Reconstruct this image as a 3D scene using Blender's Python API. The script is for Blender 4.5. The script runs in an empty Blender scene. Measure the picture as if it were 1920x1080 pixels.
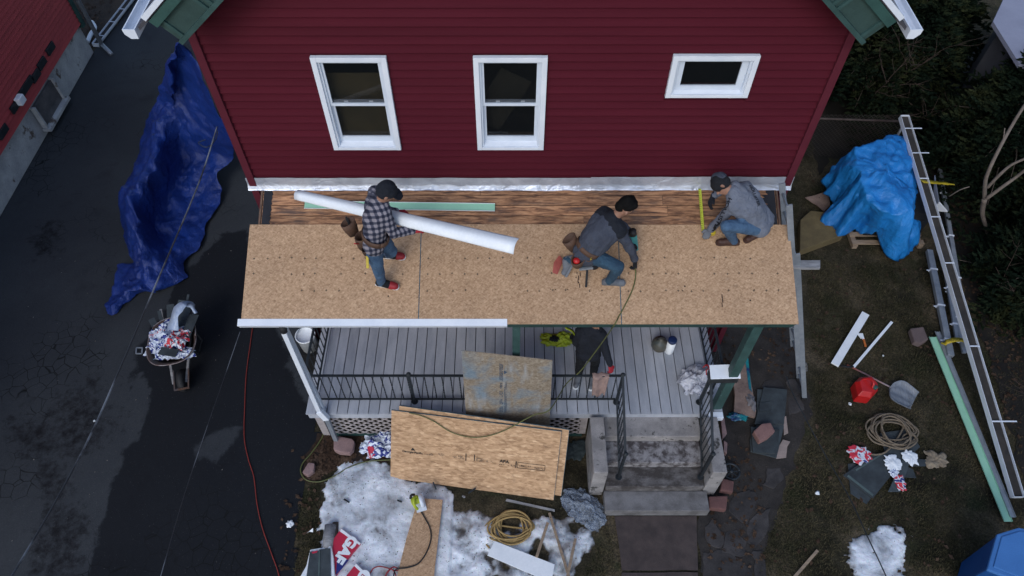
import bpy, bmesh, math, random
import numpy as np
from mathutils import Vector, Matrix, noise
from mathutils.bvhtree import BVHTree
R = math.radians
random.seed(7); np.random.seed(7)
S = bpy.context.scene
COL = S.collection

# ------------------------------------------------------------------ camera
CAMZ, PITCH, FPX = 10.5, 53.6, 1340.0
cd = bpy.data.cameras.new('camera'); cam = bpy.data.objects.new('camera', cd); COL.objects.link(cam)
cd.sensor_width = 36; cd.lens = 36 * FPX / 1920; cd.clip_start = .05; cd.clip_end = 400
cam.location = (0, 0, CAMZ); cam.rotation_euler = (R(90 - PITCH), 0, 0)
S.camera = cam
# ------------------------------------------------------------------ world and sun (overcast dusk)
W = bpy.data.worlds.new('World'); S.world = W; W.use_nodes = True
wn = W.node_tree.nodes; wl = W.node_tree.links
sky = wn.new('ShaderNodeTexSky'); sky.sky_type = 'NISHITA'; sky.sun_disc = False
SUN_EL, SUN_AZ = 42, 200
sky.sun_elevation = R(SUN_EL); sky.sun_rotation = R(SUN_AZ); sky.air_density = 1.0; sky.dust_density = 1.5; sky.ozone_density = 1.2
wl.new(sky.outputs[0], wn['Background'].inputs[0]); wn['Background'].inputs[1].default_value = 0.15
sd = bpy.data.lights.new('sun', 'SUN'); sd.energy = 0.6; sd.angle = R(24); sd.color = (.90, .97, 1)
sun = bpy.data.objects.new('sun', sd); COL.objects.link(sun)
sdir = Vector((math.sin(R(SUN_AZ)) * math.cos(R(SUN_EL)), math.cos(R(SUN_AZ)) * math.cos(R(SUN_EL)), math.sin(R(SUN_EL))))
sun.rotation_euler = sdir.to_track_quat('Z', 'Y').to_euler()
vs = S.view_settings; vs.view_transform = 'Standard'; vs.look = 'None'; vs.gamma = 1; vs.exposure = 0.36; vs.use_curve_mapping = False

# ------------------------------------------------------------------ places measured from the photograph
_c, _s = math.cos(R(PITCH)), math.sin(R(PITCH))
C0 = Vector((0, 0, CAMZ))
def ray(px, py):
    u, v = (px - 960) / FPX, (py - 540) / FPX
    return Vector((u, _c - v * _s, -_s - v * _c))
def G(px, py, z=0.0):
    d = ray(px, py); return C0 + d * ((z - CAMZ) / d.z)
def GY(px, py, y):
    d = ray(px, py); return C0 + d * (y / d.y)
RA = R(22.6); EY, EZ = 4.77, 3.29
RN = Vector((0, -math.sin(RA), math.cos(RA)))
def RP(x, s, n=0.0):
    return Vector((x, EY + s * math.cos(RA), EZ + s * math.sin(RA))) + RN * n
def PR(px, py, n=0.012):
    d = ray(px, py); p0 = RP(0, 0, n)
    return C0 + d * ((p0 - C0).dot(RN) / d.dot(RN))
def RS(px, py, n=0.012):                      # pixel -> (x, s) on the roof
    p = PR(px, py, n) - RN * n; return p.x, (p.y - EY) / math.cos(RA)

# ------------------------------------------------------------------ materials
def newmat(name):
    m = bpy.data.materials.new(name); m.use_nodes = True
    nt = m.node_tree; b = nt.nodes['Principled BSDF']
    return m, nt, b
def N(nt, t, **k):
    n = nt.nodes.new('ShaderNode' + t)
    for a, v in k.items(): setattr(n, a, v)
    return n
def coords(nt, stretch=(1, 1, 1), rot=(0, 0, 0), rnd=True):
    tc = N(nt, 'TexCoord'); mp = N(nt, 'Mapping')
    mp.inputs['Scale'].default_value = stretch
    if any(rot):
        m0 = N(nt, 'Mapping'); m0.inputs['Rotation'].default_value = rot; nt.links.new(tc.outputs['Object'], m0.inputs[0]); nt.links.new(m0.outputs[0], mp.inputs[0])
    else: nt.links.new(tc.outputs['Object'], mp.inputs[0])
    if rnd:
        oi = N(nt, 'ObjectInfo'); mu = N(nt, 'VectorMath', operation='SCALE'); cb = N(nt, 'CombineXYZ')
        for i in range(3): nt.links.new(oi.outputs['Random'], cb.inputs[i])
        nt.links.new(cb.outputs[0], mu.inputs[0]); mu.inputs[3].default_value = 37.0
        nt.links.new(mu.outputs[0], mp.inputs['Location'])
    return mp.outputs[0]
def ntex(nt, vec, scale, detail=6, rough=.6, dist=0):
    n = N(nt, 'TexNoise'); n.inputs['Scale'].default_value = scale; n.inputs['Detail'].default_value = detail
    n.inputs['Roughness'].default_value = rough; n.inputs['Distortion'].default_value = dist
    nt.links.new(vec, n.inputs['Vector']); return n.outputs['Fac']
def ramp(nt, fac, stops, interp='LINEAR'):
    r = N(nt, 'ValToRGB'); r.color_ramp.interpolation = interp
    els = r.color_ramp.elements
    while len(els) < len(stops): els.new(.5)
    for e, (p, c) in zip(els, stops): e.position = p; e.color = (*c, 1)
    nt.links.new(fac, r.inputs[0]); return r.outputs[0]
def mixc(nt, fac, a, b, mode='MIX'):
    m = N(nt, 'MixRGB', blend_type=mode)
    for s, i in ((fac, 0), (a, 1), (b, 2)):
        if isinstance(s, (int, float)): m.inputs[i].default_value = s
        elif isinstance(s, tuple): m.inputs[i].default_value = (*s, 1)
        else: nt.links.new(s, m.inputs[i])
    return m.outputs[0]
def bumpit(nt, b, fac, strength, dist=.01):
    bp = N(nt, 'Bump'); bp.inputs['Strength'].default_value = strength; bp.inputs['Distance'].default_value = dist
    nt.links.new(fac, bp.inputs['Height']); nt.links.new(bp.outputs[0], b.inputs['Normal'])
MATS = {}
def M(name, c1, c2=None, scale=8, rough=.75, bump=.25, bscale=60, metal=0, stretch=(1, 1, 1), spec=.4,
      spots=None, vary=0.0, fine=.25, lo=.35, hi=.65, dist=0, alpha=None, wr=0):
    if name in MATS: return MATS[name]
    m, nt, b = newmat(name); c2 = c2 or tuple(x * .75 for x in c1)
    v = coords(nt, stretch)
    f = ntex(nt, v, scale, dist=dist)
    col = ramp(nt, f, [(lo, c2), (hi, c1)])
    g = ntex(nt, v, bscale, 4)
    if fine: col = mixc(nt, fine, col, ramp(nt, g, [(.3, (.35,) * 3), (.7, (1,) * 3)]), 'MULTIPLY')
    if spots:
        sc, ss, th = spots
        sf = ntex(nt, v, ss, 5, .65)
        col = mixc(nt, ramp(nt, sf, [(th, (0,) * 3), (th + .06, (1,) * 3)]), col, sc)
    if vary:
        oi = N(nt, 'ObjectInfo'); hs = N(nt, 'HueSaturation'); mr = N(nt, 'MapRange')
        nt.links.new(oi.outputs['Random'], mr.inputs[0]); mr.inputs[3].default_value = 1 - vary; mr.inputs[4].default_value = 1 + vary
        nt.links.new(mr.outputs[0], hs.inputs['Value']); nt.links.new(col, hs.inputs['Color']); col = hs.outputs[0]
    nt.links.new(col, b.inputs['Base Color'])
    b.inputs['Roughness'].default_value = rough; b.inputs['Metallic'].default_value = metal
    b.inputs['Specular IOR Level'].default_value = spec
    if alpha is not None: b.inputs['Alpha'].default_value = alpha
    if wr:
        w1 = ntex(nt, coords(nt, (1, 1, .6), rnd=False), 13, 3, .55, 1.6)
        b1 = N(nt, 'Bump'); b1.inputs['Strength'].default_value = wr; b1.inputs['Distance'].default_value = .035; nt.links.new(w1, b1.inputs['Height'])
        b2 = N(nt, 'Bump'); b2.inputs['Strength'].default_value = bump; b2.inputs['Distance'].default_value = .006; nt.links.new(g, b2.inputs['Height']); nt.links.new(b1.outputs[0], b2.inputs['Normal']); nt.links.new(b2.outputs[0], b.inputs['Normal'])
    elif bump: bumpit(nt, b, g, bump, .006)
    MATS[name] = m; return m
def osb(name, stretch, tint=(1, 1, 1), contrast=1.0, blue=False, lum=1.0, iso=False):
    m, nt, b = newmat(name)
    cols = []
    for k, (ang, sc) in enumerate(((0.35, 1), (-.5, 1.2), (1.5, 1.1))):
        v = coords(nt, stretch if k < 2 else (stretch[0] * 1.5, stretch[1] * .8, stretch[2] * .8), (0, 0, ang * 1.6 if iso else ang * .3))
        nz = N(nt, 'TexNoise'); nz.inputs['Scale'].default_value = 6; nt.links.new(v, nz.inputs['Vector'])
        vv = mixc(nt, .06, v, nz.outputs['Color'])
        vo = N(nt, 'TexVoronoi'); vo.inputs['Scale'].default_value = sc; nt.links.new(vv, vo.inputs['Vector'])
        sx = N(nt, 'SeparateColor'); nt.links.new(vo.outputs['Color'], sx.inputs[0])
        cols.append(sx.outputs[0 if k != 1 else 1])
        if k == 2: mask = sx.outputs[1]
    a = mixc(nt, .5, cols[0], cols[1]); a = mixc(nt, .33, a, cols[2])
    v = coords(nt, (1, 1, 1)); big = ntex(nt, v, 2.2, 3); fn = ntex(nt, v, 90, 4)
    a = mixc(nt, .22, a, fn)
    d = .16 / contrast
    t = lambda c: tuple(min(1, c[i] * tint[i] * lum) for i in range(3))
    col = ramp(nt, a, [(.5 - 1.7 * d, t((.20, .125, .07))), (.5 - .5 * d, t((.37, .25, .15))), (.5 + .6 * d, t((.50, .355, .225))), (.5 + 1.8 * d, t((.66, .52, .36)))])
    col = mixc(nt, .35, col, ramp(nt, big, [(.3, (.6, .58, .56)), (.7, (1, 1, 1))]), 'MULTIPLY')
    if blue:
        bl = ntex(nt, v, 1.9, 4, .6, .6)
        col = mixc(nt, ramp(nt, bl, [(.5, (0,) * 3), (.68, (.55,) * 3)]), col, (.10, .22, .33))
        wh = ntex(nt, coords(nt, (3, .6, .6)), 2.0, 4)
        col = mixc(nt, ramp(nt, wh, [(.55, (0,) * 3), (.72, (.5,) * 3)]), col, (.38, .44, .5))
    oi = N(nt, 'ObjectInfo'); hs = N(nt, 'HueSaturation'); mr = N(nt, 'MapRange'); nt.links.new(oi.outputs['Random'], mr.inputs[0]); mr.inputs[3].default_value = .95; mr.inputs[4].default_value = 1.07
    nt.links.new(mr.outputs[0], hs.inputs['Value']); sc2 = ntex(nt, v, 5, 6, .7, 1.0); col = mixc(nt, ramp(nt, sc2, [(.60, (0,) * 3), (.72, (.30,) * 3)]), col, (.16, .11, .08))
    nt.links.new(col, hs.inputs['Color']); nt.links.new(hs.outputs[0], b.inputs['Base Color']); b.inputs['Roughness'].default_value = .8
    bumpit(nt, b, a, .35, .004)
    MATS[name] = m; return m
OSB_R = osb('osb_roof', (27, 72, 72), (1.06, .97, .92), .56, lum=1.0, iso=True)
OSB_L = osb('osb_streaked', (9, 36, 36), (1.10, .98, .88), .68, lum=.98)
OSB_W = osb('osb_weathered', (30, 40, 40), (.76, .88, 1.04), .55, blue=True, lum=.80, iso=True)
SIDING = M('maroon_vinyl', (.080, .0095, .0190), (.069, .0082, .0165), 2.2, .6, .25, 34, stretch=(.25, 1, 3), vary=.05, fine=.12, spec=.08)
SIDING_N = M('red_clapboard', (.44, .058, .064), (.34, .045, .052), 2.5, .7, .2, 40, stretch=(1, .3, 3), vary=.07, fine=.15)
REDTRIM = M('maroon_trim', (.10, .016, .028), (.085, .013, .024), 4, .6, .1, 60, fine=.1, spec=.2)
WHITE = M('white_trim', (.76, .80, .86), (.66, .71, .79), 3, .45, .05, 80, fine=.08, spots=((.42, .42, .42), 9, .70))
ALU = M('white_aluminium', (.72, .76, .83), (.62, .67, .75), 2.5, .35, .06, 20, fine=.06)
GREENTRIM = M('green_painted_wood', (.038, .088, .083), (.024, .060, .056), 7, .65, .3, 60, spots=((.16, .24, .23), 16, .66), fine=.3)
GREENDK = M('dark_green_paint', (.03, .085, .075), (.018, .055, .05), 5, .6, .2, 60)
MINT = M('mint_green_coil', (.32, .60, .43), (.27, .52, .38), 3, .4, .05, 30, fine=.06)
PLANK = None
def plankmat():
    m, nt, b = newmat('old_roof_plank')
    v = coords(nt, (1.1, 9, 9)); f = ntex(nt, v, 3.2, 8, .7, .6)
    col = ramp(nt, f, [(.32, (.045, .024, .017)), (.44, (.20, .095, .05)), (.56, (.46, .235, .12)), (.72, (.60, .36, .20))])
    v2 = coords(nt, (.8, 3, 3)); f2 = ntex(nt, v2, 3.0, 5)
    col = mixc(nt, ramp(nt, f2, [(.52, (0,) * 3), (.68, (.75,) * 3)]), col, (.075, .055, .05))
    v3 = coords(nt, (1, 1, 1)); vo = N(nt, 'TexVoronoi'); vo.inputs['Scale'].default_value = 3.1; nt.links.new(v3, vo.inputs['Vector'])
    col = mixc(nt, ramp(nt, vo.outputs['Distance'], [(.05, (.85,) * 3), (.11, (0,) * 3)]), col, (.055, .022, .018))
    oi = N(nt, 'ObjectInfo'); hs = N(nt, 'HueSaturation'); mr = N(nt, 'MapRange'); mr.inputs[3].default_value = .7; mr.inputs[4].default_value = 1.2
    nt.links.new(oi.outputs['Random'], mr.inputs[0]); nt.links.new(mr.outputs[0], hs.inputs['Value']); nt.links.new(col, hs.inputs['Color'])
    nt.links.new(hs.outputs[0], b.inputs['Base Color']); b.inputs['Roughness'].default_value = .85; bumpit(nt, b, f, .5, .006)
    return m
PLANK = plankmat()
FELT = M('black_felt', (.018, .02, .028), (.012, .013, .018), 9, .8, .4, 60)
def foilmat():
    m, nt, b = newmat('aluminium_flashing')
    v = coords(nt, (1, 1, 1)); f = ntex(nt, v, 3.5, 4, .5, .8)
    nt.links.new(ramp(nt, f, [(.3, (.40, .43, .50)), (.7, (.62, .66, .74))]), b.inputs['Base Color'])
    b.inputs['Metallic'].default_value = .45; b.inputs['Roughness'].default_value = .38
    bumpit(nt, b, ntex(nt, v, 7, 3, .5, .8), .8, .03); return m
FOIL = foilmat()
GALV = M('grey_aluminium', (.34, .37, .41), (.24, .27, .31), 6, .45, .1, 50, metal=.35, fine=.2)
DECKW = M('grey_deck_paint', (.44, .46, .51), (.34, .365, .415), 3.0, .6, .25, 55, stretch=(3, .7, 1), spots=((.13, .12, .115), 15, .69), vary=.09, fine=.2)
LATT = M('weathered_lattice', (.42, .38, .38), (.30, .27, .27), 9, .8, .2, 60, vary=.1)
CONC = M('step_concrete', (.36, .34, .335), (.21, .20, .20), 3.5, .9, .5, 70, spots=((.05, .048, .045), 6, .58), fine=.35)
CONCD = M('dark_worn_concrete', (.17, .16, .16), (.055, .048, .046), 5, .9, .6, 60, fine=.45, lo=.42, hi=.64, stretch=(1, 1.6, 1))
WALK = M('brown_walk_slab', (.080, .060, .056), (.048, .037, .036), 5, .9, .5, 90, fine=.4)
FLAG = M('flagstone', (.062, .055, .055), (.026, .023, .023), 3.5, .85, .6, 40, vary=.25, fine=.4)
PINK = M('pink_stone', (.30, .195, .185), (.21, .135, .13), 6, .85, .5, 50, vary=.12, fine=.3)
FOUND = M('peeling_foundation', (.48, .49, .49), (.34, .35, .36), 3, .9, .6, 40, spots=((.11, .085, .07), 2.6, .60), fine=.35)
IRON = M('black_iron', (.022, .028, .034), (.014, .018, .022), 9, .5, .15, 60)
RUBBER = M('black_rubber', (.012, .012, .014), (.02, .02, .022), 9, .7)
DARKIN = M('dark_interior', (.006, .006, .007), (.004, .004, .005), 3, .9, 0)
def tarpmat(name, c1, c2, rough=.38, scale=4):
    m, nt, b = newmat(name)
    v = coords(nt, (1, 1, 1), rnd=False); f = ntex(nt, v, 1.6, 5, .6, .5); w = ntex(nt, v, scale, 6, .6, 2.4); w2 = ntex(nt, v, scale * 4.5, 5, .6, .8)
    nt.links.new(ramp(nt, f, [(.3, c2), (.7, c1)]), b.inputs['Base Color'])
    b.inputs['Roughness'].default_value = rough; b.inputs['Specular IOR Level'].default_value = .5
    bumpit(nt, b, mixc(nt, .35, w, w2), .75, .05); return m
TARP_D = tarpmat('dark_blue_tarp', (.006, .036, .23), (.003, .017, .12), .46, 5.5)
TARP_B = tarpmat('bright_blue_tarp', (.012, .20, .56), (.008, .14, .42), .45, 3)
WOOD = M('pale_lumber', (.34, .25, .17), (.22, .165, .12), 4, .8, .3, 50, stretch=(1, 6, 6))
WOODG = M('grey_weathered_wood', (.34, .34, .35), (.20, .20, .21), 5, .85, .4, 40, stretch=(1, 5, 5), spots=((.08, .08, .08), 14, .66))
INSUL = M('tan_board', (.16, .12, .055), (.115, .085, .04), 5, .9, .4, 60)
SHING = M('charcoal_shingle', (.060, .076, .086), (.034, .043, .050), 5, .9, .6, 160, fine=.5, vary=.15)
CARD = M('wet_cardboard', (.27, .19, .155), (.16, .11, .095), 5, .85, .4, 40, spots=((.07, .05, .05), 9, .63))
CLOTHB = M('beige_cloth', (.33, .23, .20), (.24, .165, .15), 9, .95, .4, 60)
def wrapmat(name, cols, scale=5):
    m, nt, b = newmat(name)
    v = coords(nt, (1, 1, 1)); nz = N(nt, 'TexNoise'); nz.inputs['Scale'].default_value = scale * 1.5; nz.inputs['Detail'].default_value = 5; nt.links.new(v, nz.inputs['Vector'])
    f = ntex(nt, v, scale, 2, .4, 1.2)
    nt.links.new(ramp(nt, f, cols, 'CONSTANT'), b.inputs['Base Color']); b.inputs['Roughness'].default_value = .3
    bumpit(nt, b, ntex(nt, v, 22, 4, .6, 1), .5, .02); return m
WRAP = wrapmat('shingle_wrap', [(0, (.66, .70, .78)), (.36, (.02, .035, .22)), (.43, (.62, .68, .78)), (.57, (.03, .05, .26)), (.60, (.66, .70, .78)), (.68, (.52, .03, .05)), (.71, (.66, .70, .78))], 4.5)
WRAPR = wrapmat('red_wrap', [(0, (.03, .04, .2)), (.36, (.6, .64, .7)), (.47, (.55, .03, .05)), (.62, (.62, .65, .7))], 8)
PRED = M('red_print', (.50, .022, .055), (.44, .02, .05), 5, .35, .1, 40, fine=.1)
PBLUE = M('blue_print', (.02, .03, .19), (.018, .025, .15), 5, .35, .1, 40, fine=.1)
PWHITE = M('white_plastic', (.82, .85, .88), (.74, .78, .82), 5, .4, .1, 40, fine=.08)
INK = M('black_ink', (.012, .012, .014), (.02, .02, .02), 40, .8, 0)
INKF = M('faded_ink', (.10, .085, .07), (.16, .12, .09), 70, .9, 0)
INKB = M('faded_blue_ink', (.03, .06, .12), (.08, .11, .15), 60, .9, 0)
ROPE_T = M('tan_rope', (.42, .29, .12), (.30, .20, .08), 40, .9, .5, 120)
ROPE_D = M('grey_brown_rope', (.20, .16, .115), (.13, .10, .07), 40, .9, .5, 120)
HOSE = M('olive_hose', (.12, .13, .045), (.09, .10, .03), 30, .5)
ORANGE = M('orange_cord', (.28, .035, .025), (.20, .028, .020), 20, .6)
ORANGEP = M('orange_handle', (.55, .15, .03), (.45, .12, .02), 20, .5)
GREYM = M('grey_cable', (.22, .23, .25), (.03, .03, .035), 1.2, .6, 0, lo=.45, hi=.55)
YEL = M('yellow_plastic', (.55, .42, .03), (.45, .33, .02), 9, .5)
YELG = M('yellow_green_plastic', (.42, .50, .03), (.3, .36, .02), 9, .45)
TAPEY = M('tape_blade', (.55, .60, .06), (.45, .5, .05), 30, .5, 0)
REDP = M('red_plastic', (.50, .018, .018), (.40, .012, .014), 3, .35, .05)
BIN = M('blue_bin', (.012, .085, .30), (.01, .07, .25), 3, .4, .1, 80)
BINL = M('blue_bin_lid', (.06, .19, .47), (.05, .165, .42), 3, .4, .1, 80)
BLADE = M('shovel_blade', (.20, .225, .26), (.13, .145, .17), 9, .5, .3, 50, stretch=(6, 1, 1))
TEAL = M('teal_plastic', (.05, .30, .30), (.04, .22, .23), 9, .4)
TEALP = M('teal_wrap', (.01, .26, .26), (.01, .03, .12), 7, .35, .3, 30)
SKIN = M('skin', (.32, .17, .115), (.27, .14, .095), 12, .6, .05)
DENIM = M('blue_denim', (.075, .145, .245), (.04, .085, .16), 7, .9, .4, 120, fine=.3, wr=.55)
DENIMD = M('dark_denim', (.035, .085, .135), (.018, .045, .08), 7, .9, .4, 120, fine=.3, wr=.55)
HOOD = M('heather_grey_fleece', (.165, .185, .235), (.125, .14, .18), 8, .95, .3, 140, fine=.3, wr=.55)
SLATE = M('slate_fleece', (.060, .070, .098), (.045, .052, .076), 8, .95, .3, 160, fine=.4, wr=.55)
NAVY = M('navy_cloth', (.010, .013, .022), (.006, .008, .014), 8, .9, .3, 120, wr=.55)
BLACKC = M('black_cloth', (.006, .007, .010), (.010, .012, .016), 8, .9, .3, 120, wr=.55)
HAIR = M('black_hair', (.005, .0045, .0045), (.003, .003, .003), 60, .85, .8, 90, spec=.15)
LEATHER = M('tan_leather', (.12, .064, .040), (.075, .040, .026), 8, .7, .3, 60)
BOOT = M('brown_boot', (.07, .030, .022), (.045, .02, .016), 8, .6, .3, 60)
GLOVER = M('red_glove', (.38, .018, .03), (.3, .014, .025), 9, .8)
SHOEG = M('grey_shoe', (.17, .185, .21), (.11, .12, .14), 9, .8)
SOIL = M('dark_soil', (.025, .018, .014), (.012, .009, .008), 14, .95, .8, 60)
BARK = M('grey_bark', (.13, .105, .085), (.07, .057, .048), 6, .9, .5, 50)
TWIG = M('brown_twig', (.075, .05, .04), (.045, .03, .025), 6, .9, .3, 50)
def glassmat():
    m, nt, b = newmat('window_glass')
    b.inputs['Base Color'].default_value = (.01, .012, .014, 1); b.inputs['Roughness'].default_value = .04
    b.inputs['Specular IOR Level'].default_value = .5
    tr = N(nt, 'BsdfTransparent'); mx = N(nt, 'MixShader'); mx.inputs[0].default_value = .62
    out = nt.nodes['Material Output']; nt.links.new(b.outputs[0], mx.inputs[1]); nt.links.new(tr.outputs[0], mx.inputs[2]); nt.links.new(mx.outputs[0], out.inputs[0])
    return m
GLASS = glassmat()
def plasticbag(name, alpha, col):
    m, nt, b = newmat(name)
    b.inputs['Base Color'].default_value = (*col, 1); b.inputs['Roughness'].default_value = .22
    tr = N(nt, 'BsdfTransparent'); mx = N(nt, 'MixShader')
    v = coords(nt, (1, 1, 1)); f = ntex(nt, v, 9, 5, .6, 1.2)
    nt.links.new(ramp(nt, f, [(.35, (alpha - .18,) * 3), (.65, (min(1, alpha + .25),) * 3)]), mx.inputs[0])
    out = nt.nodes['Material Output']; nt.links.new(tr.outputs[0], mx.inputs[1]); nt.links.new(b.outputs[0], mx.inputs[2]); nt.links.new(mx.outputs[0], out.inputs[0])
    bumpit(nt, b, ntex(nt, v, 16, 5, .6, 1), .9, .03); return m
BAGC = plasticbag('clear_plastic', .38, (.26, .31, .39))
BAGW = plasticbag('white_thin_plastic', .80, (.60, .62, .70))
def plaidmat():
    m, nt, b = newmat('plaid_flannel')
    tc = N(nt, 'TexCoord'); mp = N(nt, 'Mapping'); mp.inputs['Rotation'].default_value = (R(28), R(12), R(10)); nt.links.new(tc.outputs['Object'], mp.inputs[0])
    sp = N(nt, 'SeparateXYZ'); nt.links.new(mp.outputs[0], sp.inputs[0])
    def band(sock, f, ph=0):
        a = N(nt, 'MATH' if False else 'Math', operation='MULTIPLY_ADD'); a.inputs[1].default_value = f * .8; a.inputs[2].default_value = ph; nt.links.new(sock, a.inputs[0])
        s = N(nt, 'Math', operation='SINE'); nt.links.new(a.outputs[0], s.inputs[0])
        r = N(nt, 'MapRange'); r.inputs[1].default_value = -.5; r.inputs[2].default_value = .5; nt.links.new(s.outputs[0], r.inputs[0]); return r.outputs[0]
    add = N(nt, 'Math', operation='ADD'); nt.links.new(sp.outputs[0], add.inputs[0]); nt.links.new(sp.outputs[1], add.inputs[1])
    A = band(add.outputs[0], 115); B = band(sp.outputs[2], 118, .7)
    sm = N(nt, 'Math', operation='ADD'); nt.links.new(A, sm.inputs[0]); nt.links.new(B, sm.inputs[1])
    dv = N(nt, 'Math', operation='MULTIPLY'); dv.inputs[1].default_value = .5; nt.links.new(sm.outputs[0], dv.inputs[0])
    nt.links.new(ramp(nt, dv.outputs[0], [(.0, (.24, .22, .25)), (.28, (.20, .19, .22)), (.5, (.06, .062, .09)), (.95, (.008, .011, .028))]), b.inputs['Base Color'])
    b.inputs['Roughness'].default_value = .95; bumpit(nt, b, ntex(nt, coords(nt, (1, 1, .6), rnd=False), 13, 3, .55, 1.6), .55, .035); return m
PLAID = plaidmat()
def asphaltmat(name, a, bcol, crack=True, dark=None):
    m, nt, b = newmat(name)
    v = coords(nt, (1, 1, 1), rnd=False)
    f = ntex(nt, v, .45, 6, .6, .5)
    col = ramp(nt, f, [(.38, bcol), (.62, a)])
    at = N(nt, 'Attribute'); at.attribute_name = 'surface_age'; sc_ = N(nt, 'SeparateColor'); nt.links.new(at.outputs['Color'], sc_.inputs[0])
    eg = ntex(nt, v, 7, 6, .7); 
    def edgy(o_):
        ad = N(nt, 'Math', operation='ADD'); nt.links.new(o_, ad.inputs[0]); nt.links.new(eg, ad.inputs[1]); return ramp(nt, ad.outputs[0], [(.72, (0,) * 3), (1.0, (1,) * 3)])
    col = mixc(nt, edgy(sc_.outputs[0]), col, mixc(nt, f, (.0092, .0108, .0140), (.0150, .0168, .0205)))
    col = mixc(nt, edgy(sc_.outputs[1]), col, (.011, .011, .013))
    g = ntex(nt, v, 95, 3, .6)
    col = mixc(nt, .5, col, ramp(nt, g, [(.3, (.45,) * 3), (.72, (1.3,) * 3)]), 'MULTIPLY')
    st = ntex(nt, v, 1.5, 7, .68, .3)
    col = mixc(nt, ramp(nt, st, [(.56, (0,) * 3), (.70, (.32,) * 3)]), col, dark or (.008, .008, .010))
    sp = ntex(nt, v, 55, 2, .5)
    col = mixc(nt, ramp(nt, sp, [(.70, (0,) * 3), (.75, (.5,) * 3)]), col, (.15, .14, .135))
    h = g
    if crack:
        nz = N(nt, 'TexNoise'); nz.inputs['Scale'].default_value = 2.2; nt.links.new(v, nz.inputs['Vector'])
        vv = mixc(nt, .12, v, nz.outputs['Color'])
        vo = N(nt, 'TexVoronoi', feature='DISTANCE_TO_EDGE'); vo.inputs['Scale'].default_value = 5.5; nt.links.new(vv, vo.inputs['Vector'])
        ck = ramp(nt, vo.outputs['Distance'], [(0, (1,) * 3), (.035, (0,) * 3)])
        msk = ramp(nt, ntex(nt, v, .55, 4, .6), [(.53, (0,) * 3), (.60, (1,) * 3)])
        col = mixc(nt, mixc(nt, 1, ck, msk, 'MULTIPLY'), col, (.005, .005, .005))
    nt.links.new(col, b.inputs['Base Color'])
    rr = ntex(nt, v, .8, 4); mr = N(nt, 'MapRange'); nt.links.new(rr, mr.inputs[0]); mr.inputs[3].default_value = .6; mr.inputs[4].default_value = .95
    nt.links.new(mr.outputs[0], b.inputs['Roughness']); b.inputs['Specular IOR Level'].default_value = .14
    bumpit(nt, b, h, .5, .006); return m
ASPH = asphaltmat('old_asphalt', (.046, .051, .057), (.034, .038, .044))
ASPHD = asphaltmat('fresh_black_asphalt', (.0095, .0102, .0140), (.0070, .0078, .0108), False, (.020, .021, .026))
def groundmat():
    m, nt, b = newmat('winter_lawn')
    v = coords(nt, (1, 1, 1), rnd=False)
    f = ntex(nt, v, .9, 7, .65, .4)
    col = ramp(nt, f, [(.36, (.020, .018, .013)), (.45, (.044, .039, .025)), (.55, (.078, .064, .042)), (.66, (.12, .095, .066))])
    f2 = ntex(nt, v, 1.7, 5)
    col = mixc(nt, ramp(nt, f2, [(.52, (0,) * 3), (.66, (.6,) * 3)]), col, (.026, .034, .014))
    g = ntex(nt, v, 42, 6, .7)
    col = mixc(nt, .8, col, ramp(nt, g, [(.32, (.18,) * 3), (.5, (.8,) * 3), (.72, (2.0, 1.9, 1.7))]), 'MULTIPLY')
    nt.links.new(col, b.inputs['Base Color']); b.inputs['Roughness'].default_value = .95; b.inputs['Specular IOR Level'].default_value = .1
    bumpit(nt, b, g, .9, .02); return m
LAWN = groundmat()
def snowmat():
    m, nt, b = newmat('old_snow')
    v = coords(nt, (1, 1, 1), rnd=False)
    f = ntex(nt, v, 2.1, 7, .62, .4)
    col = ramp(nt, f, [(.34, (.20, .195, .20)), (.44, (.47, .50, .54)), (.58, (.72, .76, .82)), (.7, (.84, .87, .9))])
    s1 = ntex(nt, v, 30, 4, .6)
    col = mixc(nt, ramp(nt, s1, [(.66, (0,) * 3), (.71, (.85,) * 3)]), col, (.07, .06, .05))
    s2 = ntex(nt, v, 6, 6, .7)
    col = mixc(nt, ramp(nt, s2, [(.58, (0,) * 3), (.72, (.45,) * 3)]), col, (.20, .18, .17))
    tc = N(nt, 'TexCoord'); sx = N(nt, 'SeparateXYZ'); nt.links.new(tc.outputs['Object'], sx.inputs[0])
    mr = N(nt, 'MapRange'); mr.inputs[1].default_value = -.012; mr.inputs[2].default_value = .045; nt.links.new(sx.outputs[2], mr.inputs[0])
    ad = N(nt, 'Math', operation='ADD'); nt.links.new(mr.outputs[0], ad.inputs[0]); nt.links.new(ntex(nt, v, 5, 6, .7), ad.inputs[1])
    col = mixc(nt, ramp(nt, ad.outputs[0], [(.55, (0,) * 3), (1.15, (1,) * 3)]), (.055, .048, .042), col)
    nt.links.new(col, b.inputs['Base Color']); b.inputs['Roughness'].default_value = .6
    b.inputs['Subsurface Weight'].default_value = .12
    bumpit(nt, b, mixc(nt, .4, f, s2), .8, .06); return m
SNOW = snowmat()

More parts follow.
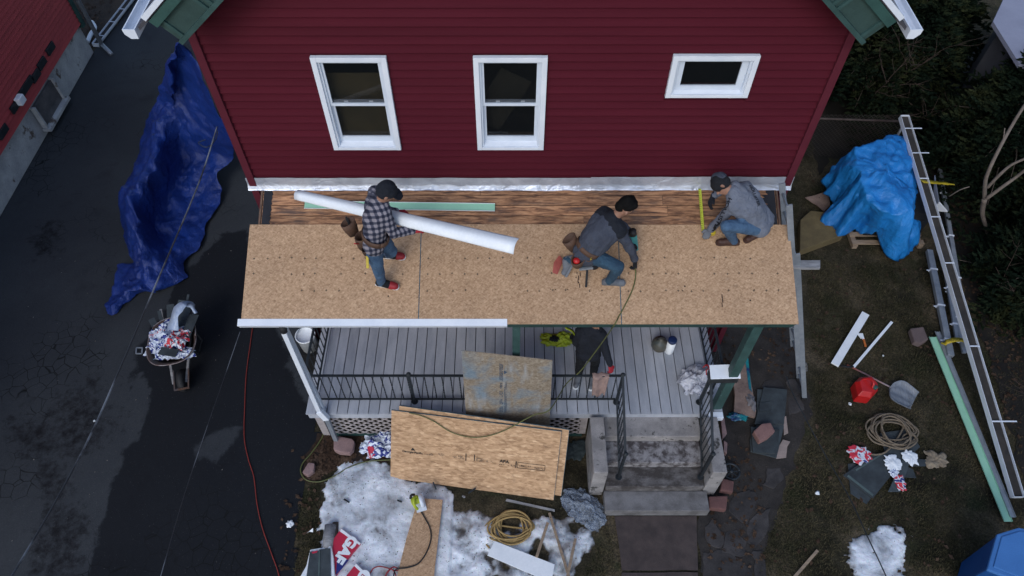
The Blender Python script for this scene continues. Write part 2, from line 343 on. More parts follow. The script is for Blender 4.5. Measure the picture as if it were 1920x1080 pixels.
# ------------------------------------------------------------------ mesh helpers
ORG = {}
def empty(name, loc, parent=None):
    o = bpy.data.objects.new(name, None); o.empty_display_size = .1; COL.objects.link(o)
    p = ORG.get(parent.name, Vector()) if parent else Vector()
    o.location = Vector(loc) - p; o.parent = parent; ORG[o.name] = Vector(loc); return o
def tag(o, label=None, cat=None, group=None, kind=None):
    if label: o['label'] = label
    if cat: o['category'] = cat
    if group: o['group'] = group
    if kind: o['kind'] = kind
    return o
def link_mesh(name, me, parent=None, org=None):
    o = bpy.data.objects.new(name, me); COL.objects.link(o)
    if org is None:
        co = np.empty(len(me.vertices) * 3); me.vertices.foreach_get('co', co); co = co.reshape(-1, 3)
        mn, mx = co.min(0), co.max(0); org = Vector(((mn[0] + mx[0]) / 2, (mn[1] + mx[1]) / 2, mn[2]))
        me.transform(Matrix.Translation(-org))
    p = ORG.get(parent.name, Vector()) if parent else Vector()
    o.parent = parent; o.location = Vector(org) - p; ORG[o.name] = Vector(org); return o
def cpy(o, parent, loc, label=None):
    c = o.copy(); COL.objects.link(c); c.parent = parent
    p = ORG.get(parent.name, Vector()) if parent else Vector()
    c.location = Vector(loc) - p; ORG[c.name] = Vector(loc)
    if 'label' in c and not label: del c['label']
    if label: c['label'] = label
    return c
class MB:
    def __init__(s): s.v = []; s.f = []; s.smooth = False
    def add(s, vs, fs):
        b = len(s.v); s.v += [tuple(x) for x in vs]; s.f += [tuple(i + b for i in f) for f in fs]; return s
    def box(s, c, size, rz=0, rx=0, ry=0, mat=None):
        m = mat or (Matrix.Translation(Vector(c)) @ Matrix.Rotation(rz, 4, 'Z') @ Matrix.Rotation(ry, 4, 'Y') @ Matrix.Rotation(rx, 4, 'X'))
        x, y, z = [a / 2 for a in size]
        vs = [m @ Vector((i * x, j * y, k * z)) for i in (-1, 1) for j in (-1, 1) for k in (-1, 1)]
        return s.add(vs, [(0, 1, 3, 2), (4, 6, 7, 5), (0, 4, 5, 1), (2, 3, 7, 6), (0, 2, 6, 4), (1, 5, 7, 3)])
    def quadbox(s, a, b, c, d, n):        # a quad with thickness vector n (towards back)
        vs = [Vector(p) for p in (a, b, c, d)]; vs += [p + Vector(n) for p in vs]
        return s.add(vs, [(0, 1, 2, 3), (7, 6, 5, 4), (0, 4, 5, 1), (1, 5, 6, 2), (2, 6, 7, 3), (3, 7, 4, 0)])
    def prism(s, pts, n):
        pts = [Vector(p) for p in pts]; k = len(pts); vs = pts + [p + Vector(n) for p in pts]
        return s.add(vs, [tuple(range(k)), tuple(range(2 * k - 1, k - 1, -1))] + [(i, i + k, (i + 1) % k + k, (i + 1) % k) for i in range(k)])
    def beam(s, a, b, w, h, up=(0, 0, 1)):
        a, b = Vector(a), Vector(b); d = (b - a); L = d.length; d.normalize(); up = Vector(up)
        x = d.cross(up); x.normalize() if x.length > 1e-5 else None
        if x.length < 1e-4: x = Vector((1, 0, 0))
        z = x.cross(d); m = Matrix((x, d, z)).transposed().to_4x4(); m.translation = (a + b) / 2
        return s.box(None, (w, L, h), mat=m)
    def tube(s, pts, r, n=6, caps=True):
        pts = [Vector(p) for p in pts]; K = len(pts); rs = r if isinstance(r, (list, tuple)) else [r] * K
        b = len(s.v); prev = None
        for i, p in enumerate(pts):
            d = (pts[min(i + 1, K - 1)] - pts[max(i - 1, 0)])
            d = d.normalized() if d.length > 1e-9 else Vector((0, 0, 1))
            if prev is None:
                x = d.orthogonal().normalized()
            else:
                x = prev - d * prev.dot(d); x = x.normalized() if x.length > 1e-6 else d.orthogonal().normalized()
            prev = x; y = d.cross(x)
            for j in range(n):
                a = 2 * math.pi * j / n; s.v.append(tuple(p + (x * math.cos(a) + y * math.sin(a)) * rs[i]))
        for i in range(K - 1):
            for j in range(n):
                s.f.append((b + i * n + j, b + i * n + (j + 1) % n, b + (i + 1) * n + (j + 1) % n, b + (i + 1) * n + j))
        if caps:
            s.f.append(tuple(b + j for j in range(n))[::-1]); s.f.append(tuple(b + (K - 1) * n + j for j in range(n)))
        s.smooth = n > 5; return s
    def lathe(s, c, prof, n=20, axis=(0, 0, 1), sc=(1, 1)):
        z = Vector(axis).normalized(); x = z.orthogonal().normalized(); y = z.cross(x); c = Vector(c); b = len(s.v)
        for r, h in prof:
            for j in range(n):
                a = 2 * math.pi * j / n; s.v.append(tuple(c + z * h + x * r * math.cos(a) * sc[0] + y * r * math.sin(a) * sc[1]))
        for i in range(len(prof) - 1):
            for j in range(n):
                s.f.append((b + i * n + j, b + i * n + (j + 1) % n, b + (i + 1) * n + (j + 1) % n, b + (i + 1) * n + j))
        s.f.append(tuple(b + j for j in range(n))[::-1]); s.f.append(tuple(b + (len(prof) - 1) * n + j for j in range(n)))
        s.smooth = True; return s
    def grid(s, nu, nv, fn):
        b = len(s.v)
        for j in range(nv + 1):
            for i in range(nu + 1): s.v.append(tuple(fn(i / nu, j / nv)))
        for j in range(nv):
            for i in range(nu):
                a = b + j * (nu + 1) + i; s.f.append((a, a + 1, a + nu + 2, a + nu + 1))
        s.smooth = True; return s
    def build(s, name, mat, parent=None, smooth=None, bevel=0, solid=0, org=None, **t):
        me = bpy.data.meshes.new(name); me.from_pydata([tuple(v) for v in s.v], [], s.f); me.validate(); me.update()
        me.materials.append(mat)
        o = link_mesh(name, me, parent, org)
        if org is not None: me.transform(Matrix.Translation(-Vector(org)))
        if smooth if smooth is not None else s.smooth:
            me.polygons.foreach_set('use_smooth', [True] * len(me.polygons))
        if bevel:
            bm = bmesh.new(); bm.from_mesh(me); bmesh.ops.recalc_face_normals(bm, faces=bm.faces)
            bmesh.ops.bevel(bm, geom=bm.edges[:], offset=bevel, segments=2, profile=.6, affect='EDGES'); bm.to_mesh(me); bm.free()
        elif not s.smooth:
            bm = bmesh.new(); bm.from_mesh(me); bmesh.ops.recalc_face_normals(bm, faces=bm.faces); bm.to_mesh(me); bm.free()
        if solid:
            md = o.modifiers.new('thickness', 'SOLIDIFY'); md.thickness = solid; md.offset = 0
        tag(o, **t); return o
def curve_pts(pts, n=8):                     # catmull-rom
    P = [Vector(p) for p in pts]; out = []
    for i in range(len(P) - 1):
        a, b, c, d = P[max(i - 1, 0)], P[i], P[i + 1], P[min(i + 2, len(P) - 1)]
        for k in range(n):
            t = k / n
            out.append(.5 * ((2 * b) + (c - a) * t + (2 * a - 5 * b + 4 * c - d) * t * t + (3 * b - a - 3 * c + d) * t ** 3))
    return out + [P[-1]]
def nz(p, s=1.0, o=4, seed=0): return noise.fractal(Vector(p) * s + Vector((seed * 7.3, seed * 3.1, seed * 5.7)), 1, 2, o)
def textmesh(txt, name, mat, parent, mtx, size=.1, extrude=.0, xs=1.0, bold=0.0):
    cu = bpy.data.curves.new('t', 'FONT'); cu.body = txt; cu.size = size; cu.align_x = 'CENTER'; cu.align_y = 'CENTER'; cu.extrude = extrude; cu.offset = bold
    ob = bpy.data.objects.new('t', cu); COL.objects.link(ob); bpy.context.view_layer.update()
    me = bpy.data.meshes.new_from_object(ob.evaluated_get(bpy.context.evaluated_depsgraph_get()))
    bpy.data.objects.remove(ob); me.name = name
    me.transform(mtx @ Matrix.Scale(xs, 4, (1, 0, 0))); me.materials.clear(); me.materials.append(mat)
    return link_mesh(name, me, parent)
def frame(o, x, y):                          # matrix with given x/y axes
    x = Vector(x).normalized(); z = x.cross(Vector(y)).normalized(); y = z.cross(x)
    m = Matrix((x, y, z)).transposed().to_4x4(); m.translation = Vector(o); return m
def rect(pts, name, mat, th, parent=None, bevel=0, **t):      # slab from 4+ world points, thickness downwards
    return MB().prism(pts, (0, 0, -th)).build(name, mat, parent, bevel=bevel, **t)

# ================================================================== SETTING
g = MB(); g.add([(-60, -30, -.012), (60, -30, -.012), (60, 90, -.012), (-60, 90, -.012)], [(0, 1, 2, 3)])
g.build('ground', LAWN, kind='structure', smooth=False, org=(0, 0, 0))
# driveway (edge traced along the lawn / porch)
edge = [G(548, 1080), G(553, 1000), G(560, 930), G(575, 880), G(597, 835), G(608, 815)]
dv = [(-10.1, -10, 0), (edge[0].x, -10, 0)] + [tuple(e) for e in edge] + [(-3.15, 4.9, 0), (-3.15, 6.3, 0), (-3.3, 6.4, 0), (-3.3, 30, 0), (-10.1, 30, 0)]
def poly_sheet(name, px, z, mat, jag=.04, org=(0, 0, 0), **k):
    P = [G(a, b, 0) for a, b in px]; out = []
    for i, p in enumerate(P):
        q = P[(i + 1) % len(P)]; L = (q - p).length; n = max(1, int(L / .09))
        for j in range(n):
            r = p.lerp(q, j / n); o = Vector((nz(r, 3, 3, 1), nz(r, 3, 3, 2), 0)) * jag; out.append((r.x + o.x, r.y + o.y, z))
    m_ = MB(); m_.add(out, [tuple(range(len(out)))]); return m_.build(name, mat, kind='structure', smooth=False, org=org, **k)
def inside(px, x, y):
    c = False; n = len(px)
    for i in range(n):
        x1, y1 = px[i]; x2, y2 = px[(i + 1) % n]
        if (y1 > y) != (y2 > y) and x < (x2 - x1) * (y - y1) / (y2 - y1) + x1: c = not c
    return c
def edist(P, x, y):
    d = 9
    for i in range(len(P)):
        a, b = P[i], P[(i + 1) % len(P)]; ex, ey = b[0] - a[0], b[1] - a[1]
        t = max(0, min(1, ((x - a[0]) * ex + (y - a[1]) * ey) / (ex * ex + ey * ey)))
        d = min(d, math.hypot(x - a[0] - ex * t, y - a[1] - ey * t))
    return d if inside(P, x, y) else -d
GP = lambda px: [(G(a, b).x, G(a, b).y) for a, b in px]
NEWA = GP([(262, 640), (300, 600), (330, 540), (420, 440), (462, 430), (500, 560), (560, 760), (640, 830), (600, 900), (600, 1200), (130, 1200), (190, 980), (222, 860), (245, 760)])
WORN = [GP([(198, 870), (216, 872), (160, 1090), (136, 1090)]), GP([(345, 815), (375, 822), (440, 790), (462, 800), (425, 835), (408, 870), (385, 868), (358, 890)]), GP([(262, 690), (284, 730), (262, 830), (222, 850), (240, 760)])]
DAMP = [GP([(90, 740), (180, 700), (230, 770), (190, 860), (90, 860)]), GP([(60, 415), (120, 400), (110, 480), (50, 500)]), GP([(0, 780), (110, 790), (170, 1000), (150, 1100), (40, 1100), (60, 950)])]
def asph_drive():
    x0, x1, y0, y1 = -10.1, -2.2, -6.0, 30.0; nx = 100; ys = [y0, -2] + [-.5 + .075 * i for i in range(200)] + [16, 20, y1]
    dvp = [(p[0], p[1]) for p in dv]; V_, F_, A_ = [], [], []
    for y in ys:
        for i in range(nx + 1):
            x = x0 + (x1 - x0) * i / nx; wob = .14 * nz((x, y, 0), 1.7, 5, 3)
            a = max(0, min(1, (edist(NEWA, x, y) + wob) / .22 + .5)) if -1 < y < 12 else (1.0 if (y <= -1 and x > -5.4) else 0.0)
            w_ = max([0] + [max(0, min(1, (edist(P, x, y) + wob * .8) / .16 + .5)) for P in WORN]) if -1 < y < 8 else 0
            d_ = max([0] + [max(0, min(1, (edist(P, x, y) + wob * 1.6) / .5 + .5)) for P in DAMP]) if -1 < y < 12 else 0
            V_.append((x, y, -.004)); A_.append((a * (1 - w_ * .85), d_ * .38, 0, 1))
    for j in range(len(ys) - 1):
        for i in range(nx):
            cx_, cy_ = (V_[j * (nx + 1) + i][0] + V_[j * (nx + 1) + i + 1][0]) / 2, (ys[j] + ys[j + 1]) / 2
            if cy_ < -2 or cy_ > 12 or edist(dvp, cx_, cy_) > -.03: F_.append((j * (nx + 1) + i, j * (nx + 1) + i + 1, (j + 1) * (nx + 1) + i + 1, (j + 1) * (nx + 1) + i))
    F_ = [f for f in F_ if not (V_[f[0]][0] > -2.75 and V_[f[0]][1] < 0)]
    m_ = MB(); m_.v, m_.f = V_, F_; o = m_.build('driveway', ASPH, kind='structure', smooth=False, org=(0, 0, 0))
    at = o.data.color_attributes.new('surface_age', 'FLOAT_COLOR', 'POINT')
    if len(o.data.vertices) == len(A_): at.data.foreach_set('color', np.array(A_, dtype=np.float32).ravel())
asph_drive()
# bare earth beside the steps and under the porch
def earth(name, px, z, c1, c2):
    return poly_sheet(name, px, z, M(name + '_mat', c1, c2, 3, .95, .9, 45, fine=.6, spots=((.10, .07, .055), 24, .66)), .12)
earth('bare_soil', [(1380, 590), (1500, 590), (1520, 770), (1470, 920), (1420, 1075), (1310, 1075), (1310, 960), (1350, 900), (1350, 800), (1330, 640)], -.004, (.048, .041, .037), (.022, .019, .018))
earth('hedge_soil', [(1500, 180), (1540, 330), (1560, 300), (1690, 300), (1740, 400), (1800, 520), (1835, 600), (1880, 760), (1925, 900), (2100, 900), (2000, 100), (1700, 60)], .002, (.022, .018, .014), (.009, .008, .007))
earth('soil_bed', [(600, 812), (735, 812), (735, 862), (640, 870), (585, 905), (562, 890), (575, 850)], .003, (.055, .032, .020), (.020, .013, .010))
poly_sheet('concrete_walk', [(1152, 968), (1306, 968), (1308, 1070), (1166, 1070)], .012, WALK, .01)
poly_sheet('concrete_walk', [(1166, 1074), (1308, 1074), (1312, 1200), (1150, 1200)], .012, WALK, .01)
# snow: height fields whose edges sink under the ground
def snow(name, px, hmax, step=.03, seed=0, thin=None):
    P = [(G(a, b).x, G(a, b).y) for a, b in px]
    x0, x1 = min(p[0] for p in P) - .2, max(p[0] for p in P) + .2; y0, y1 = min(p[1] for p in P) - .2, max(p[1] for p in P) + .2
    nx, ny = int((x1 - x0) / step), int((y1 - y0) / step)
    def f(u, v):
        x, y = x0 + u * (x1 - x0), y0 + v * (y1 - y0); d = edist(P, x, y)
        d += .13 * nz((x, y, 0), 3, 6, seed) + .05 * nz((x, y, 2), 11, 4, seed)
        h = hmax * (1 - math.exp(-max(0, d) * 5)) * (1 + .30 * nz((x, y, 3), 2.6, 5, seed)) + .008 * nz((x, y, 9), 14, 3, seed)
        if thin and thin(x, y): h -= .052 * (1 + 1.6 * nz((x, y, 5), 3.2, 5, seed))
        if d <= 0: h = -.05 + max(-.04, d) * .5
        return (x, y, h)
    m_ = MB().grid(nx, ny, f); m_.f = [q for q in m_.f if max(m_.v[i][2] for i in q) > -.012]
    return m_.build(name, SNOW, kind='structure', smooth=True, org=(0, 0, 0))
tx = G(860, 1000).x
SNOW1 = [(640, 870), (700, 855), (760, 900), (840, 915), (930, 935), (1000, 950), (1100, 965), (1130, 1010), (1090, 1075), (1080, 1160), (600, 1160), (602, 1000), (600, 960), (610, 900)]
snow('snow_patch', SNOW1, .07, .025, seed=1, thin=lambda x, y: x > tx - .1)
SNOW2 = [(1600, 1005), (1632, 990), (1665, 970), (1690, 990), (1702, 1012), (1745, 1012), (1712, 1034), (1698, 1060), (1690, 1085), (1670, 1110), (1596, 1110), (1602, 1075), (1588, 1040)]
snow('snow_patch', SNOW2, .05, .02, seed=2)

# ================================================================== HOUSE
WY = 6.42; XL, XR = -3.30, 3.50; XC = .10
house = empty('red_house', (XC, WY, 0)); tag(house, 'maroon vinyl sided gable house with white windows behind the porch roof', 'house')
RIDGE = 9.3; EAVZ = 6.42; SL = (RIDGE - EAVZ) / (XR + .38 - XC)
w = MB(); w.prism([(XL + .02, WY + .02, 0), (XR - .02, WY + .02, 0), (XR - .02, WY + .02, 6.55), (XC, WY + .02, RIDGE - .1), (XL + .02, WY + .02, 6.55)], (0, .18, 0))
# openings are cut by building the wall backing from strips instead of one prism
w = MB()
wins = [(-2.12, -1.32, 4.62, 5.91, 2), (-.41, .375, 4.62, 5.91, 2), (1.69, 2.60, 5.39, 5.93, 1)]
zs = [0, 4.66, 5.43, 5.87, 6.5]
w.box(((XL + XR) / 2, WY + .1, 2.33), (XR - XL - .04, .16, 4.66))
xs = [XL + .02] + [q for a in wins for q in (a[0] + .04, a[1] - .04)] + [XR - .02]
for i in (0, 2, 4, 6): w.box(((xs[i] + xs[i + 1]) / 2, WY + .1, (4.66 + 5.87) / 2), (xs[i + 1] - xs[i], .16, 5.87 - 4.66))
w.box(((xs[5] + xs[6]) / 2, WY + .1, (4.66 + 5.43) / 2), (xs[6] - xs[5] + .0, .158, 5.43 - 4.66))
w.prism([(XL + .02, WY + .02, 5.87), (XR - .02, WY + .02, 5.87), (XR - .02, WY + .02, 6.55), (XC, WY + .02, RIDGE - .1), (XL + .02, WY + .02, 6.55)], (0, .16, 0))
w.box((XL + .1, WY + 5, 3.2), (.16, 9.6, 6.4)); w.box((XR - .1, WY + 5, 3.2), (.16, 9.6, 6.4)); w.box((XC, WY + 9.8, 3.2), (6.7, .16, 6.4))
w.build('wall', SIDING, house)
EXPO = .104; z = 3.86; cache = {}
while z < RIDGE - .25:
    zt = z + EXPO
    xa, xb = XL + .075, XR - .075
    if zt > 6.45:
        inset = (zt - 6.45) / SL; xa += inset; xb -= inset
    if xb - xa < .2: break
    segs = [(xa, xb)]
    for a, b, zb, zt_, k in wins:
        if zb - .055 < z + EXPO * .5 and z + EXPO * .5 < zt_ + .02:
            new = []
            for s0, s1 in segs:
                if s0 < a and s1 > b: new += [(s0, a - .001), (b + .001, s1)]
                else: new.append((s0, s1))
            segs = new
    for s0, s1 in segs:
        key = (round(s0, 3), round(s1, 3))
        if key not in cache:
            L = s1 - s0; m_ = MB()
            # slightly bowed profile with a rolled lip
            prof = [(.0, .0), (-.027, .0), (-.0295, .008), (-.017, .05), (-.005, EXPO + .004), (.0, EXPO + .004)]
            n = len(prof)
            for xx in (-L / 2, L / 2): m_.v += [(xx, p, q) for p, q in prof]
            m_.f += [tuple(range(n))[::-1], tuple(range(n, 2 * n))] + [(i, (i + 1) % n, (i + 1) % n + n, i + n) for i in range(n)]
            me_ = bpy.data.meshes.new('siding_board'); me_.from_pydata(m_.v, [], m_.f); me_.materials.append(SIDING); cache[key] = me_
        o = bpy.data.objects.new('siding_board', cache[key]); COL.objects.link(o); o.parent = house
        o.location = Vector(((s0 + s1) / 2, WY + .016, z)) - ORG[house.name]
    z += EXPO
for x in (XL + .035, XR - .035):
    MB().box((x, WY - .012, 3.3), (.09, .05, 6.6)).build('corner_board', REDTRIM, house, bevel=.004)
    MB().box((x + (.02 if x > 0 else -.02), WY + .075, 3.3), (.05, .10, 6.6)).build('corner_board', REDTRIM, house)
for wi, (a, b, zb, zt, k) in enumerate(wins):
    cx, cz = (a + b) / 2, (zb + zt) / 2; wd, ht = b - a, zt - zb; f = .058
    m_ = MB()                                     # casing, proud of the siding
    for (x0, x1, z0, z1, y) in ((a, a + f, zb, zt, 0), (b - f, b, zb, zt, 0), (a + f, b - f, zt - f, zt, .001), (a + f, b - f, zb, zb + .04, .001)):
        m_.box(((x0 + x1) / 2, WY - .022 + y, (z0 + z1) / 2), (x1 - x0, .05, z1 - z0))
    win = m_.build('window', WHITE, house, bevel=.003)
    st = M('white_vinyl_sash', (.66, .72, .80), (.58, .64, .73), 4, .4, .05, 60, fine=.05)
    j = MB(); d = .022
    for (x0, x1, z0, z1) in ((a + f, a + f + d, zb + .04, zt - f), (b - f - d, b - f, zb + .04, zt - f), (a + f + d, b - f - d, zt - f - d, zt - f)):
        j.box(((x0 + x1) / 2, WY + .025, (z0 + z1) / 2), (x1 - x0, .09, z1 - z0))
    j.build('frame', st, win)
    sl = MB(); sl.prism([(a + f, WY - .02, zb + .041), (a + f, WY + .07, zb + .085), (a + f, WY + .07, zb + .04), (a + f, WY - .02, zb + .03)], (wd - 2 * f, 0, 0)); sl.build('sill', WHITE, win)
    x0, x1 = a + f + d, b - f - d; z0, z1 = zb + .07, zt - f - d
    def sash(za, zb_, y, rb, rt=.035, sw=.036):
        s_ = MB()
        for (p0, p1, q0, q1) in ((x0, x0 + sw, za, zb_), (x1 - sw, x1, za, zb_), (x0 + sw, x1 - sw, za, za + rb), (x0 + sw, x1 - sw, zb_ - rt, zb_)):
            s_.box(((p0 + p1) / 2, y, (q0 + q1) / 2), (p1 - p0, .028, q1 - q0))
        s_.build('sash', st, win)
        MB().box(((x0 + x1) / 2, y + .004, (za + zb_) / 2), (x1 - x0 - 2 * sw + .004, .006, zb_ - za - rb - rt + .004)).build('pane', GLASS, win)
    if k == 2:
        mid = z0 + (z1 - z0) * .5
        sash(mid - .02, z1, WY + .018, .035, .02, .028); sash(z0, mid + .025, WY + .055, .07, .03)
        l = MB()
        for q in (-.14, .14): l.box((cx + q, WY + .03, mid + .03), (.045, .02, .02))
        l.build('latch', WHITE, win)
    else: sash(z0, z1, WY + .03, .05, .03, .07)
    BL = M('tan_reflection', (.16, .125, .055), (.11, .09, .045), 3, .9, 0)
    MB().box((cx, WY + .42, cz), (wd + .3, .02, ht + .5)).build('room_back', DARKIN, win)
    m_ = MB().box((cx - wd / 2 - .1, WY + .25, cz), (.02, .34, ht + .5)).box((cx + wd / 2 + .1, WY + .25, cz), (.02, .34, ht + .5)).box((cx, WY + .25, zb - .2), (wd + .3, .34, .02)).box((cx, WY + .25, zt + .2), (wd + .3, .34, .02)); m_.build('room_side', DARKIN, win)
    if wi == 0: MB().box((cx, WY + .16, cz - .16), (wd - .1, .01, ht - .36)).build('reflection_panel', BL, win)  # tan panel behind the glass imitates a reflection in the lower pane
    if wi == 1: MB().box((cx - .12, WY + .2, cz - .1), (wd * .5, .01, ht - .5), ry=.5).build('curtain', M('dim_curtain', (.05, .045, .03), None, 3, .9, 0), win)
# gable rake assemblies and roof
YF = WY - .37
RAKE = M('rake_shingle', (.075, .072, .085), (.045, .045, .055), 8, .9, .5, 90, fine=.4)
for sgn, nm in ((-1, 'left'), (1, 'right')):
    def X(d): return XC + sgn * d
    sl = .86; d0, z0 = 3.30, 6.31              # lower inner edge, front face
    T = 3.0
    def strip(dA, zA, off0, off1, y0, y1, name, mat, cut=0, **k):
        # band between perpendicular offsets off0..off1 above the line, from the low end to the ridge
        n = Vector((math.sin(math.atan(sl)), 0, math.cos(math.atan(sl)))) # outward normal in (d, z)
        dr = Vector((-math.cos(math.atan(sl)), 0, math.sin(math.atan(sl))))
        p = []
        base = Vector((dA, 0, zA))
        for off, t in ((off0, -cut * off0), (off1, -cut * off1), (off1, T), (off0, T)):
            q = base + n * off + dr * t
            if t == T: q = base + n * off + dr * ((q := (base + n * off)).x / math.cos(math.atan(sl)) if True else T)
            p.append((X(q.x), y0, q.z))
        MB().prism(p, (0, y1 - y0, 0)).build(name, mat, house, **k)
    strip(d0, z0, 0, .045, YF - .03, YF + .3, 'rake_trim', GREENTRIM)
    strip(d0, z0, .045, .255, YF + .012, YF + .05, 'rake_panel', M('green_rake_panel', (.034, .072, .066), (.022, .050, .046), 5, .7, .3, 50, spots=((.12, .2, .19), 12, .68)))
    strip(d0, z0, .255, .345, YF - .035, YF + .3, 'rake_fascia', GREENDK)
    strip(d0, z0, .365, .415, YF - .055, YF - .01, 'rake_drip', ALU)
    n = Vector((math.sin(math.atan(sl)), 0, math.cos(math.atan(sl)))); dr = Vector((-math.cos(math.atan(sl)), 0, math.sin(math.atan(sl))))
    for t in (.06, .50, .58, 1.02, 1.10):        # cross battens on the panel
        b0 = Vector((d0, 0, z0)) + dr * t
        q = [b0 + n * .045, b0 + n * .255, b0 + n * .255 + dr * .035, b0 + n * .045 + dr * .035]
        MB().prism([(X(v.x), YF - .012, v.z) for v in q], (0, .03, 0)).build('batten', GREENTRIM, house)
    e0 = Vector((d0 + .36, 0, z0 + .04))
    # roof slope
    P0 = Vector((d0, 0, z0)) + n * .38 + Vector((.10, 0, -.086)); P1 = Vector((0, 0, P0.z + P0.x * sl))
    MB().prism([(X(P0.x), YF - .03, P0.z), (X(P1.x), YF - .03, P1.z), (X(P1.x), YF - .03, P1.z - .04), (X(P0.x), YF - .03, P0.z - .04)], (0, 10.4, 0)).build('roof_slope', RAKE, house)
    # gutter along the eave
    gx = P0.x + .03; gz = P0.z - .01
    gm = MB()
    prof = [(0, 0), (0, -.1), (.07, -.1), (.115, -.05), (.12, 0), (.108, 0), (.10, -.045), (.065, -.088), (.012, -.088), (.012, 0)]
    k = len(prof); vsx = [(X(gx + a), YF - .05, gz + b) for a, b in prof] + [(X(gx + a), YF + 10.3, gz + b) for a, b in prof]
    gm.add(vsx, [(i, (i + 1) % k, (i + 1) % k + k, i + k) for i in range(k)] + [tuple(range(k)), tuple(range(2 * k - 1, k - 1, -1))])
    gm.build('gutter', ALU, house)
    MB().prism([(X(gx + a), YF - .062, gz + b) for a, b in prof[:5]], (0, .011, 0)).build('gutter_end_cap', ALU, house)

# ================================================================== PORCH
porch = empty('front_porch', (XC, 5.5, 0)); tag(porch, 'front porch with bare sheathed shed roof and grey painted plank deck', 'porch')
def roofbox(x0, x1, s0, s1, n0, n1):
    m_ = MB(); vs = [RP(x, s, n) for x in (x0, x1) for s in (s0, s1) for n in (n0, n1)]
    return m_.add(vs, [(0, 1, 3, 2), (4, 6, 7, 5), (0, 4, 5, 1), (2, 3, 7, 6), (0, 2, 6, 4), (1, 5, 7, 3)])
RXL, RXR = RS(452, 600)[0], RS(1497, 600)[0]
SOSB = RS(960, 421)[1]; STOP = (WY - EY) / math.cos(RA)
PXL, PXR = RXL + .10, RXR - .10
roofbox(PXL + .02, PXR - .02, .03, STOP - .02, -.045, -.022).build('roof_underlay', M('underlay_wood', (.03, .022, .018), None, 5, .9), porch)
s = SOSB - .02; row = 0; prow = .139
while s < STOP - .01:
    s1 = min(s + prow, STOP - .005)
    cuts = {0: [.9], 1: [RS(1252, 390)[0]], 2: [-2.6, 1.9], 3: [-.4]}.get(row % 4)
    xs = [PXL + .03] + cuts + [PXR - .03]
    for i in range(len(xs) - 1):
        roofbox(xs[i] + .002, xs[i + 1] - .002, s + .0045, s1 - .0045, -.02, -.001 + random.uniform(-.003, 0)).build('roof_plank', PLANK, porch)
    s = s1; row += 1
for side in (0, 1):                              # torn black felt left at both rake ends
    pts = []; a = PXL + .04 if side == 0 else PXR - .04; sg = 1 if side == 0 else -1
    k = 26
    for i in range(k + 1):
        s = SOSB + .002 + (STOP - SOSB - .05) * i / k
        wd = (.105 + .03 * nz((i * .5, side * 9, 0), 1.5, 4)) if side == 0 else (.16 + .12 * nz((i * .42, 4, 0), 1.1, 4))
        pts.append((a + sg * max(.02, wd), s))
    vs = [RP(a, s, .002) for _, s in pts] + [RP(x, s, .002) for x, s in pts]; n = len(pts)
    MB().add(vs, [(i, i + 1, i + 1 + n, i + n) for i in range(n - 1)]).build('felt_strip', FELT, porch, solid=.002, label='black felt strip with a torn edge at the %s end of the planks' % ('left', 'right')[side])
    x = PXL + .012 if side == 0 else PXR - .012
    roofbox(x - .012, x + .012, .0, STOP - .01, -.13, .004).build('rake_board', M('raw_rake_board', (.20, .12, .08), (.10, .06, .045), 4, .85, .3, 40, stretch=(6, 1, 6)), porch)
seams = [RXL, RS(787, 520)[0], RS(1163, 540)[0], RXR]
sheets = []
for i in range(3):
    o = roofbox(seams[i] + (.006 if i else 0), seams[i + 1] - (.006 if i < 2 else 0), 0, SOSB + (.0, .004, -.002)[i], 0, .012).build('sheathing_panel', OSB_R, porch); sheets.append(o)
    m_ = MB(); p0 = seams[i]
    for rr, yy in enumerate((484, 513, 545)):
        s_ = RS(960, yy)[1]
        x = p0 + .10
        while x < seams[i + 1] - .08:
            if random.random() < .62:
                xx = x + random.uniform(-.01, .01); ss = s_ + random.uniform(-.008, .008); L = .015
                for (dx, ds) in ((L, .003), (.003, L)):
                    m_.add([RP(xx - dx, ss - ds, .0135), RP(xx + dx, ss - ds, .0135), RP(xx + dx, ss + ds, .0135), RP(xx - dx, ss + ds, .0135)], [(0, 1, 2, 3)])
            x += .1525
    m_.build('nail_mark', INK, o, smooth=False, kind='stuff')
for q in range(2):
    x = seams[q + 1]
    roofbox(x - .007, x + .007, .01, SOSB - .01, -.004, .009).build('seam_gap', M('blue_edge_seal', (.10, .17, .21), (.03, .05, .07), 20, .8), porch)
# spots and footprints on the sheets
m_ = MB()
for (px, py, r) in ((1284, 537, .012), (1280, 545, .009), (1407, 563, .013), (1415, 543, .007), (1405, 540, .006), (1313, 542, .006), (1080, 520, .01), (1085, 530, .008), (1032, 542, .008), (1042, 543, .008), (1064, 543, .009), (728, 555, .01)):
    c = PR(px, py, .0137); x, s_ = RS(px, py, .0137); n = 7
    m_.add([RP(x + r * math.cos(a) * random.uniform(.6, 1.2), s_ + r * math.sin(a) * random.uniform(.6, 1.2), .0138) for a in [i * 2 * math.pi / n for i in range(n)]], [tuple(range(n))])
for (px, py) in ((1354, 555), (1355, 563), (1354, 571), (1085, 520), (1084, 527), (1087, 535), (1088, 514)):
    x, s_ = RS(px, py); m_.add([RP(x - .006, s_ - .03, .0136), RP(x + .006, s_ - .03, .0136), RP(x + .004, s_ + .02, .0136), RP(x - .007, s_ + .024, .0136)], [(0, 1, 2, 3)])
m_.build('dirt_spot', M('dark_smudge', (.045, .022, .018), None, 9, .9, 0), porch, smooth=False, kind='stuff')
roofbox(RXL + .03, RXR - .03, -.004, .024, -.17, -.002).build('eave_fascia', GREENDK, porch)
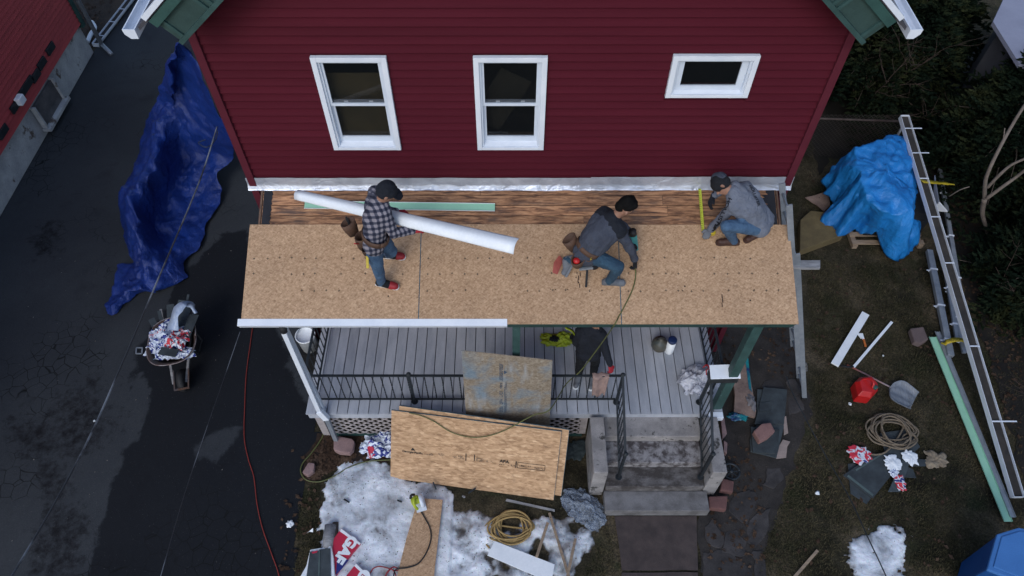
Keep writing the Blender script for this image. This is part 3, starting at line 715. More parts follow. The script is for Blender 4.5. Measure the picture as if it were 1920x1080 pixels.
eL, eR = RS(447, 606)[0], RS(951, 606)[0]
roofbox(eL - .01, eR, -.02, RS(700, 598)[1], .0135, .0165).build('eave_metal', WHITE, porch, label='white metal drip edge along the left half of the eave')
roofbox(eL - .01, eR, -.024, -.0205, -.08, .0165).build('eave_metal', WHITE, porch)
# flashing along the wall: crumpled upstand + roof leg
fz0 = RP(0, STOP, 0).z
def flash(x0, x1, up, nm, seed, dn):
    up *= 1.3
    def f(u, v):
        x = x0 + (x1 - x0) * u
        q = .010 * nz((x, v * .5, 0), 4.5, 4, seed)
        if v > .42:
            t = (v - .42) / .58; return (x, WY - .020 - .012 * (1 - t) + q * .5 - .004, fz0 + .012 + t * up + .004 * nz((x, 0, 0), 4, 3, seed + 3))
        t = v / .42; s = STOP - .028 - dn * (1 - t); return RP(x, s + .006 * nz((x, 2, 0), 6, 4, seed), .006 + abs(q) * (1 - t) * 1.2 + .004 + .035 * t * t)
    return MB().grid(int((x1 - x0) * 26), 8, f).build('wall_flashing', FOIL, porch, smooth=True)
flash(RS(466, 352)[0], RS(1108, 352)[0], .115, '', 1, .045)
flash(RS(1106, 352)[0], RS(1482, 350)[0], .128, '', 5, .04)
# deck
DZ = .85; DXL, DXR = G(572, 778, DZ).x, G(1357, 778, DZ).x; DYF = G(960, 776, DZ).y
x = DXL; bw = G(960 + 19.65, 775, DZ).x; bm_ = None; mbd = MB().box((0, 0, 0), (bw - .009, WY - .03 - DYF, .03))
brd = None; i = 0
while x < DXR - .03:
    wd = min(bw, DXR - x)
    if wd < bw * .98:
        MB().box((x + wd / 2, (DYF + WY - .03) / 2, DZ - .015), (wd - .012, WY - .03 - DYF, .03)).build('deck_board', DECKW, porch)
    elif brd is None:
        brd = MB().box((x + wd / 2, (DYF + WY - .03) / 2, DZ - .015), (wd - .012, WY - .03 - DYF, .03)).build('deck_board', DECKW, porch); bz = brd.location.z
    else:
        c = cpy(brd, porch, (x + wd / 2, (DYF + WY - .03) / 2, DZ - .03 + random.uniform(-.0015, .0015)))
    x += bw
MB().box(((DXL + DXR) / 2, DYF + .9, DZ - .1), (DXR - DXL - .1, 1.5, .10)).build('under_deck_shade', DARKIN, porch)  # near-black slab, painted shade seen through the board gaps
MB().box(((DXL + DXR) / 2, DYF + .035, DZ - .105), (DXR - DXL - .04, .03, .15)).build('rim_board', DECKW, porch)
MB().box((DXL + .03, (DYF + WY) / 2, DZ - .105), (.03, WY - DYF - .1, .15)).build('rim_board', DECKW, porch)
MB().box((DXR - .03, (DYF + WY) / 2, DZ - .105), (.03, WY - DYF - .1, .15)).build('rim_board', DECKW, porch)
MB().box((DXR - .12, DYF - .02, DZ - .04), (.22, .10, .10)).build('corner_block', WHITE, porch, bevel=.008)
# posts
px_mid = .055
for x, mat, w_ in ((px_mid, GREENTRIM, .10), (G(1345, 768, DZ).x, GREENTRIM, .125)):
    MB().box((x, DYF + .135, (DZ + 3.1) / 2), (w_, w_, 3.12 - DZ)).build('post', mat, porch, bevel=.006)
MB().box((G(531, 622, 3.15).x + .0, DYF + .045, (DZ + 3.1) / 2), (.05, .06, 3.12 - DZ)).build('post', WHITE, porch, bevel=.006)
MB().beam((RXL + .3, DYF + .11, 3.18), (RXR - .3, DYF + .11, 3.18), .10, .13).build('header_beam', GREENDK, porch)
# lattice skirts
def lattice(x0, x1, y, z0, z1):
    H = z1 - z0; st = .150; wv = .030
    for dirn in (1, -1):
        k = x0 - H
        while k < x1 + H:
            a = [k, z0]; b = [k + H * 1.15 * 1, z1] if dirn == 1 else [k, z1]
            if dirn == -1: a, b = [k + H * 1.15, z0], [k, z1]
            # clip to x range
            def clip(p, q):
                p, q = list(p), list(q)
                for P_, Q_ in ((p, q), (q, p)):
                    if P_[0] < x0:
                        if Q_[0] <= x0: return None
                        t = (x0 - P_[0]) / (Q_[0] - P_[0]); P_[1] += t * (Q_[1] - P_[1]); P_[0] = x0
                    if P_[0] > x1:
                        if Q_[0] >= x1: return None
                        t = (x1 - P_[0]) / (Q_[0] - P_[0]); P_[1] += t * (Q_[1] - P_[1]); P_[0] = x1
                return p, q
            c = clip(a, b)
            if c and abs(c[0][1] - c[1][1]) > .03:
                MB().beam((c[0][0], y + (.005 if dirn == 1 else -.003), c[0][1]), (c[1][0], y + (.005 if dirn == 1 else -.003), c[1][1]), wv, .007, up=(0, 1, 0)).build('lattice_slat', LATT, porch)
            k += st
LX0 = G(612, 790, .7).x; LX1 = 1.08
lattice(LX0, LX1, DYF + .05, .06, .70)
MB().box(((LX0 + LX1) / 2, DYF + .044, .035), (LX1 - LX0 + .04, .028, .06)).build('skirt_rail', GREENDK, porch)
MB().box((1.10, DYF + .05, .4), (.10, .03, .62)).build('skirt_post', LATT, porch)
MB().box(((LX0 + 3) / 2, DYF + .5, .33), (5.5, .02, .62)).build('crawl_space_shade', DARKIN, porch)  # near-black sheet in place of the shade behind the lattice
MB().box((DXL + .14, DYF + .1, .36), (.11, .11, .7)).build('skirt_post', LATT, porch)

# downspout on the left corner
ds = empty('downspout', G(625, 828, 0)); tag(ds, 'white downspout running down the left front corner of the porch', 'downspout')
a = G(531, 622, 3.15); a = Vector((a.x, DYF - .02, 3.12)); b = GY(592, 752, DYF - .03)
b = Vector((a.x - .02, DYF - .04, 1.0)); c = Vector((a.x - .0, DYF - .04, .84)); 
def dbox(p, q, w=.066, h=.055): return MB().beam(p, q, w, h, up=(0, 1, 0))
dbox(a, b).build('pipe', WHITE, ds, bevel=.006)
dbox(b + Vector((0, 0, .03)), c + Vector((0.05, -.02, -.03)), .092, .078).build('elbow', WHITE, ds, bevel=.008)
dbox(c + Vector((0.05, -.02, 0)), Vector((c.x + .06, DYF - .10, .03))).build('pipe', GALV, ds, bevel=.006, label='bare grey lower length of the downspout')
MB().tube([a + Vector((0, .02, .10)), a + Vector((0, 0, .0))], .045, 8).build('outlet', RUBBER, ds)

# concrete steps
steps = empty('concrete_steps', (2.1, 4.1, 0)); tag(steps, 'worn grey concrete steps between two low cheek walls', 'steps')
for (y0, y1, zt, x0, x1, mt) in ((4.50, 4.84, .70, 1.38, 2.80, CONC), (4.16, 4.499, .54, 1.385, 2.795, M('mottled_concrete', (.30, .29, .30), (.07, .06, .062), 9, .9, .6, 60, fine=.4, lo=.40, hi=.60)), (3.86, 4.159, .375, 1.37, 2.81, CONCD), (3.56, 3.859, .205, 1.36, 2.88, M('mid_concrete', (.21, .205, .21), (.11, .105, .105), 4, .9, .5, 70, fine=.35))):
    MB().box(((x0 + x1) / 2, (y0 + y1) / 2, zt / 2), (x1 - x0, y1 - y0, zt)).build('step', mt, steps, bevel=.012)
for x0, x1 in ((1.15, 1.355), (2.825, 3.03)):
    MB().box(((x0 + x1) / 2, 4.30, .44), (x1 - x0, .86, .88)).build('cheek_wall', CONC, steps, bevel=.014)

# railings
def twist(L, r=.008):
    m_ = MB(); n = 14; b = 0
    for i in range(n + 1):
        t = i / n; a0 = (math.pi * 3.2 * max(0, min(1, (t - .15) / .7)))
        for j in range(4):
            a = a0 + j * math.pi / 2; m_.v.append((r * 1.3 * math.cos(a), r * 1.3 * math.sin(a), t * L))
    for i in range(n):
        for j in range(4): m_.f.append((i * 4 + j, i * 4 + (j + 1) % 4, i * 4 + 4 + (j + 1) % 4, i * 4 + 4 + j))
    return m_
def railing(name, label, a, b, H=.79, foot=.09, newels=(), nb=10, la=True, lb=True, group='black iron railings of the porch and steps'):
    a, b = Vector(a), Vector(b); o = empty(name, (a + b) / 2); tag(o, label, 'railing', group)
    up = Vector((0, 0, 1))
    MB().beam(a + up * H, b + up * H, .036, .022).build('top_rail', IRON, o, bevel=.004)
    MB().beam(a + up * foot, b + up * foot, .026, .018).build('bottom_rail', IRON, o)
    proto = None
    for i in range(nb):
        t = (i + .5) / nb; p = a.lerp(b, t) + up * (foot + .01)
        if proto is None:
            m_ = twist(H - foot - .02); m_.v = [(v[0] + p.x, v[1] + p.y, v[2] + p.z) for v in m_.v]; proto = m_.build('baluster', IRON, o, smooth=False)
            offs = ORG[proto.name] - p
        else: cpy(proto, o, p + offs)
    for t in newels:
        p = a.lerp(b, t)
        m_ = MB(); m_.box(p + up * (H / 2 + .02), (.032, .032, H + .04)); m_.lathe(p + up * (H + .04), [(.0, -.02), (.03, -.01), (.034, .01), (.02, .03), (.0, .036)], 10); m_.lathe(p, [(.05, 0), (.05, .008), (.0, .009)], 10)
        m_.build('newel', IRON, o, smooth=False)
    return o
RYF = DYF + .20
rx0 = G(597, 750, DZ).x; rx1 = G(1152, 750, DZ).x
rmid = G(778, 752, DZ).x
railing('porch_railing', 'long black iron railing across the front of the deck, bent at its middle newel', (rx0, RYF, DZ), (rx1, RYF, DZ), newels=((rmid - rx0) / (rx1 - rx0),), nb=36)
railing('porch_railing', 'black iron railing on the left side of the deck beside the white bucket', (rx0 - .02, RYF + .02, DZ), (rx0 - .02, WY - .1, DZ), newels=(.0,), nb=10)
railing('porch_railing', 'black iron railing on the right side of the deck beside the green post', (DXR - .14, RYF + .15, DZ), (DXR - .14, WY - .1, DZ), newels=(.0,), nb=9)
railing('stair_railing', 'left black iron stair railing, ending at the beige cloth', (rx1 + .02, RYF - .02, DZ + .02), (rx1 + .02, 3.98, .375 + .06), newels=(0, 1), nb=9)
railing('stair_railing', 'right black iron stair railing below the mailbox', (2.80, RYF - .02, DZ + .02), (2.76, 3.98, .375 + .06), newels=(0, 1), nb=9)
# mailbox on the right newel
mb = empty('mailbox', (2.98, RYF + .02, 1.66)); tag(mb, 'white topped black mailbox standing on top of the right stair railing', 'mailbox')
mc = (G(1357, 700, 1.8).x, G(1357, 700, 1.8).y)
MB().box((mc[0], mc[1] - .01, 1.735), (.40, .15, .13), ry=-.03).build('box', M('black_box_paint', (.03, .033, .037), None, 8, .5), mb, bevel=.008)
MB().prism([(mc[0] - .195, mc[1] + .10, 1.845), (mc[0] + .215, mc[1] + .10, 1.87), (mc[0] + .215, mc[1] - .09, 1.81), (mc[0] - .195, mc[1] - .09, 1.79)], (0, 0, .012)).build('lid', WHITE, mb, bevel=.003)
mb.location = (mc[0], mc[1], 1.66)
for ch in mb.children: ch.location -= Vector((mc[0], mc[1], 1.66)) - ORG[mb.name]

# ================================================================== NEIGHBOUR BUILDING
NX = -10.03
nb = empty('neighbour_building', (NX - 2, 10, 0)); tag(nb, 'red clapboard building on a peeling pale stone foundation at left edge', 'building')
MB().box((NX - 2.05, 7.9, .41), (4, 13.8, .82)).build('foundation', FOUND, nb, bevel=.02)
MB().box((NX - 2.1, 7.9, 3.6), (4, 13.7, 5.5)).build('wall', SIDING_N, nb)
cb = None
for i in range(52):
    z = .80 + i * .104
    if cb is None: cb = MB().prism([(NX - .1, 1.05, z), (NX + .035, 1.05, z), (NX + .012, 1.05, z + .108), (NX - .1, 1.05, z + .108)], (0, 13.72, 0)).build('clapboard', SIDING_N, nb)
    else: cpy(cb, nb, ORG[cb.name] + Vector((0, 0, .104 * i)))
MB().box((NX - .02, 14.82, 3.5), (.16, .12, 5.6)).build('corner_board', GREENDK, nb)
for (p0, p1) in (((88, 82), (102, 100)), ((72, 108), (86, 130)), ((62, 132), (73, 152)), ((38, 140), (60, 186)), ((20, 186), (38, 212)), ((0, 236), (12, 258))):
    cx_, cy_ = (p0[0] + p1[0]) / 2, (p0[1] + p1[1]) / 2; d = ray(cx_, cy_); t = (NX + .05) / d.x; p = C0 + d * t
    d2 = ray(cx_, p1[1]); q = C0 + d2 * ((NX + .05) / d2.x)
    L = {38: .62}.get(p0[0], .34)
    MB().box((NX + .045, p.y, p.z), (.04, L, .15)).build('black_bracket', IRON, nb, bevel=.006)
d = ray(36, 187); p = C0 + d * ((NX + .08) / d.x)
MB().box((NX + .1, p.y, p.z), (.12, .2, .16)).build('meter_box', PWHITE, nb, bevel=.02)
d = ray(78, 175); p = C0 + d * ((NX + .02) / d.x)
wf = MB().box((NX + .0, p.y, .45), (.06, .95, .5)).build('basement_window', M('dusty_window', (.14, .13, .13), (.07, .07, .075), 4, .4), nb)
m_ = MB(); m_.box((NX + .03, p.y - .49, .45), (.10, .05, .56)); m_.box((NX + .03, p.y + .49, .45), (.10, .05, .56)); m_.box((NX + .06, p.y, .17), (.18, 1.1, .06)); m_.build('frame', FOUND, wf)
dp = empty('drain_pipe', (NX + .15, 14.95, 0)); tag(dp, 'dark pipe standing at the far corner of the red building', 'pipe')
MB().tube([(NX + .12, 14.98, 0.05), (NX + .10, 14.98, 4.5)], .05, 8).build('pipe', GALV, dp)
MB().tube([(NX + .12, 14.98, 0.10), (NX + .42, 14.7, .02)], .05, 8).build('spout', GALV, dp)
earth('dirt_strip', [(128, 60), (100, -10), (215, -10), (255, 0), (200, 62), (170, 95), (160, 90)], .003, (.075, .05, .032), (.03, .022, .017))

# ================================================================== GUTTER LENGTHS
def gutter_piece(name, label, a, b, w, spreaders, stick=0, mat=ALU, group=None, up=Vector((0, 0, 1)), inner=None):
    a, b = Vector(a), Vector(b); d = (b - a).normalized(); x = d.cross(up).normalized(); z = x.cross(d)
    o = empty(name, a.lerp(b, .5)); tag(o, label, 'gutter', group)
    h = w * .62; t = .006
    prof = [(-w / 2, h), (-w / 2, 0), (w / 2 - .03, 0), (w / 2, h * .5), (w / 2, h), (w / 2 - t, h), (w / 2 - t - .002, h * .5), (w / 2 - .03 - t, t), (-w / 2 + t, t), (-w / 2 + t, h)]
    k = len(prof); vsx = [p + x * u + z * v for p in (a, b) for u, v in prof]
    MB().add(vsx, [(i, (i + 1) % k, (i + 1) % k + k, i + k) for i in range(k)] + [tuple(range(k)), tuple(range(2 * k - 1, k - 1, -1))]).build('channel', mat, o)
    MB().quadbox(a + x * (-w / 2 + .008) + z * h * .55, b + x * (-w / 2 + .008) + z * h * .55, b + x * (w / 2 - .010) + z * h * .55, a + x * (w / 2 - .010) + z * h * .55, z * .004).build('inner_strip', inner or M('gutter_dark_strip', (.045, .038, .033), (.022, .020, .019), 5, .9, .5, 40), o)  # dark mottled strip from wall to wall inside the channel
    for e in (a, b):
        MB().quadbox(e + x * (-w / 2), e + x * (w / 2), e + x * (w / 2) + z * h, e + x * (-w / 2) + z * h, d * (.006 if e is a else -.006)).build('end_cap', mat, o)
    for t_, long_ in spreaders:
        p = a.lerp(b, t_) + z * (h + .003)
        MB().beam(p - x * w / 2, p + x * (w / 2 + long_), .022, .006).build('spreader', mat, o)
    return o
ga = G(1904, 934, .05); gb = G(1692, 222, 1.35)
gutter_piece('loose_gutter', 'very long white gutter propped from the lawn up over the tarped pile', ga, gb, .165,
             [(.16, .22), (.335, .0), (.10 + .45, 0), (.68, 0), (.795, .0), (.875, .15), (.955, .16)], group='loose gutter lengths')
ga = G(181, 88, .03); gb = G(268, -25, .03)
gutter_piece('loose_gutter', 'white gutter length lying near the far corner of the red building', ga, gb, .16, [(.12, 0), (.34, 0), (.55, 0), (.8, 0)], group='loose gutter lengths')
el = MB(); el.tube(curve_pts([G(164, 79, .06), G(170, 65, .06), G(178, 52, .06), G(172, 41, .06)], 5), .05, 8)
el.build('downspout_elbow', PWHITE, label='white downspout elbow lying on the dirt beside the short gutter', cat='downspout')
# bundle of grey lengths by the hedge
bun = [((1742, 470), (1782, 668), .085, .10), ((1760, 430), (1795, 640), .05, .14), ((1775, 520), (1808, 662), .055, .08), ((1762, 318), (1802, 560), .06, .2)]
for i, (p, q, w_, z_) in enumerate(bun):
    a, b = G(*p, z_ + .05), G(*q, z_ - .02); b.z = max(.05, b.z)
    o = empty('grey_pipe', a.lerp(b, .5)); tag(o, ['thickest grey pipe, leftmost of the taped bundle on the lawn', 'thin grey pipe between the thick pipe and the long gutter', 'short grey pipe at the right end of the yellow tape', 'pale pipe running up beside the blue tarped pile'][i], 'pipe', 'grey lengths bundled beside the long gutter')
    MB().beam(a, b, w_ * 1.25, w_).build('pipe', GALV, o, bevel=.012)
    d = (b - a).normalized()
    for t in (.2, .55, .86):
        c = a.lerp(b, t); MB().beam(c - d * .015, c + d * .015, w_ * 1.25 + .02, w_ + .012).build('strap', ALU, o)
        MB().beam(c + Vector((-w_ - .03, 0, -.0)), c + Vector((-w_ * .5, 0, 0)), .02, .012).build('bracket', ALU, o)
def ribbon(name, pts, w, mat, label, cat, up=(0, 0, 1), n=10, kink=0.0, parent=None, across=None):
    P = curve_pts(pts, n); m_ = MB()
    for i, p in enumerate(P):
        d = (P[min(i + 1, len(P) - 1)] - P[max(i - 1, 0)]).normalized(); x = Vector(across) if across else d.cross(Vector(up)).normalized()
        x = (x + Vector((0, 0, kink * nz(p, 3, 2)))).normalized()
        ww = w[min(len(w) - 1, int(i / len(P) * len(w)))] if isinstance(w, list) else w
        m_.v += [tuple(p - x * ww / 2), tuple(p + x * ww / 2)]
    m_.f = [(2 * i, 2 * i + 1, 2 * i + 3, 2 * i + 2) for i in range(len(P) - 1)]
    return m_.build(name, mat, parent, solid=.002, smooth=True, label=label, cat=cat)
tp = ribbon('caution_tape', [G(1768, 646, .10), G(1775, 641, .22), G(1790, 637, .24), G(1805, 638, .22), G(1811, 645, .12)], .085, YEL, 'yellow caution tape wrapped round the grey pipes on the lawn', 'tape', kink=.2)
textmesh('CAUTION', 'print', INK, tp, frame(G(1790, 637.5, .262), G(1805, 638, .24) - G(1777, 640, .24), (0, 1, 0)), .062)
ribbon('caution_tape', [G(1728, 339, 1.2), G(1745, 341, 1.1), G(1765, 343, 1.0), G(1790, 346, .95)], [.12, .12, .10, .07, .04], YEL, 'yellow caution tape end trailing from the gutter into the hedge', 'tape', kink=.3)
MB().prism([G(1748, 395, .5), G(1752, 330, .9), G(1760, 380, .8), G(1776, 398, .5)], (0, 0, .03)).build('sheet_metal_offcut', ALU, label='white folded metal offcut sticking out beside the tarped pile', cat='metal scrap')
# mint and grey strips on the lawn
a, b = G(1748, 632, .07), G(1890, 978, .07)
def strip_thing(name, label, a, b, w, mat, lip=.0, cat='metal strip', group=None, h=.004, up=Vector((0, 0, 1)), lipmat=None):
    a, b = Vector(a), Vector(b); d = (b - a).normalized(); x = d.cross(up).normalized(); z = x.cross(d)
    o = empty(name, a.lerp(b, .5)); tag(o, label, cat, group)
    MB().quadbox(a - x * w / 2, b - x * w / 2, b + x * w / 2, a + x * w / 2, -z * h).build('face', mat, o)
    if lip:
        for s_ in (-1, 1):
            e = x * s_ * (w / 2)
            MB().quadbox(a + e, b + e, b + e + z * lip, a + e + z * lip, x * s_ * .004).build('lip', lipmat or mat, o)
    return o
strip_thing('fascia_strip', 'long mint green metal strip lying on the right lawn', a, b, .115, MINT, .02, group='mint green strips')
a, b = G(1757, 622, .07), G(1899, 970, .07)
strip_thing('drip_edge_length', 'narrow grey metal length lying along the mint strip', a, b, .075, GALV, .02)
a, b = PR(571, 384, .03), PR(928, 389, .03)
strip_thing('fascia_strip', 'shorter mint green strip with white lips resting on the roof planks', a, b, .095, MINT, .014, up=RN, group='mint green strips', lipmat=PWHITE)

# ================================================================== LADDER
lad = empty('extension_ladder', (4.75, 5.75, 0)); tag(lad, 'grey aluminium extension ladder leaning against the right end of the porch roof', 'ladder')
lb, lt = Vector((4.62, 5.60, .02)), Vector((3.36, 5.98, 4.42))
lb = G(1503, 728, .02); lt = Vector((G(1482, 360, 4.3).x, G(1482, 362, 4.3).y, 4.3))
ld = (lt - lb).normalized(); wy = Vector((0, 1, 0)); wy = (wy - ld * wy.dot(ld)).normalized(); th_ = wy.cross(ld).normalized()
for sec, (t0, t1, off) in enumerate(((0, .80, 0), (.22, 1.0, .06))):
    a, b = lb.lerp(lt, t0) - th_ * off, lb.lerp(lt, t1) - th_ * off
    for s_ in (-.19, .19):
        MB().beam(a + wy * s_, b + wy * s_, .075, .028, up=wy).build('rail', GALV, lad, bevel=.004)
    n = int((b - a).length / .3); pr = None
    for i in range(n):
        c = a.lerp(b, (i + .5) / n)
        if pr is None: pr = MB().tube([c - wy * .19, c + wy * .19], .016, 8).build('rung', GALV, lad); c0 = c.copy(); o0 = ORG[pr.name].copy()
        else: cpy(pr, lad, o0 + (c - c0))
for s_ in (-.19, .19): MB().box(lb + wy * s_ + Vector((0, 0, .01)), (.10, .05, .04)).build('foot', RUBBER, lad)
MB().tube([lb.lerp(lt, .18) + th_ * .05 + wy * (.02 * math.sin(i * 2.1)) + ld * i * .03 - wy * .19 for i in range(8)], .018, 6).build('rope_coil', M('ladder_rope', (.2, .2, .2), (.04, .04, .04), 30, .9), lad)
MB().quadbox(Vector((3.36, 0, 0)) + Vector((0, G(1515, 502, 3.25).y, 3.25)), Vector((G(1538, 502, 3.25).x, G(1515, 502, 3.25).y, 3.25)), Vector((G(1538, 488, 3.25).x, G(1515, 488, 3.25).y, 3.25)), Vector((3.36, G(1515, 488, 3.25).y, 3.25)), (0, 0, -.04)).build('scaffold_plank', WOODG, label='short end of a whitish plank poking out past the ladder', cat='plank')

# ================================================================== SHEETS LEANING ON THE PORCH
def solve_h(px, py, base, L):                 # height on the pixel's ray at distance L from base
    lo, hi = .3, 1.6; d = ray(px, py)
    for _ in range(40):
        h = (lo + hi) / 2; p = C0 + d * ((h - CAMZ) / d.z)
        if (p - base).length < L: lo = h
        else: hi = h
    return p
BL, BR = G(732, 896, .02), G(1038, 938, .02)
TL = solve_h(734, 769, BL, 1.25); TR = solve_h(1053, 809, BR, 1.25)
fn = (BR - BL).cross(TL - BL).normalized()
if fn.y > 0: fn = -fn
def leaning(name, label, q, mat, grp=None, th=.016):
    o = MB().quadbox(*q, -fn * th).build(name, mat); return tag(o, label, 'board', grp)
sa = leaning('sheathing_board', 'front osb sheet with black stamped print, leaning on the porch deck', (BL, BR, TR, TL), OSB_L, 'osb sheets leaning on the porch')
ux = (BR - BL).normalized(); uz = (TL - BL).normalized()
off = ux * .105 + uz * .075 - fn * .03; k_ = ux * .0
sb = leaning('sheathing_board', 'osb sheet behind the printed one, only its top and right edges showing', (BL + off + Vector((0, 0, .0)), BR + off, TR + off - uz * .05, TL + off + uz * .0), OSB_L, 'osb sheets leaning on the porch')
EDGE = M('sealed_panel_edge', (.10, .17, .20), (.05, .08, .10), 12, .85)
for o, (p, q, r_, s_) in ((sa, (BL, BR, TR, TL)), (sb, (BL + off, BR + off, TR + off - uz * .05, TL + off))):
    MB().beam(s_ - fn * .007, r_ - fn * .007, .019, .005, up=uz).build('edge_seal', EDGE, o); MB().beam(q - fn * .007, r_ - fn * .007, .019, .005, up=ux).build('edge_seal', EDGE, o)
fr = lambda px, py, o=.0025: (lambda d: C0 + d * ((BL - C0).dot(fn) / d.dot(fn)) + fn * o)(ray(px, py))
def stamp(txt, px0, px1, size, mat=INK, bold=0):
    p, q = fr(*px0), fr(*px1)
    return textmesh(txt, 'print', mat, sa, frame(p.lerp(q, .5), q - p, uz), size, xs=1, bold=bold)
stamp('Georgia-Pacific', (750, 845), (797, 851), .052, INK, .0012)
MB().prism([fr(770, 844), fr(779, 845), fr(774, 839)], fn * .0005).build('print', INK, sa)
def smudge(P, u0, u1, rows, n, h=.007, mat=INKF, seed=0, par=None, fr_=None):
    rn = random.Random(seed); m_ = MB(); a, b = (fr_ or fr)(*u0), (fr_ or fr)(*u1); d = (b - a); L = d.length; d.normalize(); nn = fn if fr_ is None else wfn; v = nn.cross(d)
    for k in range(rows):
        x = 0
        while x < L:
            w_ = rn.uniform(.008, .03); o = (k - rows / 2) * .017
            if rn.random() < .8:
                c = a + d * x + v * o; m_.quadbox(c, c + d * min(w_, L - x), c + d * min(w_, L - x) + v * h * rn.uniform(.7, 1.4), c + v * h, nn * .0004)
            x += w_ + rn.uniform(.004, .014)
    m_.build('print', mat, par or sa, smooth=False)
for i, (u0, u1, rows) in enumerate((((800, 850), (812, 852), 3), ((822, 851), (833, 853), 3), ((844, 855), (856, 857), 2), ((859, 856), (870, 858), 4), ((893, 861), (907, 863), 4), ((912, 864), (925, 866), 2))): smudge(None, u0, u1, rows, 0, seed=i)
for x in (873, 889): MB().prism([fr(x, 850 + (x - 873) * .13), fr(x + 1.6, 850.2 + (x - 873) * .13), fr(x + 1.2, 864), fr(x - .4, 863.8)], fn * .0005).build('print', INK, sa)
stamp('APA', (934, 864), (957, 867), .075, INK, .002); smudge(None, (936, 870), (954, 872.5), 1, 0, .009, INK, 11); smudge(None, (958, 872), (965, 873), 2, 0, .009, INK, 12)
MB().prism([fr(967, 865), fr(969, 865.3), fr(968, 877), fr(966, 876.7)], fn * .0005).build('print', INK, sa)
m_ = MB()
c4 = [fr(971, 867), fr(1022, 873), fr(1021, 883), fr(970, 877)]
for i in range(4):
    a, b = c4[i], c4[(i + 1) % 4]; m_.beam(a, b, .006, .001, up=fn)
m_.build('print', INK, sa); smudge(None, (974, 872.5), (996, 875.5), 2, 0, .009, INK, 13); smudge(None, (1002, 876.5), (1018, 879), 2, 0, .008, INKF, 14)
# weathered panel leaning on the railing
wn_ = Vector((0, -.95, .3)).normalized()
q = [GY(865, 658, 4.80), GY(1036, 677, 4.79), GY(1030, 806, 4.725), GY(874, 780, 4.735)]
q[3] = q[0] + (q[3] - q[0]) * ((q[0].z - .28) / (q[0].z - q[3].z)); q[2] = q[1] + (q[2] - q[1]) * ((q[1].z - .2) / (q[1].z - q[2].z))
pw = MB().quadbox(*q, (0, .014, .004)).build('weathered_panel', OSB_W, label='blue stained weathered osb panel leaning on the green middle post', cat='board')
wfn = (q[1] - q[0]).cross(q[3] - q[0]).normalized(); wfn = wfn if wfn.y < 0 else -wfn
wfr = lambda px, py: (lambda d: C0 + d * ((q[0] - C0).dot(wfn) / d.dot(wfn)) + wfn * .006)(ray(px, py))
for i, (a, b, rows) in enumerate((((940, 681), (940, 713), 3), ((940, 718), (940, 728), 2), ((940, 733), (940, 743), 3), ((940, 748), (940, 758), 3), ((940, 762), (940, 772), 3), ((948, 716), (948, 772), 2), ((940, 782), (940, 787), 4))): smudge(None, a, b, rows, 0, .010, INKB, 20 + i, pw, wfr)
MB().prism([wfr(945, 694), wfr(945, 701), wfr(951, 697.5)], wfn * .0005).build('print', INKB, pw)

# ================================================================== ROPES, HOSES, CORDS
def cord(name, label, pts, r, mat, cat='cord', n=8, group=None, jit=0):
    P = curve_pts(pts, n)
    return MB().tube(P, r, 6).build(name, mat, label=label, cat=cat, group=group)
cord('power_cord', 'red orange cord snaking over the black driveway from the porch corner', [G(*p, .012) for p in ((476, 596), (470, 640), (462, 700), (459, 760), (458, 820), (466, 862), (476, 895), (482, 945), (492, 990), (508, 1035), (522, 1075), (530, 1120))], .0075, ORANGE)
cord('saw_cord', 'dark cord curving over the osb offcut from the circular saw', [G(*p, .15) for p in ((787, 955), (797, 972), (806, 990), (808, 1010), (800, 1035), (785, 1056), (765, 1064), (742, 1068), (738, 1085))], .010, RUBBER)
pts = [G(694, 1075, .08), G(700, 1066, .1), G(712, 1062, .1), G(730, 1066, .1), G(742, 1070, .1), G(748, 1068, .1), G(738, 1063, .12), G(728, 1072, .12), G(722, 1084, .1), G(735, 1090, .1), G(742, 1078, .13), G(733, 1067, .12), G(724, 1078, .12), G(732, 1095, .1)]
cord('power_cord', 'thin red cord knotted beside the osb offcut on the snow', pts, .009, M('dark_red_cord', (.30, .03, .04), None, 8, .6))
# air hose: nail gun -> roof -> over the eave -> down over the leaning sheets
hp = [PR(1188, 494, .20), PR(1192, 512, .03), PR(1187, 540, .02), PR(1172, 572, .02), PR(1160, 594, .02), G(1152, 609, 3.30), G(1132, 638, 2.6), G(1098, 684, 1.85), G(1084, 700, 1.68), G(1060, 722, 1.45), fr(1034, 746, .28), fr(1000, 772, .09), fr(950, 803, .03), fr(915, 816, .02), fr(880, 818, .02), fr(845, 808, .02), fr(815, 789, .02), fr(790, 778, .02), fr(768, 772, .03)]
cord('air_hose', 'olive air hose from the nail gun over the eave and down across the leaning sheets', hp, .0085, HOSE, 'hose')
cord('air_hose', 'olive hose looping on the ground at the left corner of the porch', [G(*p, .03) for p in ((612, 790), (605, 818), (585, 848), (568, 868), (564, 885), (575, 900), (600, 903), (628, 892), (655, 876), (690, 865), (735, 862))], .010, HOSE, 'hose')
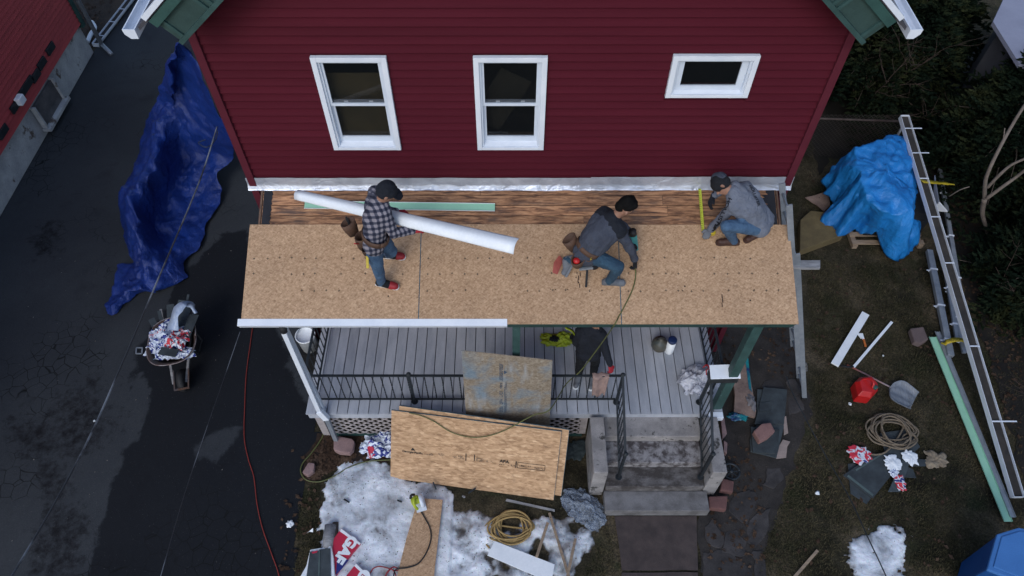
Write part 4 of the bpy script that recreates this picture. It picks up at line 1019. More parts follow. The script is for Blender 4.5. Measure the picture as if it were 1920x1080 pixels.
def coil(name, label, cx, cy, rx, ry, turns, mat, r, seed, z0=.03, extra=(), cat='rope'):
    rnd = random.Random(seed); pts = []; n = 14
    for t in range(turns):
        ox, oy = rnd.uniform(-.22, .22) * rx, rnd.uniform(-.22, .22) * ry; sx, sy = rnd.uniform(.5, 1.0), rnd.uniform(.5, 1.0); ph = rnd.uniform(0, .6)
        for i in range(n):
            a = 2 * math.pi * i / n + ph * math.sin(2 * math.pi * i / n)
            w = .5 - .5 * math.cos(2 * math.pi * i / n) if t else 1
            pts.append(Vector((cx + ox * w + rx * sx * math.cos(a), cy + oy * w + ry * sy * math.sin(a), z0 + .012 * t * .6 + rnd.uniform(0, .02))))
    pts = list(extra) + pts
    return MB().tube(curve_pts(pts, 5), r, 6).build(name, mat, label=label, cat=cat)
c = G(958, 992); coil('rope_coil', 'yellow tan rope coil lying on the thin snow by the white board', c.x, c.y, .34, .27, 12, ROPE_T, .0135, 3, extra=[G(918, 1028, .03), G(906, 1010, .03), G(915, 985, .04)])
c = G(1668, 815); coil('rope_coil', 'grey brown rope coil heaped over the shingles on the right lawn', c.x, c.y, .43, .30, 9, ROPE_D, .0145, 8, z0=.08, extra=[G(1605, 840, .08), G(1620, 850, .08), G(1660, 848, .1)])
# overhead wires
def wire(name, label, pts, r, mat): return MB().tube(curve_pts(pts, 10), r, 6).build(name, mat, label=label, cat='wire')
wire('service_cable', 'thick grey service cable crossing the blue tarp and wheelbarrow side of the driveway', [G(407, 238, 4.7), G(372, 345, 4.6), G(300, 515, 4.65), G(232, 675, 4.8), G(170, 815, 5.0), G(100, 948, 5.25), G(22, 1080, 5.5), G(-70, 1230, 5.9)], .0085, GREYM)
wire('service_cable', 'hair thin dark wire over the black asphalt, left of the red cord', [G(450, 622, 3.2), G(418, 715, 3.4), G(385, 810, 3.7), G(345, 930, 4.1), G(302, 1078, 4.6), G(260, 1230, 5.0)], .0035, GREYM)
wire('service_cable', 'thin dark wire crossing the right snow patch', [G(1474, 705, 3.0), G(1490, 745, 3.1), G(1540, 840, 3.3), G(1590, 928, 3.6), G(1625, 1003, 3.9), G(1662, 1082, 4.2), G(1720, 1220, 4.6)], .0055, IRON)
MB().tube(curve_pts([G(385, 262, 4.62), G(372, 268, 4.6), G(388, 276, 4.6), G(404, 262, 4.6), G(408, 246, 4.65)], 5), .006, 5).build('cable_loop', IRON, label='small loose loop at the top of the thick service cable', cat='wire')

# ================================================================== TARPS
def tarp_drape():
    # left edge, ridge and right edge traced on the ground; the sheet hangs from the house side and trails over the driveway
    rows = [  # (left px,py,z) (ridge) (mid) (right)
        ((335, 84, 3.2), (342, 86, 3.3), (350, 90, 3.2), (360, 96, 3.0)),
        ((318, 115, 2.5), (330, 120, 2.75), (345, 125, 2.5), (385, 150, 2.6)),
        ((305, 165, 1.6), (328, 172, 1.95), (345, 185, 1.6), (412, 212, 1.9)),
        ((283, 202, 1.1), (328, 205, 1.35), (350, 235, 1.1), (434, 268, 1.2)),
        ((274, 240, .6), (300, 258, 1.05), (350, 285, .40), (440, 298, .55)),
        ((262, 295, .30), (292, 306, .95), (340, 330, .22), (414, 328, .30)),
        ((240, 340, .12), (262, 350, .88), (322, 372, .12), (414, 368, .12)),
        ((228, 368, .05), (250, 372, .78), (305, 425, .10), (395, 415, .06)),
        ((227, 420, .05), (262, 430, .60), (310, 455, .12), (376, 460, .05)),
        ((240, 458, .05), (270, 470, .35), (310, 490, .30), (352, 492, .05)),
        ((245, 492, .05), (275, 510, .28), (300, 520, .22), (345, 520, .04)),
        ((222, 498, .06), (262, 538, .18), (290, 545, .15), (318, 540, .03)),
        ((216, 540, .05), (236, 548, .14), (252, 550, .10), (270, 548, .03)),
        ((200, 568, .04), (214, 572, .12), (226, 574, .08), (238, 566, .03)),
        ((199, 588, .03), (205, 590, .05), (210, 591, .05), (216, 588, .03))]
    NV, NU = 220, 90
    cols = [curve_pts([G(*r[c]) for r in rows], 10) for c in range(4)]
    L = len(cols[0]) - 1
    def f(u, v):
        t = v * L; i = min(int(t), L - 1); w = t - i
        q = [cc[i].lerp(cc[i + 1], w) for cc in cols]
        s_ = u * 3; k = min(int(s_), 2); ww = s_ - k
        a = q[max(k - 1, 0)]; b = q[k]; c_ = q[k + 1]; d = q[min(k + 2, 3)]
        p = .5 * ((2 * b) + (c_ - a) * ww + (2 * a - 5 * b + 4 * c_ - d) * ww * ww + (3 * b - a - 3 * c_ + d) * ww ** 3)
        e = math.sin(math.pi * min(1, max(0, u)))
        fold = abs(nz((p.x * 1.0 + p.y * .5, p.y * .45 - p.x * .5, p.z * .5), 1.9, 4, 3)) * .22 + (.5 - abs(nz(p, 3.4, 2, 5))) * .10 + (.4 - abs(nz(p, 7, 2, 8))) * .05 - .04
        ed = .35 + .65 * e
        p = p + Vector((.09 * nz((v * 9, 0, 0), 1.6, 3, 2) * (abs(u - .5) * 2), 0, 0)) + Vector((-.3, -.25, .9)) * fold * ed * (1.0 if v < .95 else .3)
        p.z = max(p.z, .02); return p
    return MB().grid(NU, NV, f).build('blue_tarp', TARP_D, solid=.003, label='large dark blue tarp trailing down the driveway beside the house', cat='tarp')
tarp_drape()
def tarp_pile():
    top = [G(*p) for p in ((1600, 278, 1.25), (1640, 272, 1.3), (1672, 258, 1.35), (1692, 290, 1.3), (1700, 340, 1.15), (1704, 390, 1.1), (1660, 400, 1.1), (1628, 372, 1.15), (1612, 330, 1.2))]
    base = [G(*p) for p in ((1574, 300, .75), (1628, 268, 1.2), (1688, 258, 1.1), (1712, 300, .8), (1722, 380, .6), (1716, 428, .3), (1698, 482, .08), (1664, 480, .1), (1640, 440, .35), (1600, 440, .12), (1578, 440, .2), (1545, 412, .2), (1556, 380, .3), (1543, 350, .4))]
    cc = sum(top, Vector()) / len(top); cc.z += .05
    base.append(base[0]); B = curve_pts(base, 12)[:-1]; top.append(top[0]); T_ = curve_pts(top, 12)[:-1]
    n = 168
    def samp(A, t): 
        t = (t % 1.0) * len(A); i = int(t); return A[i % len(A)].lerp(A[(i + 1) % len(A)], t - i)
    # match both loops by angle round the centre
    def byang(A, a):
        best = None
        for i in range(len(A)):
            p = A[i] - cc; th = math.atan2(p.y, p.x); d = abs((th - a + math.pi) % (2 * math.pi) - math.pi)
            if best is None or d < best[0]: best = (d, A[i])
        return best[1]
    tb = [byang(T_, math.pi - 2 * math.pi * i / n) for i in range(n)]
    bb = [byang(B, math.pi - 2 * math.pi * i / n) for i in range(n)]
    sm = lambda A: [sum((A[(i + k) % n] for k in range(-2, 3)), Vector()) / 5 for i in range(n)]
    tb, bb = sm(sm(tb)), sm(bb)
    def f(u, v):
        i = int(u * n) % n
        if v < .4: t = v / .4; p = cc.lerp(tb[i], t); fo = .02
        else:
            t = (v - .4) / .6; p = tb[i].lerp(bb[i], t); p.z = tb[i].z + (bb[i].z - tb[i].z) * (t ** 1.25); fo = .04 + .10 * t
        a = 2 * math.pi * u; dirv = Vector((-math.cos(a), math.sin(a), 0))
        fold = nz((math.cos(a) * 2.1, math.sin(a) * 2.1, v * .9), 1.35, 4, 4)
        p = p + dirv * fold * fo * 1.5 + Vector((0, 0, 1)) * (nz(p, 2.2, 3, 6) * .08 + (.4 - abs(nz(p, 3.0, 2, 9))) * .13); p.z = max(.03, p.z); return p
    return MB().grid(n, 46, f).build('tarp_cover', TARP_B, solid=.003, label='bright blue tarp draped over the pile on the wooden pallet', cat='tarp')
tarp_pile()
pal = empty('wooden_pallet', G(1660, 455)); tag(pal, 'wooden pallet showing under the bright blue tarp', 'pallet')
pa, pb = G(1600, 462, .02), G(1722, 462, .02); dx = Vector((1, 0, 0)); dy = Vector((0, 1, 0))
L = (pb - pa).length
for i in range(3): MB().box((pa.x + L * (i + .0) / 2, pa.y + .5, .06), (.09, 1.1, .09)).build('stringer', WOOD, pal)
for i in range(6): MB().box((pa.x + L / 2, pa.y + .02 + i * .2, .118), (L + .12, .10, .022)).build('slat', WOOD, pal)
MB().box((pa.x + L / 2 + .1, pa.y + .65, .45), (L * .85, .95, .62)).build('covered_load', BLACKC, label='dark boxed load under the bright blue tarp', cat='load')
rect([G(1520, 395, .22), G(1552, 398, .25), G(1582, 440, .22), G(1500, 470, .22), G(1501, 412, .22)], 'insulation_board', INSUL, .18, label='thick tan board lying between the ladder and the blue tarped pile', cat='board', bevel=.01)
o = MB(); P = [G(1510, 370, .1), G(1528, 366, .12), G(1552, 358, .16), (G(1557, 385, .12)), G(1545, 396, .1), G(1532, 384, .1), G(1524, 380, .08)]
o.prism(P, (0, 0, -.02)).build('cardboard_scrap', CARD, label='torn pale cardboard at the left foot of the tarped pile', cat='cardboard')

# ================================================================== GROUND OBJECTS, LEFT AND FRONT
def crumple(name, c, size, mat, seed, h=.16, res=26, label=None, cat=None, group=None, parent=None, rz=0, solid=.002, soft=False):
    c = Vector(c); res = int(res * 1.6); rnd_ = random.Random(seed)
    cr = [(rnd_.uniform(0, 6.28), rnd_.uniform(-.5, .5), rnd_.uniform(.5, 1)) for _ in range(7)]
    def f(u, v):
        x, y = (u - .5), (v - .5); a = math.atan2(y, x); rr = min(1, math.hypot(x, y) * 1.75)
        k = max(abs(x), abs(y)) / max(1e-6, math.hypot(x, y)); e = (k ** .7) * (1 + (.16 if soft else .42) * nz((math.cos(a), math.sin(a), 0), 1.9, 4, seed))
        xx, yy = x * size[0] * e, y * size[1] * e
        wx, wy = x + .12 * nz((x, y, 3), 3, 2, seed), y + .12 * nz((x, y, 7), 3, 2, seed)
        rg = 0
        for (t, o, w_) in cr: rg = max(rg, w_ * max(0, 1 - abs(wx * math.cos(t) + wy * math.sin(t) - o) * 9))
        z = h * (1 - rr ** 2.2) * (.55 + .5 * nz((x, y, 1), 2.4, 3, seed)) + h * (.22 if soft else .36) * rg * (1 - .6 * rr) + h * (.25 if soft else .45) * abs(nz((x, y, 5), 4.5, 3, seed)) + .008
        q = Vector((xx + h * .25 * nz((x, y, 2), 5, 3, seed), yy + h * .25 * nz((x, y, 8), 5, 3, seed), max(.004, z))); q.rotate(Matrix.Rotation(rz, 3, 'Z')); return c + q
    return MB().grid(res, res, f).build(name, mat, parent, solid=solid, label=label, cat=cat, group=group, smooth=True)
crumple('wrapper_heap', G(716, 838, .01), (.62, .42), WRAP, 11, .16, label='crumpled white and blue wrapping with a red edge beside the leaning sheets', cat='wrapping')
MB().quadbox(G(692, 824, .16), G(688, 838, .10), G(694, 860, .06), G(706, 850, .1), (0, 0, -.004)).build('wrapper_strip', PRED, label='red strip of plastic at the left end of the wrapper heap', cat='wrapping')
def stone(name, px, z, h, mat, label, cat='stone', group=None, seed=0, bev=.02, parent=None):
    P = [G(a, b, z) for a, b in px]
    if bev < .008:
        P = [P[i].lerp(P[(i + 1) % len(P)], t) for i in range(len(P)) for t in (0, .25, .5, .75)]
        P = [p + Vector((nz(p, 7, 3, seed) * .045, nz(p, 7, 3, seed + 1) * .045, 0)) for p in P]
    P = [p + Vector((nz(p, 5, 2, seed) * .02, nz(p, 5, 2, seed + 1) * .02, nz(p, 3, 2, seed) * .015)) for p in P]
    return MB().prism(P, (0, 0, -h)).build(name, mat, parent, bevel=bev, label=label, cat=cat, group=group)
stone('paving_stone', [(626, 822), (634, 818), (658, 820), (664, 826), (663, 842), (656, 850), (634, 848), (625, 842)], .15, .12, PINK, 'pale pink octagonal stone at the foot of the downspout')
stone('paving_stone', [(578, 866), (590, 868), (588, 882), (576, 892), (566, 884)], .12, .10, PINK, 'small pink stone inside the hose loop at the lawn edge')
stone('red_block', [(1354, 860 + 38), (1377, 902), (1374, 924), (1350, 918)], .14, .12, M('red_brick', (.15, .072, .065), (.09, .045, .043), 5, .9, .5, 60), 'upper of two red brick blocks beside the steps', 'brick')
stone('red_block', [(1328, 932), (1364, 930), (1362, 956), (1330, 952)], .13, .12, MATS['red_brick'], 'lower of two red brick blocks beside the bottom step', 'brick')
def octo(cx, cy, rx, ry, n=8, j=.15, seed=1):
    r_ = random.Random(seed); return [(cx + rx * math.cos(2 * math.pi * i / n + .3) * r_.uniform(1 - j, 1 + j), cy + ry * math.sin(2 * math.pi * i / n + .3) * r_.uniform(1 - j, 1 + j)) for i in range(n)]
stone('paving_stone', [(1413, 808), (1428, 795), (1446, 793), (1453, 808), (1440, 820), (1425, 829)], .22, .12, M('dusty_red_stone', (.27, .15, .135), (.19, .105, .10), 5, .9, .4, 50), 'dusty red stone lying on the dark shingles')
stone('paving_stone', [(1708, 616), (1732, 613), (1742, 636), (1728, 644), (1714, 640)], .14, .12, M('mauve_stone', (.155, .115, .11), (.11, .08, .08), 5, .9, .4, 50), 'brown block on the lawn at the top of the mint strip')
st_ = MB().tube([G(608, 1010, .05), G(616, 960 + 30, .06), G(618, 1038, .06)], .06, 8)
MB().tube([G(620, 985, .10), G(613, 1038, .10)], [.085, .075], 10).build('log', WOODG, label='short grey log poking out behind the grey shingle bundle', cat='log')
MB().tube([G(629, 980, .06), G(627, 1020, .06)], .045, 8).build('log', BARK, label='dark thin log beside the red printed wrapper', cat='log')
# shingle bundles
def bundle(name, label, px, z, h, mat, group, parts):
    o = empty(name, G(*px[0], 0)); tag(o, label, 'shingles', group); MB().prism([G(a, b, z) for a, b in px], (0, 0, -h)).build('bundle', mat, o, bevel=.01); 
    for nm, q, zz, mt in parts: MB().prism([G(a, b, zz) for a, b in q], (0, 0, -.004)).build(nm, mt, o)
    return o
gaf = bundle('shingle_bundle', 'red printed shingle bundle lying behind the opened grey bundle', [(640, 990), (676, 1018), (640, 1062), (630, 1078), (603, 1040)], .12, .10, PRED, 'packed shingle bundles by the lawn edge',
       [('white_band', [(640, 991), (676, 1018.5), (674, 1022), (637, 996)], .125, PWHITE), ('blue_band', [(632, 1046), (654, 1050), (643, 1064), (630, 1078)], .125, PBLUE)])
def gtext(txt, p, q, z, size, parent, mat=PWHITE, bold=.012):
    a, b = G(*p, z), G(*q, z); return textmesh(txt, 'print', mat, parent, frame(a.lerp(b, .5), b - a, Vector((0, 0, 1)).cross(b - a)), size, bold=bold)
gtext('GAF', (660, 1012), (636, 1048), .127, .21, gaf)
gaf2 = bundle('shingle_bundle', 'red printed shingle bundle half out of frame at the bottom edge', [(668, 1056), (690, 1080), (700, 1110), (650, 1110), (645, 1084)], .12, .10, PRED, 'packed shingle bundles by the lawn edge',
       [('white_band', [(668, 1057), (692, 1081), (689, 1084), (664, 1061)], .125, PWHITE)])
gtext('GAF', (684, 1076), (660, 1112), .127, .21, gaf2)
ob = empty('shingle_bundle', G(600, 1050)); tag(ob, 'opened bundle of dark grey shingles with torn white wrapping at lower left', 'shingles', 'packed shingle bundles by the lawn edge')
MB().prism([G(a, b, .17) for a, b in ((581, 1030), (600, 1027), (621, 1023), (625, 1045), (628, 1085), (560, 1085), (574, 1060))], (0, 0, -.15)).build('wrapping', PWHITE, ob, bevel=.02)
for i, (x0, x1) in enumerate(((580, 598), (598.6, 619))):
    MB().prism([G(x0 + 1, 1034 - i * 4, .19), G(x1, 1033 - i * 5, .19), G(x1 + (1 if i else -2), 1085, .19), G(x0 - (6 if i == 0 else 2), 1085, .19)], (0, 0, -.02)).build('shingle', SHING, ob)
MB().prism([G(598, 1030, .2), G(600, 1030, .2), G(599, 1085, .2), G(596, 1085, .2)], (0, 0, -.004)).build('seal_strip', M('green_grey_strip', (.09, .13, .13), None, 9, .8), ob)
MB().prism([G(584, 1035, .195), G(596, 1032, .195), G(594, 1036, .195), G(586, 1038, .195)], (0, 0, -.003)).build('wrap_scrap', PRED, ob)
# osb offcut, circular saw
OC = MB().prism([G(a, b, .135) for a, b in ((784, 934), (830, 937), (813, 1085), (743, 1085), (762, 1010))], (0, 0, -.02)).build('sheathing_offcut', OSB_R, label='narrow osb offcut lying on the snow under the circular saw', cat='board')
sw = empty('circular_saw', G(785, 945, .13)); tag(sw, 'lime green circular saw resting at the top of the osb offcut', 'saw')
q = G(785, 943, .15)
SWZ = .08
MB().box((q.x + .02, q.y, .16), (.15, .27, .008), rz=.3).build('base_plate', ALU, sw)
m_ = MB(); m_.lathe((q.x + .05, q.y, .24), [(.0, -.02), (.095, -.02), (.10, -.01), (.10, .025), (.05, .035), (0, .035)], 20, axis=(1, .3, .1)); m_.build('blade_guard', ALU, sw)
m_ = MB(); m_.lathe((q.x - .0, q.y + .01, .25), [(0, -.10), (.045, -.10), (.055, -.06), (.055, .02), (.03, .05), (0, .05)], 14, axis=(1, .3, .1)); m_.build('motor', YELG, sw)
MB().tube(curve_pts([(q.x - .02, q.y + .05, .28), (q.x - .05, q.y + .0, .35), (q.x - .04, q.y - .09, .32), (q.x + .0, q.y - .12, .23)], 5), .022, 8).build('handle', YELG, sw)
MB().tube(curve_pts([(q.x - .06, q.y + .09, .24), (q.x - .10, q.y + .07, .28), (q.x - .11, q.y + .02, .26)], 5), .018, 8).build('front_handle', RUBBER, sw)
# white board on the snow
MB().prism([G(a, b, .14) for a, b in ((927, 1014), (1040, 1058), (1034, 1092), (1000, 1078), (914, 1041))], (0, 0, -.02)).build('white_board', PWHITE, label='plain white board end lying beside the yellow tan rope', cat='board', bevel=.003)
for i, (p, q, w_, lab) in enumerate((((1030, 962), (1068, 1085), .045, 'long thin stick crossing the other beside the white board'), ((1079, 1010), (1062, 1090), .05, 'pale stick leaning right, crossing the long thin stick'), ((1027, 980), (1006, 1045), .05, 'leftmost pale stick, tapering up beside the rope coil'))):
    a, b = G(*p, .07 + .03 * i), G(*q, .09 + .03 * i); MB().beam(a, b, w_ * .8, .03).build('wooden_stick', WOOD, label=lab, cat='stick', group='sticks on the thin snow')
a, b = G(1533, 1032, .04), G(1487, 1085, .04); MB().beam(a, b, .04, .02).build('wooden_stick', WOOD, label='single pale stick on the lawn at the bottom edge', cat='stick')
crumple('plastic_bag', G(1096, 954, .01), (.74, .46), BAGC, 21, .17, 44, soft=True, label='clear plastic sheeting crumpled at the left foot of the steps', cat='plastic bag', rz=-.65)
crumple('round_screen', G(1080, 845, .01), (.34, .34), M('dark_mesh', (.035, .05, .055), (.02, .03, .035), 40, .7), 22, .03, 12, label='dark round mesh lid in the shade between the sheets and steps', cat='lid')
MB().prism([G(a, b, .02) for a, b in ((950, 935), (1040, 955), (1040, 959), (948, 939))], (0, 0, -.02)).build('lawn_edging', WOODG, label='low grey edging board between the leaning sheets and snow', cat='edging')
# bucket left of the deck
bk = empty('bucket', G(573, 634, .86)); tag(bk, 'white bucket full of dark soil outside the left railing', 'bucket')
bz = .55; q = G(572, 628, bz + .36)
MB().lathe((q.x, q.y, bz), [(.0, 0), (.125, 0), (.15, .34), (.16, .345), (.16, .365), (.145, .365), (.142, .33), (.0, .33)], 26).build('pail', PWHITE, bk)
MB().lathe((q.x, q.y, bz + .30), [(.0, .01), (.10, .018), (.139, .012), (.139, 0), (0, 0)], 20).build('soil', SOIL, bk, smooth=False)
MB().tube(curve_pts([(q.x - .155, q.y, bz + .35), (q.x - .08, q.y + .12, bz + .375), (q.x + .07, q.y + .12, bz + .375), (q.x + .155, q.y, bz + .35)], 6), .005, 6).build('handle', GALV, bk)
MB().box((q.x, q.y, bz / 2), (.32, .32, bz)).build('bucket_stand', DARKIN, label='dark crate carrying the white bucket', cat='crate')
# trims scattered on the right lawn
def slab2(name, label, p0, p1, w, z, mat, h=.03, cat='trim board', **k):
    a, b = G(*p0, z), G(*p1, z); return MB().beam(a, b, w, h).build(name, mat, label=label, cat=cat, bevel=.002, **k)
slab2('white_trim_piece', 'wider white metal piece lying on the right lawn', (1623, 588), (1565, 684), .13, .05, PWHITE)
slab2('white_trim_piece', 'narrow white strip lying on the right lawn beside the hammer', (1672, 604), (1600, 689), .045, .04, PWHITE)
hm = empty('hammer', G(1620, 640, .03)); tag(hm, 'hatchet with orange handle between the two white pieces', 'hammer')
MB().beam(G(1618, 632, .04), G(1623, 650, .04), .032, .025).build('handle', ORANGEP, hm, bevel=.006); MB().beam(G(1616, 627, .045), G(1619, 636, .045), .03, .02).build('neck', PWHITE, hm)
MB().prism([G(1608, 625, .05), G(1618, 624.5, .05), G(1620, 632, .05), G(1615, 634, .05)], (0, 0, -.03)).build('head', PWHITE, hm, bevel=.004)
# gas can
gc = empty('gas_can', G(1628, 725)); tag(gc, 'red fuel can with dark green cap on the right lawn', 'fuel can')
P = [G(a, b, .30) for a, b in ((1606, 712), (1615, 703), (1636, 701), (1650, 716), (1650, 728), (1637, 742), (1612, 738))]; cc = sum(P, Vector()) / len(P); cc.z = 0
P0 = [Vector((cc.x + (p.x - cc.x) * 1.0, cc.y + (p.y - cc.y) * 1.0, .02)) for p in P]
lo = [Vector((p.x, p.y, .02)) for p in P]; mid = [Vector((p.x, p.y, .22)) for p in P]; hi_ = [Vector((cc.x + (p.x - cc.x) * .72, cc.y + (p.y - cc.y) * .72, .30)) for p in P]
n = len(P); MB().add(lo + mid + hi_, [tuple(range(n))[::-1], tuple(range(2 * n, 3 * n))] + [(i + k * n, (i + 1) % n + k * n, (i + 1) % n + (k + 1) * n, i + (k + 1) * n) for i in range(n) for k in (0, 1)]).build('can', REDP, gc, bevel=.012)
MB().tube(curve_pts([(cc.x - .07, cc.y + .09, .29), (cc.x - .0, cc.y + .06, .365), (cc.x + .04, cc.y - .02, .37), (cc.x + .03, cc.y - .07, .30)], 5), .02, 8).build('handle', REDP, gc)
MB().lathe((cc.x + .07, cc.y - .07, .28), [(0, 0), (.035, 0), (.038, .06), (.03, .065), (0, .065)], 14).build('cap', GREENDK, gc)
# snow shovel
sh = empty('shovel', G(1690, 740)); tag(sh, 'grey scoop shovel lying beside the red fuel can', 'shovel')
MB().tube([G(1588, 684, .05), G(1622, 701, .05), G(1650, 716, .06), G(1670, 726, .08)], .014, 8).build('shaft', M('worn_orange_shaft', (.34, .085, .055), (.25, .3, .34), 1.2, .6, 0), sh)
MB().tube([G(1576, 686, .05), G(1588, 688, .08), G(1600, 688, .05)], .018, 8).build('grip', RUBBER, sh)
A = [G(*p) for p in ((1668, 727, .08), (1676, 719, .09), (1694, 717, .09), (1721, 738, .04))]; B_ = [G(*p) for p in ((1668, 729, .08), (1668, 745, .09), (1680, 757, .08), (1706, 769, .04))]
ca, cb_ = curve_pts(A, 6), curve_pts(B_, 6)
def fsh(u, v):
    i = v * (len(ca) - 1); k = min(int(i), len(ca) - 2); w = i - k; a = ca[k].lerp(ca[k + 1], w); b = cb_[k].lerp(cb_[k + 1], w)
    p = a.lerp(b, u); p.z += .012 * math.cos(u * math.pi * 6) * v - .035 * math.sin(math.pi * u) + (.04 if u in (0, 1) else 0); p.z = max(.02, p.z); return p
MB().grid(24, 14, fsh).build('blade', BLADE, sh, solid=.005)
# shingles and scrap pile on the right
sp = empty('shingle_pile', G(1640, 890)); tag(sp, 'loose charcoal shingles piled under the grey brown rope coil', 'shingles')
for i, (q, z) in enumerate(((((1590, 870), (1600, 868), (1660, 905), (1640, 925), (1625, 945), (1595, 925)), .03), (((1581, 891), (1640, 850), (1690, 868), (1660, 905), (1637, 934)), .07), (((1630, 860), (1715, 820), (1725, 838), (1700, 862), (1660, 880)), .06), (((1650, 812), (1700, 805), (1715, 822), (1660, 850)), .05), (((1673, 905), (1692, 862), (1706, 866), (1688, 922), (1665, 922)), .09), (((1690, 870), (1712, 880), (1718, 896), (1696, 895)), .05), (((1715, 860), (1738, 862), (1736, 874), (1712, 874)), .04))):
    MB().prism([G(a, b, z) for a, b in q], (0, 0, -.012)).build('shingle', SHING, sp)
for q in (((1588, 893), (1636, 930), (1638, 927), (1591, 890)), ((1604, 880), (1660, 846), (1662, 848), (1606, 883))):
    MB().prism([G(a, b, .078) for a, b in q], (0, 0, -.004)).build('seal_strip', MATS['green_grey_strip'], sp)
for i, (c, sz, mt, lab) in enumerate((((1611, 853), (.34, .30), WRAPR, 'red and white torn wrapper at the left end of the rope coil'), ((1672, 868), (.25, .26), PWHITE, 'white torn paper lying on the loose shingles'), ((1706, 858), (.21, .28), PWHITE, 'bright white scrap right of the loose shingles'), ((1688, 905), (.16, .26), WRAPR, 'small red and blue scrap below the loose shingles'), ((1674, 886), (.15, .16), WRAP, 'tiny blue and red scrap on the loose shingles'))):
    crumple('wrapper_scrap', G(*c, .085), sz, mt, 40 + i, .022, 14, label=lab, cat='wrapping', group='scraps round the shingle pile')
crumple('work_glove', G(1753, 862, .01), (.30, .28), M('tan_glove', (.28, .23, .165), (.19, .15, .11), 9, .95, .4, 60), 55, .07, 16, label='crumpled beige work glove on the right lawn', cat='glove')
for (x, y, s_) in ((1593, 758, .05), (1532, 925, .06), (1655, 668, .03), (178, 790, .03), (545, 983, .10)):
    crumple('paper_scrap', G(x, y, .01), (s_, s_), PWHITE, int(x), .03, 6, label={1593: 'tiny white sliver on the lawn below the fuel can', 1532: 'small white scrap on the bare soil right of the walk', 1655: 'white speck on the lawn beside the narrow white strip', 178: 'white speck on the old asphalt', 545: 'white scrap on the driveway edge left of the snow'}[x], cat='litter')
MB().quadbox(G(575, 1000, .04), G(587, 990, .06), G(587, 998, .04), G(580, 997, .03), (0, 0, .003)).build('paper_scrap', PWHITE, label='folded pale leaf of plastic on the lawn edge left of the snow', cat='litter')
# shingles and cardboard beside the steps
sp = empty('shingle_stack', G(1440, 790)); tag(sp, 'stack of dark shingles with dusty red stone on top, right of the steps', 'shingles')
for q, z in ((((1420, 730), (1476, 732), (1470, 800), (1456, 858), (1408, 846), (1406, 825), (1418, 800)), .05), (((1432, 726), (1475, 730), (1470, 795), (1415, 795)), .085), (((1408, 800), (1462, 805), (1456, 850), (1412, 848)), .10), (((1424, 756), (1448, 752), (1446, 770), (1424, 772)), .10)):
    MB().prism([G(a, b, z) for a, b in q], (0, 0, -.03)).build('shingle', SHING, sp)
cx_ = empty('flattened_box', G(1390, 730)); tag(cx_, 'wet flattened cardboard box with teal edges, behind the green post', 'cardboard')
MB().prism([G(a, b, .12) for a, b in ((1378, 740), (1372, 700), (1386, 660), (1402, 675), (1412, 735), (1418, 770), (1416, 782), (1376, 772))], (0, 0, -.06)).build('panel', CARD, cx_, bevel=.008)
MB().prism([G(a, b, .125) for a, b in ((1397, 671), (1403, 671), (1409, 730), (1411, 736), (1404, 728))], (0, 0, -.01)).build('edge_label', TEALP, cx_)
crumple('end_flap', G(1383, 783, .05), (.34, .16), TEALP, 61, .08, 12, parent=cx_)
crumple('paper_scrap', G(1408, 755, .1), (.14, .3), M('dull_paper', (.2, .19, .2), None, 6, .8), 63, .05, 10, label='grey crumpled paper between the cardboard box and the shingle stack', cat='litter')
MB().prism([G(a, b, .03) for a, b in ((1468, 824), (1482, 828), (1476, 838), (1474, 858), (1456, 860), (1452, 852))], (0, 0, -.01)).build('cardboard_scrap', M('torn_paper', (.36, .28, .25), (.25, .2, .18), 6, .9), label='torn tan paper at the lower right of the shingle stack', cat='cardboard')
MB().prism([G(a, b, .05) for a, b in ((1469, 782), (1474, 780), (1478, 812), (1470, 816))], (0, 0, -.01)).build('paper_scrap', MATS['torn_paper'], label='narrow pale strip on the right edge of the shingle stack', cat='litter')
